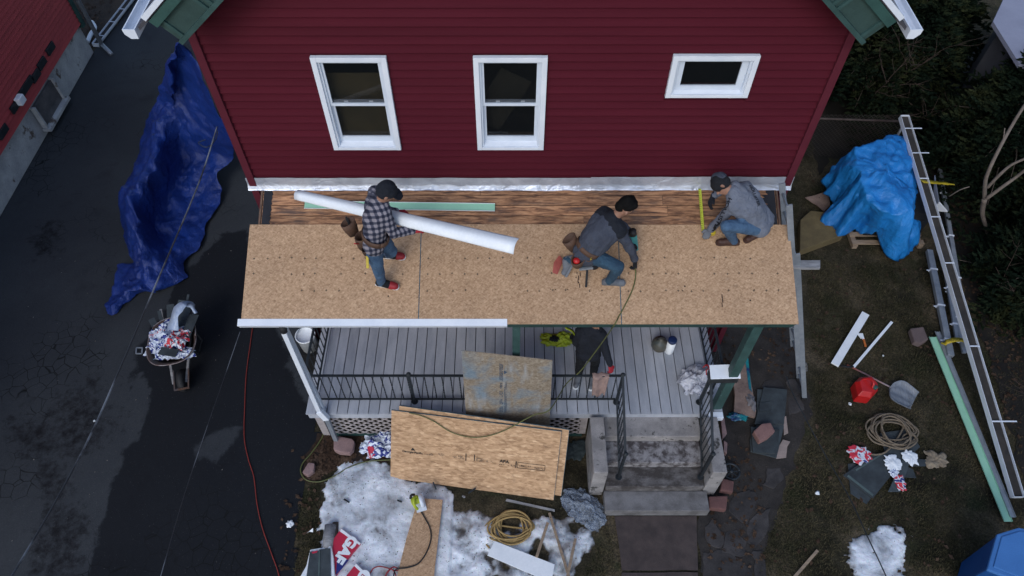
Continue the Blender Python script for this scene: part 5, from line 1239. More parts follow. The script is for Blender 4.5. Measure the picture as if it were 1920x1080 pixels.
# flagstones
FLAB = {14320718: 'pale cracked slab at the upper end of the dark shingle stack', 14740716: 'pale slab right at the foot of the grey ladder', 13720926: 'flagstone just right of the red brick blocks', 13200985: 'small flagstone nearest the brown concrete walk',
        13600000: '', 13601000: 'broken flagstone in the middle of the group right of the walk', 14180960: 'tall narrow flagstone at the right side of the group', 13201040: 'largest flagstone at the bottom edge beside the walk', 14121040: 'flagstone at the bottom edge, right of the largest one', 14780745: 'dull slab between the ladder foot and the shingle stack', 14400880: 'flagstone below the dark shingle stack'}
for q in (((1432, 718), (1442, 711), (1464, 712), (1472, 728), (1468, 740), (1440, 738), (1428, 730)), ((1474, 716), (1492, 712), (1505, 735), (1490, 742)), ((1372, 926), (1400, 918), (1420, 922), (1418, 940), (1398, 982), (1366, 958)), ((1320, 985), (1335, 975), (1360, 1000), (1352, 1025), (1330, 1020)), ((1360, 1000), (1380, 990), (1398, 1015), (1402, 1035), (1375, 1048), (1352, 1040)), ((1418, 960), (1440, 950), (1440, 1000), (1415, 1030), (1402, 1010), (1398, 990)), ((1320, 1040), (1345, 1030), (1400, 1055), (1410, 1085), (1315, 1085)), ((1412, 1040), (1430, 1030), (1440, 1085), (1414, 1085)), ((1352, 785), (1358, 782), (1364, 812), (1354, 822)), ((1356, 825), (1364, 830), (1362, 850), (1357, 846)), ((1478, 745), (1500, 745), (1505, 770), (1482, 780)), ((1440, 880), (1465, 876), (1470, 900), (1450, 915), (1432, 905))):
    if q[0][0] in (1320, 1360, 1372, 1418, 1412, 1432, 1474, 1478, 1440):
        stone('flagstone', list(q), .006, .03, FLAG, FLAB[int(q[0][0]) * 10000 + int(q[0][1])], 'stone', 'flagstones right of the steps', seed=int(q[0][0]), bev=.006)
    else: stone('paving_stone', list(q), .10, .10, PINK, ('upper rough pinkish stone wedged against the right cheek wall' if q[0][1] < 800 else 'lower rough pinkish stone wedged against the right cheek wall'), 'stone', 'pinkish stones by the cheek wall', seed=int(q[0][0]), bev=.01)
# spoked wheel lying by the brick blocks
wh = empty('spoked_wheel', G(1371, 884)); tag(wh, 'small black spoked wheel lying by the red brick blocks', 'wheel')
c = G(1371, 884, .06); r0 = .125
MB().tube([c + Vector((r0 * math.cos(a), r0 * math.sin(a), 0)) for a in [i * math.pi / 12 for i in range(25)]], .017, 8).build('rim', IRON, wh)
for i in range(8):
    a = i * math.pi / 4; MB().beam(c, c + Vector((r0 * math.cos(a), r0 * math.sin(a), 0)), .014, .01).build('spoke', IRON, wh)
MB().lathe(c, [(0, -.02), (.03, -.02), (.03, .02), (0, .02)], 12).build('hub', IRON, wh)
# small drain frame by the wheelbarrow
m_ = MB(); 
for a, b in (((256, 652), (267, 652)), ((267, 652), (266, 663)), ((266, 663), (255, 663)), ((255, 663), (256, 652))): m_.beam(G(*a, .012), G(*b, .012), .02, .012)
m_.build('square_drain_cover', GALV, label='small square metal frame left of the wheelbarrow', cat='drain')
# blue bin
bn = empty('blue_bin', G(1870, 1060)); tag(bn, 'big blue wheeled bin with lighter lid in the bottom right corner', 'bin')
Hb = 1.05
top = [G(*p, Hb) for p in ((1868, 1002), (1890, 990), (1960, 1022), (1940, 1130), (1845, 1075))]
botm = [Vector((p.x * .0 + G(*q, 0).x, G(*q, 0).y, 0.02)) for p, q in zip(top, ((1800, 1050), (1835, 1015), (1905, 1040), (1890, 1110), (1786, 1090)))]
top = [G(*p, Hb) for p in ((1866, 1006), (1905, 994), (1985, 1010), (1975, 1120), (1848, 1070))]
n = 5; cxy = sum(top, Vector()) / 5
base = [Vector((cxy.x + (p.x - cxy.x) * .8, cxy.y + (p.y - cxy.y) * .8, .03)) for p in top]
MB().add(base + top, [tuple(range(n))[::-1], tuple(range(n, 2 * n))] + [(i, (i + 1) % n, (i + 1) % n + n, i + n) for i in range(n)]).build('body', BIN, bn, bevel=.03)
lid = [Vector((cxy.x + (p.x - cxy.x) * 1.04, cxy.y + (p.y - cxy.y) * 1.04, Hb + .02)) for p in top]
MB().prism(lid, (0, 0, .05)).build('lid', BINL, bn, bevel=.02)
MB().prism([Vector((cxy.x + (p.x - cxy.x) * .85, cxy.y + (p.y - cxy.y) * .85, Hb + .066)) for p in lid], (0, 0, .02)).build('lid_panel', BINL, bn, bevel=.012)
# things on the deck
jg = empty('propane_jug', G(1238, 640, DZ)); tag(jg, 'round grey green jug on the deck beside the paper roll', 'jug')
q = G(1237, 645, DZ + .1); q.z = DZ
MB().lathe(q, [(0, 0), (.10, 0), (.125, .05), (.125, .13), (.09, .2), (.035, .23), (.035, .26), (0, .26)], 20).build('body', M('jug_plastic', (.06, .08, .085), (.10, .085, .06), 5, .4), jg)
MB().tube(curve_pts([q + Vector((-.06, 0, .21)), q + Vector((-.04, 0, .28)), q + Vector((.04, 0, .28)), q + Vector((.06, 0, .21))], 5), .012, 6).build('handle', RUBBER, jg)
br_ = empty('white_canister', G(1252, 655, DZ)); tag(br_, 'tall white canister with blue lid standing on the deck', 'canister')
q = G(1254, 659, DZ)
MB().lathe((q.x, q.y, DZ), [(0, 0), (.062, 0), (.066, .01), (.066, .30), (0, .30)], 20).build('body', PWHITE, br_)
MB().lathe((q.x, q.y, DZ + .30), [(.068, 0), (.068, .05), (.05, .055), (0, .055)], 20).build('lid', M('dark_blue_lid', (.015, .035, .12), None, 8, .4), br_)
crumple('rubbish_bag', G(1310, 716, DZ + .005), (.62, .48), BAGW, 71, .30, 40, soft=True, label='thin white rubbish bag with red ties on the deck corner', cat='bag', rz=.2)
m_ = MB()
for a_ in (.3, 2.2, 3.6): q = G(1331, 692, DZ + .3); m_.tube(curve_pts([q, q + Vector((.07 * math.cos(a_), .07 * math.sin(a_), .03)), q + Vector((.1 * math.cos(a_ + .5), .1 * math.sin(a_ + .5), -.03))], 5), .009, 5)
m_.build('bag_ties', REDP, label='red ties knotted on the white rubbish bag', cat='bag tie')
crumple('yellow_bag', G(1047, 640, DZ + .005), (.52, .30), YELG, 81, .13, 26, label='yellow green tool bag slumped on the deck beside the dark clothed worker', cat='bag')
crumple('bag_pocket', G(1040, 636, DZ + .12), (.16, .12), BLACKC, 82, .03, 8, label='black opening of the yellow tool bag', cat='bag')
# beige cloth hanging on the railing end
def fcl(u, v):
    x = G(1125, 720, 1.5).x + (u - .5) * .24 * (1.0 - .25 * v); t = v
    if t < .15: y = RYF + .035 - t / .15 * .06; z = DZ + .80 + .012
    else: y = RYF - .03 - .02 * math.sin(u * 7) - (t - .15) * .06; z = DZ + .81 - (t - .15) * .56 * (1 - .12 * math.sin(u * 9))
    return Vector((x, y + .02 * nz((u, v, 0), 5, 3, 2), z + .006 * nz((u, v, 4), 5, 3)))
MB().grid(18, 26, fcl).build('beige_cloth', CLOTHB, solid=.004, label='beige work jacket hanging over the front railing end', cat='cloth')

# ================================================================== WHEELBARROW
wb = empty('wheelbarrow', G(325, 660)); tag(wb, 'wheelbarrow heaped with plastic wrapping and shingle strips on the driveway', 'wheelbarrow')
cw = G(324, 640, .62); cw.z = 0
rz = .20
def loc(x, y, z): v = Vector((x, y, z)); v.rotate(Matrix.Rotation(rz, 3, 'Z')); return cw + v
def rim(a, rx, ryf, ryb):
    c_, s_ = math.cos(a), math.sin(a); e = .75
    x = rx * abs(c_) ** e * (1 if c_ > 0 else -1) * (1 if s_ < 0 else .96); y = (ryf if s_ < 0 else ryb) * abs(s_) ** e * (1 if s_ > 0 else -1); return x, y
n = 40; m_ = MB()
for (k, rx, ryf, ryb, z) in ((0, .385, .47, .45, .66), (1, .36, .44, .43, .655), (2, .27, .27, .33, .36), (3, .0, .0, .0, .34)):
    for i in range(n):
        x, y = rim(2 * math.pi * i / n, rx, ryf, ryb); m_.v.append(tuple(loc(x, y + (.05 if k == 2 else 0), z)))
for k in range(3):
    for i in range(n): m_.f.append((k * n + i, k * n + (i + 1) % n, (k + 1) * n + (i + 1) % n, (k + 1) * n + i))
m_.smooth = True; TRAYM = M('rusty_tray', (.045, .048, .05), (.09, .045, .03), 5, .6)
m_.build('tray', TRAYM, wb, solid=.006)
MB().tube([loc(*rim(2 * math.pi * i / n, .388, .473, .452), .665) for i in range(n + 1)], .008, 6).build('rim', M('worn_rim', (.36, .34, .35), (.16, .09, .07), 9, .5, metal=.3), wb)
for s_ in (-1, 1):
    MB().beam(loc(.27 * s_, .74, .56), loc(.10 * s_, -.55, .20), .035, .035).build('handle', WOODG, wb)
    MB().tube([loc(.22 * s_, .35, .4), loc(.24 * s_, .36, .02), loc(.20 * s_, .10, .02), loc(.17 * s_, .0, .36)], .014, 8).build('leg', IRON, wb)
whc = loc(.04, -.50, .19)
MB().lathe(whc, [(.10, -.05), (.18, -.045), (.19, 0), (.18, .045), (.10, .05)], 24, axis=Matrix.Rotation(rz, 3, 'Z') @ Vector((1, 0, 0))).build('wheel', RUBBER, wb)
m_ = MB()
for s_ in (-.12, .12): m_.beam(loc(s_ + .04, -.36, .3), loc(s_ * .9 + .05, -.69, .24), .02, .03)
m_.beam(loc(-.07, -.69, .24), loc(.17, -.69, .24), .03, .02, up=(0, 1, 0)); m_.build('wheel_guard', M('dark_steel', (.07, .07, .08), (.10, .05, .03), 6, .6), wb)
for i, (x, y, a, L, w_, t) in enumerate(((-.30, .34, .6, .36, .10, .2), (-.20, .42, .4, .40, .06, .3), (-.05, .46, .2, .46, .12, .34), (.12, .42, -.15, .58, .26, .3), (.20, .62, -.05, .4, .04, .35), (.28, .15, -.1, .5, .16, .05), (.0, -.28, 1.4, .3, .14, 0))):
    c = loc(x, y, .62 + .02 * i); d = Vector((-math.sin(a), math.cos(a), t)).normalized()
    MB().beam(c - d * L / 2, c + d * L / 2, w_, .006).build('shingle_strip', SHING, label=['shingle strip at the far left of the wheelbarrow load', 'thin shingle strip second from left in the wheelbarrow', 'shingle strip standing up mid rear of the wheelbarrow', 'wide shingle piece at the rear of the wheelbarrow', 'narrow shingle sliver poking highest from the wheelbarrow', 'shingle piece along the right side of the wheelbarrow', 'shingle piece at the front of the wheelbarrow load'][i], cat='shingle', group='shingle strips in the wheelbarrow')
crumple('wrapping_heap', loc(-.10, .05, .58), (.55, .62), WRAP, 90, .22, 34, label='crumpled blue and white wrapping filling the wheelbarrow', cat='wrapping')
crumple('wrapping_heap', loc(.12, -.06, .66), (.36, .40), WRAPR, 93, .15, 24, label='red and white wrapping on the right of the wheelbarrow load', cat='wrapping')
crumple('wrapping_heap', loc(.04, -.24, .58), (.62, .26), WRAP, 94, .10, 24, label='white wrapping at the front lip of the wheelbarrow', cat='wrapping')
W_ = [loc(.05, .1, .78), loc(.12, .28, .92), loc(.24, .42, .98), loc(.34, .46, .94), loc(.42, .34, .82)]
ribbon('wrapping_tail', W_, [.20, .18, .16, .14, .06], M('pale_wrap', (.50, .58, .70), (.30, .38, .55), 6, .35, .3, 20), 'pale twisted wrapping tail curling over the right rim of the wheelbarrow', 'wrapping', kink=.8, n=8)

# ================================================================== PEOPLE
def hull_seg(bm, a, ra, b, rb, ea=None):
    pts = []
    for c, r_ in ((a, ra), (b, rb)):
        for i in range(10):
            for j in range(1, 6):
                th = math.pi * j / 6; ph = 2 * math.pi * (i + .5 * (j % 2)) / 10
                pts.append(Vector(c) + Vector((math.sin(th) * math.cos(ph), math.sin(th) * math.sin(ph), math.cos(th))) * r_)
        pts += [Vector(c) + Vector((0, 0, r_)), Vector(c) - Vector((0, 0, r_))]
    vs = [bm.verts.new(p) for p in pts]
    g_ = bmesh.ops.convex_hull(bm, input=vs)
    dead = list({v for v in g_.get('geom_interior', []) + g_.get('geom_unused', []) if isinstance(v, bmesh.types.BMVert)})
    bmesh.ops.delete(bm, geom=dead, context='VERTS')
CL = bpy.data.textures.new('cloth_folds', 'CLOUDS'); CL.noise_scale = .11; CL.noise_depth = 2
def blob(chains, name, mat, parent=None, voxel=.011, smooth=3, fold=0.0, inflate=0.0, **t):
    bm = bmesh.new()
    for ch in chains:
        if len(ch) == 1: ch = [ch[0], (ch[0][0] + Vector((0, 0, .001)), ch[0][1])]
        for i in range(len(ch) - 1): hull_seg(bm, ch[i][0], ch[i][1] + inflate, ch[i + 1][0], ch[i + 1][1] + inflate)
    me = bpy.data.meshes.new(name); bm.to_mesh(me); bm.free()
    ob = bpy.data.objects.new('tmp', me); COL.objects.link(ob)
    rm = ob.modifiers.new('r', 'REMESH'); rm.mode = 'VOXEL'; rm.voxel_size = voxel; rm.use_smooth_shade = True
    sm = ob.modifiers.new('s', 'SMOOTH'); sm.iterations = smooth; sm.factor = .5
    if fold:
        dm = ob.modifiers.new('d', 'DISPLACE'); dm.texture = CL; dm.strength = fold; dm.mid_level = .5; dm.texture_coords = 'LOCAL'
    bpy.context.view_layer.update()
    m2 = bpy.data.meshes.new_from_object(ob.evaluated_get(bpy.context.evaluated_depsgraph_get()))
    bpy.data.objects.remove(ob); m2.name = name; m2.materials.clear(); m2.materials.append(mat)
    m2.polygons.foreach_set('use_smooth', [True] * len(m2.polygons))
    return tag(link_mesh(name, m2, parent), **t)
def hand(w, d, nrm, side, curl=.6, sc=1.0):
    w, d = Vector(w), Vector(d).normalized(); nrm = Vector(nrm); nrm = (nrm - d * nrm.dot(d)).normalized(); s_ = nrm.cross(d) * side
    ch = []
    for k, o in enumerate((-.030, -.010, .010, .030)):
        kn = w + d * (.085 + (.006, .010, .004, -.006)[k]) * sc - s_ * o * sc
        ch.append([(w + d * .01 - s_ * o * .7 * sc, .015 * sc), (kn, .0125 * sc)])
        L = (.072, .080, .074, .058)[k] * sc; p = kn; a = 0; seg = [(kn, .0105 * sc)]
        for j in range(3):
            a += curl * (.75, 1.0, .8)[j]; dd = d * math.cos(a) - nrm * math.sin(a); p = p + dd * L * (.42, .32, .26)[j]; seg.append((p, (.0098, .0092, .008)[j] * sc))
        ch.append(seg)
    t0 = w + d * .025 * sc + s_ * .025 * sc; t1 = t0 + (d * .6 + s_ * .75).normalized() * .04 * sc; t2 = t1 + (d * .85 + s_ * .25 - nrm * curl * .6).normalized() * .034 * sc
    ch.append([(t0, .015 * sc), (t1, .0125 * sc), (t2, .0098 * sc)])
    return ch
def person(label, J, look, mats, hands, feet, fold=.035, slim=1.0, hood=False, wide=1.0):
    """J: pelvis chest neck head shL elL haL shR elR haR hipL knL anL hipR knR anR as world points"""
    V = {k: Vector(v) for k, v in J.items()}
    root = empty('person', (V['pelvis'].x, V['pelvis'].y, min(V['anL'].z, V['anR'].z) - .08)); tag(root, label, 'person')
    look = Vector(look).normalized(); w = wide
    side = (V['shR'] - V['shL']).normalized(); spine = (V['neck'] - V['pelvis']).normalized(); fwd = side.cross(spine).normalized()
    wl, wr = V['pelvis'].lerp(V['hipL'], .9), V['pelvis'].lerp(V['hipR'], .9)
    tor = [[(V['pelvis'], .115 * w), (V['chest'], .125 * w), (V['neck'].lerp(V['chest'], .35), .10 * w)],
           [(wl, .095 * w), (V['chest'].lerp(V['shL'], .55), .105 * w), (V['shL'].lerp(V['neck'], .15), .072)], [(wr, .095 * w), (V['chest'].lerp(V['shR'], .55), .105 * w), (V['shR'].lerp(V['neck'], .15), .072)],
           [(V['shL'], .066), (V['neck'] - spine * .03, .075), (V['shR'], .066)]]
    arm = lambda s_: [[(V['sh' + s_], .060), (V['sh' + s_].lerp(V['el' + s_], .5), .050), (V['el' + s_], .042), (V['el' + s_].lerp(V['ha' + s_], .4), .040), (V['ha' + s_], .027)]]
    leg = lambda s_: [[(V['hip' + s_], .092), (V['hip' + s_].lerp(V['kn' + s_], .5), .080), (V['kn' + s_], .060), (V['kn' + s_].lerp(V['an' + s_], .35), .056), (V['an' + s_], .040)]]
    hips = [[(V['hipL'], .10), (V['hipR'], .10)], [(V['pelvis'], .115), (V['pelvis'].lerp(V['hipL'], .5) - spine * .04, .11)], [(V['pelvis'], .115), (V['pelvis'].lerp(V['hipR'], .5) - spine * .04, .11)]]
    H = V['head']; upv = (H - V['neck']).normalized(); lk = (look - upv * look.dot(upv)).normalized(); sd_ = lk.cross(upv)
    headc = [[(V['neck'] - spine * .02, .062), (V['neck'].lerp(H, .55), .058), (H - upv * .02, .075)], [(H + upv * .03 - lk * .018, .092), (H + upv * .02 + lk * .012, .086)], [(H + lk * .03 - upv * .055, .055), (H + lk * .05 - upv * .085, .036)],
             [(H + lk * .088 - upv * .005, .012), (H + lk * .108 - upv * .030, .015)], [(H + sd_ * .088 - upv * .01, .018), (H + sd_ * .092 - upv * .03, .013)], [(H - sd_ * .088 - upv * .01, .018), (H - sd_ * .092 - upv * .03, .013)],
             [(H + lk * .085 - upv * .062 + sd_ * .016, .011), (H + lk * .085 - upv * .062 - sd_ * .016, .011)]]
    handc = {}
    for s_, sg in (('L', -1), ('R', 1)):
        d, nrm, curl = hands[s_]; handc[s_] = hand(V['ha' + s_], d, nrm, sg, curl)
    footc = {}
    for s_ in 'LR':
        toe, nn = feet[s_]; A_ = V['an' + s_]; toe = Vector(toe); nn = Vector(nn).normalized(); d = (toe - A_); d = (d - nn * d.dot(nn)).normalized()
        heel = A_ - nn * .045 - d * .04
        footc[s_] = ([[(A_, .043), (heel, .038), (heel + d * .11, .040), (heel + d * .20, .034)], [(A_ + d * .02, .045), (heel + d * .12 + nn * .012, .042)]], heel, d, nn)
    allc = tor + arm('L') + arm('R') + leg('L') + leg('R') + hips + headc + handc['L'] + handc['R'] + [[c for c in ch] for s_ in 'LR' for ch in footc[s_][0]]
    body = blob(allc, 'body', SKIN, root, .011, 2)
    # eyes
    em = MB()
    for q in (-1, 1): em.lathe(H + lk * .088 + upv * .012 + sd_ * .031 * q, [(0, 0), (.010, .001), (.006, .007), (0, .008)], 8, axis=lk)
    em.build('eyes', INK, body)
    def cut(a, b, t, ra, rb): return [(a, ra), (a.lerp(b, t), ra + (rb - ra) * t)]
    top = tor + [[(c[0], c[1]) for c in ch] for ch in arm('L') + arm('R')]
    # cuffs stop before the wrist
    for i, s_ in enumerate('LR'):
        ch = arm(s_)[0]; top[len(tor) + i] = ch[:4] + [(ch[3][0].lerp(ch[4][0], .86), .033)]
    top += [[(V['pelvis'] - spine * .02, .118 * w), (wl - spine * .015, .105 * w), ], [(V['pelvis'] - spine * .02, .118 * w), (wr - spine * .015, .105 * w)]]
    jk = blob(top, 'jacket', mats['top'], body, .011, 3, fold, .016)
    blob(leg('L') + leg('R') + hips, 'trousers', mats['legs'], body, .011, 3, fold * .8, .012)
    for s_ in 'LR':
        ch, heel, d, nn = footc[s_]
        blob(ch, 'shoe', mats['shoe'], body, .009, 2, 0, .008)
        x = d.cross(nn); sole = MB(); P = []
        for (a, b) in ((-.045, .032), (.0, .040), (.12, .036), (.19, .044), (.235, .034), (.25, 0)): P.append((a, b))
        P = P + [(a, -b) for a, b in P[::-1][1:]]
        sole.prism([heel + d * a + x * b - nn * .050 for a, b in P], nn * .028); sole.build('sole', mats['sole'], body, bevel=.004)
        if mats.get('toe'):
            blob([[(heel + d * .15 + nn * .002, .040), (heel + d * .20, .034)]], 'toe_cap', mats['toe'], body, .008, 1, 0, .013)
            blob([[(heel + d * .02 + nn * .012, .040), (heel + d * .09 + nn * .010, .040)]], 'side_panel', PWHITE, body, .008, 1, 0, .0105)
    for s_ in 'LR':
        g_ = mats['glove' + s_]
        if g_ is not SKIN: blob(handc[s_] + [[(V['ha' + s_] - Vector(hands[s_][0]).normalized() * .035, .028), (V['ha' + s_], .028)]], 'glove', g_, body, .0055, 1, 0, .0035)
    if mats.get('hair'):
        hc = [[(H + upv * .038 - lk * .022, .098), (H + upv * .045 + lk * .012, .088)], [(H - lk * .055 - upv * .02, .068)], [(H + upv * .08 + lk * .04, .06)]]
        for i in range(16):
            a = i * 2.4; hc.append([(H + upv * (.07 + .03 * math.sin(a * 3)) + (sd_ * math.cos(a) + lk * math.sin(a)) * .065, .042)])
        blob(hc, 'hair', mats['hair'], body, .009, 1, .03)
    return root, body, jk, V, dict(H=H, up=upv, lk=lk, sd=sd_, spine=spine, side=side, fwd=fwd, root=root)
def cap(body, F, mat, brim, name='cap', brimmat=None, tilt=0):
    H, up, lk, sd_ = F['H'], F['up'], F['lk'], F['sd']
    cp = blob([[(H + up * .038 - lk * .012, .100), (H + up * .03 + lk * .012, .094)], [(H + up * .0 - lk * .025, .097)]], name, mat, body, .008, 3)
    if brim:
        m_ = MB(); b = Vector(brim).normalized()
        x = b.cross(up).normalized(); b = up.cross(x).normalized()
        P = [H + up * (.045 - .022 * (r_ / .105)) + b * (.07 + r_) + x * (.085 * w_) + up * (-.012 * w_ * w_) for r_, w_ in ((0, -1), (.055, -.95), (.09, -.6), (.105, 0), (.09, .6), (.055, .95), (0, 1))]
        m_.prism(P, up * .008); m_.build('brim', brimmat or mat, cp, bevel=.002)
    return cp
def pouch(body, c, ax, r, h, mat=LEATHER, tools=(), nm='tool_pouch'):
    c = Vector(c); ax = Vector(ax).normalized(); m_ = MB()
    m_.lathe(c, [(0, 0), (r * .72, 0), (r * .95, h * .5), (r * 1.05, h), (r * .93, h), (r * .80, h * .45), (0, h * .42)], 16, axis=ax, sc=(1.15, .75))
    p = m_.build(nm, mat, body)
    for (off, d, L, w_, mt, tn) in tools:
        q = c + ax * h * .5 + Vector(off); MB().beam(q, q + Vector(d).normalized() * L, w_, w_ * .6).build(tn, mt, p, bevel=.003)
    return p
def belt(body, V, F, mat=LEATHER, r=.150):
    m_ = MB(); c = V['pelvis'] + F['spine'] * .055; P = []
    for i in range(25):
        a = 2 * math.pi * i / 24; P.append(c + F['side'] * (r * 1.12 * math.cos(a)) + F['fwd'] * (r * .98 * math.sin(a)))
    for p in P: m_.v += [tuple(p - F['spine'] * .03), tuple(p + F['spine'] * .03)]
    m_.f = [(2 * i, 2 * i + 1, 2 * i + 3, 2 * i + 2) for i in range(24)]; m_.smooth = True
    m_.build('tool_belt', mat, body, solid=.008)
def cloth_text(txt, target, c, xdir, ydir, size, mat, normal, chars_curve=0, n=1, bold=.0015):
    me_t = textmesh(txt, 'print', mat, None, frame(c, xdir, ydir), size, bold=bold)
    bm = bmesh.new(); bm.from_mesh(me_t.data); bmesh.ops.triangulate(bm, faces=bm.faces)
    for _ in range(3): bmesh.ops.subdivide_edges(bm, edges=[e for e in bm.edges if e.calc_length() > .009], cuts=1); bmesh.ops.triangulate(bm, faces=bm.faces)
    bv = BVHTree.FromPolygons([v.co + ORG[target.name] for v in target.data.vertices], [tuple(p.vertices) for p in target.data.polygons])
    nrm = Vector(normal).normalized(); o0 = ORG[me_t.name]
    for v in bm.verts:
        w_ = v.co + o0; hit = bv.ray_cast(w_ + nrm * .4, -nrm)
        v.co = (hit[0] + nrm * .011 if hit[0] else w_) - o0
    bm.to_mesh(me_t.data); bm.free()
    me_t.parent = target; me_t.location = o0 - ORG[target.name]; return me_t
up3 = Vector((0, 0, 1))
def onroof(px, py, h): return PR(px, py, .012) + RN * h
# ---- person 1: plaid shirt, carrying the long white strip
f1, f2 = PR(733, 540), PR(742, 487)
fa = f1 + Vector((-.10, 0, .11)); fb = f2 + Vector((-.08, .0, .11))
zb = (f1.z + f2.z) / 2
J1 = dict(pelvis=G(703, 448, zb + .96), chest=G(703, 410, zb + 1.22), neck=G(713, 376, zb + 1.47), head=G(725, 359, zb + 1.60),
          shR=G(722, 402, zb + 1.36), elR=G(738, 438, zb + 1.12), haR=G(775, 431, zb + 1.10), shL=G(703, 362, zb + 1.38), elL=G(712, 392, zb + 1.12), haL=G(745, 398, zb + 1.06),
          hipR=G(700, 461, zb + .88), knR=G(708, 500, zb + .48), anR=fa, hipL=G(712, 444, zb + .88), knL=G(734, 472, zb + .50), anL=fb)
P1 = person('worker in plaid shirt and dark cap, standing and carrying a long white strip', J1, (1, .05, -.35),
            dict(top=PLAID, legs=DENIM, shoe=BLACKC, sole=PWHITE, toe=M('worn_red_leather', (.36, .02, .03), (.26, .015, .022), 9, .6), gloveL=GLOVER, gloveR=GLOVER), {'L': ((.9, .1, -.1), (0, .3, 1), .9), 'R': ((1, .15, .05), (0, -.4, .9), .9)},
            {'R': (f1 + Vector((.2, -.02, 0)), RN), 'L': (f2 + Vector((.2, .02, 0)), RN)}, .03)
cap(P1[1], P1[4], NAVY, (1, -.02, -.1)); belt(P1[1], P1[3], P1[4])
pouch(P1[1], G(683, 462, zb + .78), (.1, -.1, 1), .085, .22, LEATHER, [((0, -.03, 0), (.3, -.3, 1), .14, .03, YEL, 'tool'), ((.05, -.02, 0), (.5, 0, 1), .15, .035, ALU, 'tool'), ((-.02, -.04, 0), (-.2, -.5, .6), .16, .02, REDP, 'tool')])
pouch(P1[1], G(664, 438, zb + .86), (-.2, 0, 1), .075, .20, LEATHER, [((0, 0, 0), (-.3, .4, 1), .14, .025, RUBBER, 'tool')])
pouch(P1[1], G(690, 475, zb + .72), (.1, -.2, 1), .06, .13, M('dark_leather', (.06, .032, .02), None, 8, .7), [((0, -.06, -.02), (0, -.5, -.6), .14, .03, YEL, 'tool')])
sa_, sb_ = G(556, 365, zb + 1.0), G(968, 462, zb + 1.32)
dd_ = (sb_ - sa_).normalized(); xx_ = dd_.cross(Vector((.1, -.45, 1)).normalized()).normalized(); zz_ = xx_.cross(dd_)
MB().grid(12, 30, lambda u, v: sa_.lerp(sb_, v) + xx_ * (u - .5) * (.125 + .055 * v) + zz_ * (.045 * math.sin(math.pi * u) + .01 * math.sin(v * 3))).build('carried_strip', PWHITE, solid=.004, smooth=True, label='long plain white metal strip carried by the worker in the plaid shirt', cat='metal strip')
# ---- person 2: kneeling, slate fleece, nail gun
rz_ = PR(1110, 500).z
J2 = dict(pelvis=G(1098, 470, 3.98), chest=G(1118, 442, 4.20), neck=G(1150, 408, 4.44), head=G(1172, 388, 4.58),
          shR=G(1160, 432, 4.32), elR=G(1182, 466, 4.02), haR=G(1190, 487, 3.80), shL=G(1132, 402, 4.36), elL=G(1172, 428, 4.06), haL=G(1187, 452, 3.88),
          hipR=G(1106, 478, 3.92), knR=G(1160, 500, 3.93), anR=onroof(1141, 530, .09), hipL=G(1096, 462, 3.94), knL=onroof(1098, 500, .07), anL=onroof(1062, 492, .12))
P2 = person('worker with black hair and slate fleece, kneeling with a nail gun on the sheathing', J2, (.85, .1, -.6),
            dict(top=SLATE, legs=DENIMD, shoe=SHOEG, sole=SHOEG, gloveL=BLACKC, gloveR=BLACKC, hair=HAIR), {'L': ((.5, -.3, -.8), (1, 0, .5), 1.0), 'R': ((.1, -.5, -.8), (.9, -.3, .3), .9)},
            {'R': (PR(1162, 531), RN), 'L': (onroof(1050, 512, .03), (-.9, .25, .35))}, .030, wide=1.15)
MB().prism([onroof(1050, 484, .10), onroof(1040, 498, .12), onroof(1038, 515, .08), onroof(1045, 517, .05), onroof(1056, 490, .05)], Vector((-.02, 0, .01))).build('red_sole', M('coral_sole', (.42, .10, .08), None, 8, .7), P2[1], bevel=.004)
V2 = P2[3]
blob([[(V2['shL'], .078), (V2['neck'] - P2[4]['spine'] * .05, .085), (V2['shR'], .075)], [(V2['neck'] - P2[4]['spine'] * .02, .075), (V2['neck'] - P2[4]['spine'] * .09, .10)]], 'shoulder_yoke', NAVY, P2[1], .010, 3, .028, .028)
belt(P2[1], P2[3], P2[4])
pouch(P2[1], G(1078, 466, 3.93), (-.5, .1, 1), .08, .19, LEATHER, [])
pouch(P2[1], G(1086, 494, 3.80), (-.1, -.3, 1), .10, .20, LEATHER, [((-.02, -.02, .03), (.2, -.1, 1), .08, .03, RUBBER, 'tool')])
MB().lathe(G(1081, 491, 3.93), [(0, 0), (.035, .01), (.045, .035), (.03, .06), (0, .066)], 12, axis=(-.1, -.3, 1)).build('chalk_reel', REDP, P2[1])
pouch(P2[1], G(1102, 492, 3.84), (.1, -.2, 1), .065, .15, LEATHER, [((-.01, .02, .06), (.1, .1, 1), .12, .06, ALU, 'tool'), ((.02, -.03, .04), (.1, -.2, 1), .09, .06, YEL, 'tool')])
pouch(P2[1], G(1116, 500, 3.70), (.1, -.1, 1), .07, .17, NAVY, [((-.03, -.05, .02), (-1, -.2, .3), .16, .018, GALV, 'tool')])
h = empty('framing_hammer', onroof(1100, 520, .02)); tag(h, 'black handled hammer hanging from the belt of the kneeling worker', 'hammer')
MB().beam(G(1101, 507, 3.72), onroof(1098, 540, .05), .028, .028).build('handle', RUBBER, h, bevel=.006); MB().beam(G(1086, 505, 3.76), G(1112, 502, 3.76), .03, .03).build('head', GALV, h, bevel=.006)
ng = empty('nail_gun', onroof(1190, 470, .02)); tag(ng, 'teal and black nail gun held by the kneeling worker', 'nail gun')
a, b = G(1187, 440, 4.02), G(1190, 468, 3.72); MB().beam(a, b, .065, .085).build('body', TEAL, ng, bevel=.014); MB().tube([a + (a - b) * .02, a + (a - b) * .25], .045, 12).build('end_cap', RUBBER, ng)
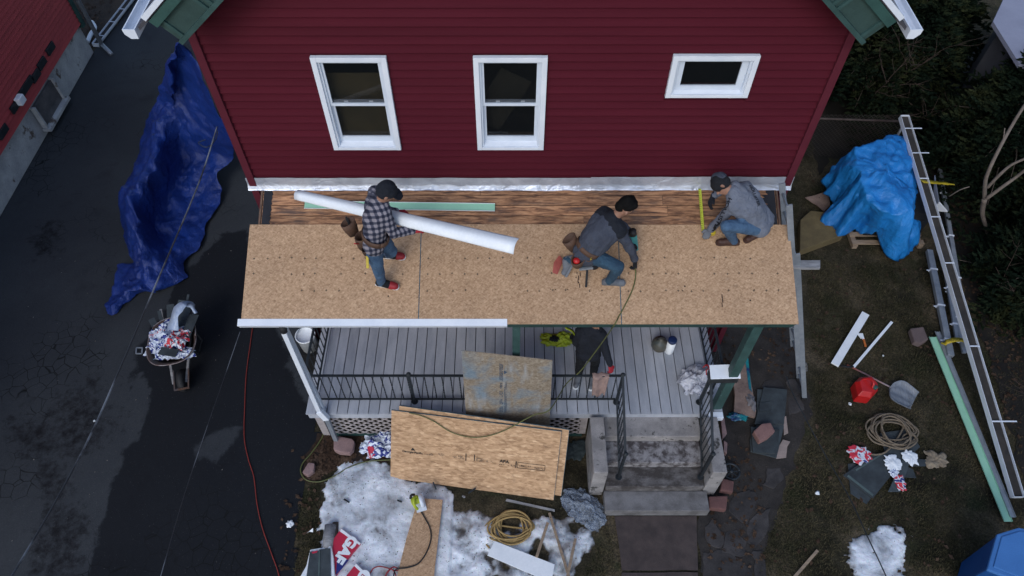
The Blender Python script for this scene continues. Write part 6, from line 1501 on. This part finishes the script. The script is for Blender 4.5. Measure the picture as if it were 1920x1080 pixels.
MB().beam(b + (a - b) * .1, b + Vector((.0, -.22, -.10)), .04, .05).build('handle', RUBBER, ng, bevel=.01); MB().beam(b, b + (b - a).normalized() * .12, .03, .03).build('nose', ALU, ng)
# ---- person 3: crouching in the grey hoodie
J3 = dict(pelvis=G(1420, 412, 4.06), chest=G(1405, 388, 4.30), neck=G(1372, 358, 4.50), head=G(1352, 346, 4.54),
          shR=G(1400, 352, 4.42), elR=G(1362, 350, 4.20), haR=G(1337, 368, 4.12), shL=G(1375, 387, 4.36), elL=G(1350, 412, 4.05), haL=G(1332, 430, 3.84),
          hipL=G(1424, 426, 4.02), knL=G(1362, 424, 4.22), anL=onroof(1372, 456, .10), hipR=G(1432, 410, 4.02), knR=G(1392, 408, 4.22), anR=onroof(1420, 440, .10))
P3 = person('worker in a grey hooded sweatshirt and two tone cap, crouching with a tape measure', J3, (-.85, -.2, -.5),
            dict(top=HOOD, legs=DENIM, shoe=BOOT, sole=BOOT, gloveL=SHOEG, gloveR=NAVY), {'L': ((-.5, -.6, -.5), (-.3, -.4, .9), .8), 'R': ((-.3, -.5, -.6), (-.8, 0, .4), .5)},
            {'L': (PR(1340, 456), RN), 'R': (PR(1405, 448), RN)}, .030, wide=1.10)
V3, F3 = P3[3], P3[4]
cap(P3[1], F3, BLACKC, None)
blob([[(F3['H'] - F3['lk'] * .05 + F3['up'] * .045, .085), (F3['H'] - F3['lk'] * .02 + F3['up'] * .06 + Vector((0, .03, 0)), .075)]], 'cap_panel', SLATE, P3[1], .008, 2)
nk = V3['neck']
blob([[(nk + Vector((.05, .07, .02)), .06), (nk + Vector((.11, 0, .0)), .075), (nk + Vector((.06, -.08, -.04)), .055), (nk + Vector((-.01, -.08, -.08)), .035)]], 'hood', HOOD, P3[1], .010, 3, .035)
cn = (Vector((1405, 372, 0)))
c3 = G(1408, 366, 4.5)
cloth_text('HOLLISTER', P3[2], G(1418, 364, 4.5), G(1434, 382, 4.5) - G(1404, 348, 4.5), Vector((.6, .6, 0)), .058, NAVY, (.25, -.3, 1))
cloth_text('HOLLISTER', P3[2], G(1353, 403, 4.2), G(1338, 424, 4.1) - G(1364, 385, 4.3), Vector((1, -.6, .0)), .068, NAVY, (-.3, -.5, 1))
tm = empty('tape_measure', onroof(1331, 437, .05)); tag(tm, 'yellow tape measure pulled out over the planks by the crouching worker', 'tape measure')
q = G(1335, 437, 3.80); MB().box(q, (.075, .05, .075), rx=.3).build('case', YEL, tm, bevel=.012)
ta, tb_ = PR(1312, 354, .03), PR(1318, 432, .05)
MB().quadbox(ta - Vector((.018, 0, 0)), tb_ - Vector((.018, 0, 0)), tb_ + Vector((.018, 0, 0)), ta + Vector((.018, 0, 0)), RN * .002).build('blade', TAPEY, tm)
MB().beam(tb_, q, .035, .003).build('blade', TAPEY, tm)
m_ = MB()
for i in range(22):
    c = ta.lerp(tb_, (i + .5) / 22) + RN * .004; m_.quadbox(c + Vector((-.018, -.002, 0)), c + Vector((-.004 if i % 3 else .006, -.002, 0)), c + Vector((-.004 if i % 3 else .006, .002, .001)), c + Vector((-.018, .002, .001)), RN * .0005)
m_.build('scale_marks', INK, tm, smooth=False, kind='stuff')
# ---- person 4: under the roof, dark clothes, red glove
J4 = dict(pelvis=G(1104, 650, 1.75), chest=G(1106, 628, 1.98), neck=G(1112, 610, 2.18), head=G(1116, 602, 2.32),
          shR=G(1128, 628, 2.10), elR=G(1136, 660, 1.92), haR=G(1144, 684, 1.74), shL=G(1088, 622, 2.08), elL=G(1080, 642, 1.80), haL=G(1078, 628, 1.60),
          hipR=G(1112, 662, 1.66), knR=G(1116, 678, 1.28), anR=G(1112, 706, DZ + .10), hipL=G(1094, 660, 1.66), knL=G(1088, 680, 1.28), anL=G(1085, 704, DZ + .10))
P4 = person('worker in dark clothes with one red glove, standing on the deck under the eave', J4, (.3, -.6, -.6),
            dict(top=NAVY, legs=BLACKC, shoe=SHOEG, sole=PWHITE, gloveL=BLACKC, gloveR=GLOVER), {'L': ((0, .3, -1), (1, 0, 0), .8), 'R': ((.2, -.6, -.7), (.6, -.5, .6), .7)},
            {'R': (G(1108, 726, DZ), up3), 'L': (G(1080, 724, DZ), up3)}, .03, wide=1.1)
ribbon('hose_strap', [G(1060, 614, 2.2), G(1072, 620, 2.1), G(1079, 628, 2.0)], .05, YELG, 'yellow strap hanging beside the worker under the eave', 'strap')

# ================================================================== VEGETATION
def bake(name, V_, F_, mat, parent=None, **t):
    me = bpy.data.meshes.new(name); V_ = np.asarray(V_, dtype=np.float32).reshape(-1, 3); F_ = np.asarray(F_, dtype=np.int32)
    k = F_.shape[1]; me.vertices.add(len(V_)); me.vertices.foreach_set('co', V_.ravel()); me.loops.add(F_.size); me.loops.foreach_set('vertex_index', F_.ravel())
    me.polygons.add(len(F_)); me.polygons.foreach_set('loop_start', np.arange(len(F_), dtype=np.int32) * k); me.polygons.foreach_set('loop_total', np.full(len(F_), k, dtype=np.int32))
    me.update(); me.validate(); me.materials.append(mat); return tag(link_mesh(name, me, parent), **t)
def leafmat(name, cs):
    m, nt, b = newmat(name); v = coords(nt, (1, 1, 1)); f = ntex(nt, v, 1.6, 5, .6); g_ = ntex(nt, v, 30, 3)
    nt.links.new(mixc(nt, .6, ramp(nt, mixc(nt, .3, f, g_), [(.34, cs[0]), (.5, cs[1]), (.64, cs[2])]), ramp(nt, g_, [(.3, (.3,) * 3), (.7, (1.2,) * 3)]), 'MULTIPLY'), b.inputs['Base Color']); b.inputs['Roughness'].default_value = .9; b.inputs['Specular IOR Level'].default_value = .05; return m
EVG = leafmat('dark_evergreen', ((.003, .006, .005), (.009, .017, .010), (.038, .043, .018)))  # colour contrast stands in for lit sprays and shaded gaps of the crown
def evergreen(label, x, y, h, r, nf=260, seed=0, low=.06):
    rs = np.random.RandomState(seed); root = empty('evergreen_tree', (x, y, 0)); tag(root, label, 'tree', 'dark evergreens beyond the right lawn')
    MB().tube([(x, y, 0), (x + .05, y, h * .5), (x, y + .05, h * .93)], [.11, .07, .02], 8).build('trunk', BARK, root)
    V_, F_ = [], []; n0 = 0
    limbs = MB()
    for i in range(nf):
        u = rs.rand(); z = h * (low + (1 - low) * (1 - (1 - u) ** .62)) * .97; rr = r * (1 - (z / h)) ** .75 * rs.uniform(.72, 1.12) + .12
        a = rs.rand() * 2 * math.pi; el = rs.uniform(-.25, .35) + (z / h) * .5
        d0 = np.array([math.cos(a) * math.cos(el), math.sin(a) * math.cos(el), math.sin(el)]); p = np.array([x, y, z]) + d0 * rr * .12
        # a frond: drooping spine with side sprays
        K = 13; droop = rs.uniform(.25, .55); sp = []
        for k in range(K):
            t = k / (K - 1); sp.append(p + d0 * rr * .9 * t + np.array([0, 0, -droop * rr * t * t * .8]) + rs.normal(0, .012, 3))
        if i % 9 == 0: limbs.tube([sp[0], sp[K // 2], sp[-2]], [.018, .012, .004], 5, caps=False)
        sd = np.cross(d0, [0, 0, 1.]); sd /= np.linalg.norm(sd)
        for k in range(1, K):
            t = k / (K - 1); L = .34 * (1 - t * .65) * rs.uniform(.7, 1.2) * min(1, r / 1.6)
            for s_ in (-1, 1):
                e = sp[k] + (sd * s_ * .85 + d0 * .55 + np.array([0, 0, rs.uniform(-.35, .15)])) * L
                # spray: 5 leaflets
                for m_ in range(5):
                    q = sp[k] + (e - sp[k]) * (m_ + .6) / 5.2; w_ = .030 * rs.uniform(.7, 1.5); dl = (e - sp[k]) / (L + 1e-6)
                    n_ = rs.normal(0, 1, 3); n_ /= np.linalg.norm(n_); c_ = np.cross(dl, n_); c_ /= (np.linalg.norm(c_) + 1e-6)
                    tip = q + dl * rs.uniform(.05, .10) + n_ * .02 + d0 * .03
                    V_ += [q - c_ * w_, q + c_ * w_, tip]; F_.append((n0, n0 + 1, n0 + 2)); n0 += 3
    bake('crown', V_, F_, EVG, root); 
    if limbs.v: limbs.build('limb', BARK, root)
for a_ in (('tallest evergreen at the back beside the gable eave', 8.0, 13.4, 4.0, 2.1, 420, 1), ('evergreen left of the pale rooftop corner', 9.0, 14.2, 3.6, 1.7, 300, 2),
           ('evergreen just right of the upper end of the long gutter', 9.7, 10.6, 3.1, 2.0, 360, 3), ('evergreen at the right edge behind the pale bare branches', 10.6, 8.6, 3.6, 1.8, 280, 4),
           ('low spreading evergreen beside the middle of the long gutter', 9.5, 7.6, 2.2, 1.5, 240, 5), ('evergreen at the far side of the chain link fence', 6.6, 15.4, 2.6, 1.6, 220, 6),
           ('small evergreen at the right edge of the lawn', 9.9, 5.6, 1.6, 1.4, 180, 7)): evergreen(*a_)
def bare(name, label, base, n, L, mat, seed, r0=.02, spread=.6, lean=(0, 0, 1), cat='shrub', depth=2, group=None):
    rs = random.Random(seed); root = empty(name, base); tag(root, label, cat, group); base = Vector(base)
    def grow(m_, p, d, L_, r_, dep):
        pts = [p]; dd = Vector(d).normalized()
        for k in range(6):
            dd = (dd + Vector((rs.gauss(0, .13), rs.gauss(0, .13), rs.gauss(.02, .1)))).normalized(); pts.append(pts[-1] + dd * L_ / 6)
        m_.tube(pts, [r_ * (1 - .75 * k / 6) for k in range(7)], 5, caps=False)
        if dep:
            for k in (2, 3, 4, 5, 5):
                if rs.random() < .85: grow(m_, pts[k], (dd + Vector((rs.gauss(0, .7), rs.gauss(0, .7), rs.gauss(.1, .4)))).normalized(), L_ * rs.uniform(.35, .6), r_ * .5, dep - 1)
    for i in range(n):
        m_ = MB(); d = Vector(lean) + Vector((rs.gauss(0, spread), rs.gauss(0, spread), rs.uniform(0, .3))); grow(m_, base + Vector((rs.gauss(0, .05), rs.gauss(0, .05), 0)), d, L * rs.uniform(.7, 1.1), r0, depth)
        m_.build('branch', mat, root, smooth=True)
bare('bare_shrub', 'bare brown shrub behind the fence, between the house and the evergreens', G(1612, 222, 0), 7, 2.0, TWIG, 3, .018, .45, (-.1, .1, 1))
bare('bare_shrub', 'thin leafless shrub at the right edge of the lawn beside the long gutter', (9.3, 5.2, 0), 8, 1.6, TWIG, 5, .014, .8, (-.1, 0, .6))
bare('bare_shrub', 'leafless tangle at the right edge, below the pale bare branches', (9.6, 6.6, 0), 9, 1.7, TWIG, 6, .014, .8, (-.2, 0, .6))
bt = empty('bare_tree', (9.4, 7.2, 0)); tag(bt, 'leafless tree with thick pale branches reaching in from the right edge', 'tree')
for pts, r_ in (([G(1846, 372, 1.4), G(1847, 345, 1.8), G(1852, 325, 2.1), G(1872, 282, 2.5), G(1896, 238, 2.8), G(1922, 196, 3.1), G(1960, 140, 3.4)], .035), ([G(1851, 352, 1.6), G(1872, 330, 1.9), G(1895, 310, 2.1), G(1925, 296, 2.3), G(1960, 280, 2.5)], .028),
                ([G(1850, 372, 1.5), G(1880, 350, 1.8), G(1905, 332, 2.0), G(1930, 312, 2.3), G(1970, 280, 2.6)], .032), ([G(1846, 374, 1.4), G(1842, 400, .9), G(1850, 430, .3), G(1852, 440, 0)], .045), ([G(1872, 282, 2.5), G(1880, 268, 2.6), G(1884, 240, 2.8)], .012), ([G(1780, 368, 1.2), G(1800, 356, 1.5), G(1818, 350, 1.6)], .012)):
    MB().tube(curve_pts(pts, 5), [r_ * (1 - .4 * i / (len(pts) * 5 - 5)) for i in range((len(pts) - 1) * 5 + 1)], 7).build('branch', M('pale_bark', (.20, .165, .14), (.13, .105, .09), 6, .9, .4, 50), bt)
# chain link fence
fe = empty('chain_link_fence', G(1620, 290, 0)); tag(fe, 'old chain link fence between the house and the bright blue tarp', 'fence')
fa_, fb_ = GY(1540, 215, 11.2), GY(1705, 228, 11.2); fa_.x = 3.9
MB().tube([fa_, fb_], .022, 8).build('top_rail', M('rusty_rail', (.11, .085, .075), (.06, .04, .035), 8, .8), fe)
for t in (0.02, .5, .98):
    p = fa_.lerp(fb_, t); MB().tube([(p.x, p.y, 0), p + Vector((0, 0, .04))], .028, 8).build('post', GALV, fe)
m_ = MB(); L = (fb_ - fa_).length; Hf = fa_.z; k = 0.0
while k < L + Hf:
    for s_ in (1, -1):
        x0, z0 = (k, 0) if s_ == 1 else (k - Hf, 0); x1, z1 = x0 + (Hf if s_ == 1 else Hf) * (1 if s_ == 1 else 1), Hf
        if s_ == -1: a = (k, 0); b = (k - Hf, Hf)
        else: a = (k - Hf, 0); b = (k, Hf)
        (ax, az), (bx, bz_) = a, b
        def cl(p, q):
            (px_, pz_), (qx_, qz_) = p, q
            if px_ < 0: t = (0 - px_) / (qx_ - px_) if qx_ != px_ else 0; px_, pz_ = 0, pz_ + t * (qz_ - pz_)
            if px_ > L: t = (L - px_) / (qx_ - px_); px_, pz_ = L, pz_ + t * (qz_ - pz_)
            return px_, pz_
        if (max(ax, bx) > .02 and min(ax, bx) < L - .02):
            A_ = cl(a, b); B2 = cl(b, a); m_.tube([(fa_.x + A_[0], 11.2 + .004 * s_, A_[1]), (fa_.x + B2[0], 11.2 + .004 * s_, B2[1])], .004, 3, caps=False)
    k += .085
m_.build('wire_mesh', M('rusty_wire', (.05, .045, .04), (.03, .022, .018), 8, .8), fe, smooth=False, kind='stuff')
# neighbour's pale roof behind the evergreens
nr = empty('neighbour_shed', (13.6, 13.4, 0)); tag(nr, 'pale grey rooftop corner behind the evergreens at upper right', 'building')
q = [G(1862, 40, 2.6), G(1895, -30, 2.6), G(2200, -30, 2.6), G(2200, 190, 2.6), G(1912, 120, 2.6)]
MB().prism(q, (0, 0, -.08)).build('roof', M('pale_membrane', (.32, .33, .42), (.27, .28, .36), 2, .8, .1), nr)
q2 = [Vector((p.x + .12, p.y - .0, 2.52)) for p in q]; cxx = sum(q2, Vector()) / 5
MB().prism([cxx + (p - cxx) * .93 for p in q2], (0, 0, -2.5)).build('wall', M('dull_shed_wall', (.10, .10, .11), None, 3, .9), nr)
# grass, leaf litter and grit
GR = leafmat('dry_grass', ((.022, .024, .012), (.055, .051, .029), (.11, .090, .052)))
def scatter(name, polys, n, mk, mat, label=None, seed=0, z=0.0, avoid=()):
    rs = np.random.RandomState(seed); V_, F_ = [], []; n0 = 0
    for px in polys:
        P = [(G(a, b).x, G(a, b).y) for a, b in px]; x0, x1 = min(p[0] for p in P), max(p[0] for p in P); y0, y1 = min(p[1] for p in P), max(p[1] for p in P)
        k = 0; tries = int(n * (x1 - x0) * (y1 - y0))
        X = rs.uniform(x0, x1, tries); Y = rs.uniform(y0, y1, tries)
        for x, y in zip(X, Y):
            if not inside(P, x, y) or any(edist(q, x, y) > -.02 for q in avoid): continue
            if nz((x, y, 0), 1.3, 3, seed) < -.18 and rs.rand() < .8: continue
            vs_, fs_ = mk(rs, x, y, z); F_ += [tuple(i + n0 for i in f) for f in fs_]; V_ += vs_; n0 += len(vs_)
    return bake(name, V_, F_, mat, kind='stuff', label=label, cat=name.replace('_', ' ') if label else None)
def blade(rs, x, y, z):
    a = rs.rand() * 6.28; L = rs.uniform(.03, .085); w_ = .005; t = rs.uniform(.2, 1.3); dx, dy = math.cos(a), math.sin(a)
    return [(x - dy * w_, y + dx * w_, z), (x + dy * w_, y - dx * w_, z), (x + dx * L * math.sin(t), y + dy * L * math.sin(t), z + .01 + L * math.cos(t) * .6)], [(0, 1, 2)]
lawnR = [(1510, 480), (1600, 500), (1740, 470), (1830, 600), (1918, 900), (1918, 1079), (1420, 1079), (1440, 1000), (1480, 900), (1530, 800)]
lawnRb = [(1500, 330), (1700, 300), (1740, 470), (1600, 500), (1505, 480)]
lawnF = [(880, 925), (1110, 960), (1150, 1000), (1150, 1079), (1060, 1079), (1090, 1000), (1000, 960), (880, 950)]
lawnL = [(600, 900), (585, 905), (560, 930), (552, 1079), (600, 1079), (604, 1000), (600, 960)]
lawnE = [(1860, 500), (1918, 480), (1918, 900), (1850, 640)]
scatter('grass', [lawnR, lawnF, lawnL], 2600, blade, GR, 'short dry winter grass on the lawn', 1, avoid=[GP(SNOW2), GP(SNOW1)])
scatter('grass', [lawnRb, lawnE], 700, blade, GR, 'sparse grass round the tarped pile and hedge foot', 2)
def leaf(rs, x, y, z):
    a = rs.rand() * 6.28; L = rs.uniform(.015, .05); c_, s_ = math.cos(a) * L, math.sin(a) * L; q = rs.uniform(-.4, .4) * L
    return [(x - c_, y - s_, z + .008), (x - s_ * .6, y + c_ * .6, z + .01 + abs(q)), (x + c_, y + s_, z + .012), (x + s_ * .6, y - c_ * .6, z + .01 + abs(q) * .5)], [(0, 1, 2, 3)]
LEAF = leafmat('dead_leaves', ((.03, .019, .014), (.070, .044, .030), (.13, .088, .062)))
bed = [(606, 816), (735, 816), (735, 860), (640, 872), (590, 905), (566, 890), (575, 850)]
scatter('leaf_litter', [bed], 1100, leaf, LEAF, 'brown dead leaves in the bed by the downspout', 3, .006)
scatter('leaf_litter', [[(1350, 600), (1500, 600), (1500, 720), (1360, 720)], [(1350, 800), (1420, 860), (1440, 1000), (1420, 1075), (1312, 1075), (1340, 930)]], 110, leaf, LEAF, 'sparse dead leaves on the bare soil right of the steps', 4)
scatter('leaf_litter', [lawnR, lawnRb], 14, leaf, LEAF, 'dead leaves scattered over the right lawn', 5, .02)
scatter('leaf_litter', [[(1740, 300), (1918, 240), (1918, 900), (1830, 600), (1760, 420)]], 160, leaf, LEAF, 'dead leaves and debris at the hedge foot', 6, .01)
scatter('leaf_litter', [lawnL, [(540, 820), (600, 830), (560, 960), (545, 1079), (520, 1079)]], 70, leaf, LEAF, 'dead leaves along the driveway edge', 7, .01)
scatter('leaf_litter', [[(128, 55), (100, 0), (215, 0), (200, 62), (172, 92)]], 120, leaf, LEAF, 'dead leaves at the far corner of the red building', 8, .01)
def chip(rs, x, y, z):
    a = rs.rand() * 6.28; L = rs.uniform(.004, .014); c_, s_ = math.cos(a) * L, math.sin(a) * L
    return [(x - c_, y - s_, z), (x - s_ * .5, y + c_ * .5, z + .006), (x + c_, y + s_, z), (x + s_ * .5, y - c_ * .5, z + .004)], [(0, 1, 2, 3)]
scatter('pale_grit', [[(150, 300), (420, 300), (540, 600), (540, 1075), (20, 1075), (20, 500)]], 2.2, chip, M('pale_chips', (.35, .33, .30), (.16, .12, .09), 30, .9), 'pale chips and grit scattered over the driveway', 9, .005)
scatter('snow_debris', [[(640, 880), (760, 905), (1090, 975), (1090, 1075), (610, 1075), (610, 960)]], 150, chip, M('dark_chips', (.03, .025, .02), None, 30, .9), 'dark crumbs and splinters on the old snow', 10, .09)
for i, (p, q) in enumerate((((796, 996), (816, 1008)), ((812, 904), (818, 918)), ((745, 938), (753, 941)), ((645, 936), (655, 942)), ((878, 925), (892, 915)))):
    a, b = G(*p, .085 if i != 1 else .14), G(*q, .10); MB().beam(a, b, .022, .02).build('dark_splinter', IRON, label=['dark splinter touching the left side of the osb offcut', 'dark splinter poking up at the foot of the leaning sheets', 'short dark splinter left of the circular saw', 'small dark twig on the snow above the red bundles', 'dark twig below the middle of the leaning sheets'][i], cat='splinter')
print('tris', sum(len(o.data.polygons) for o in S.objects if o.type == 'MESH'))
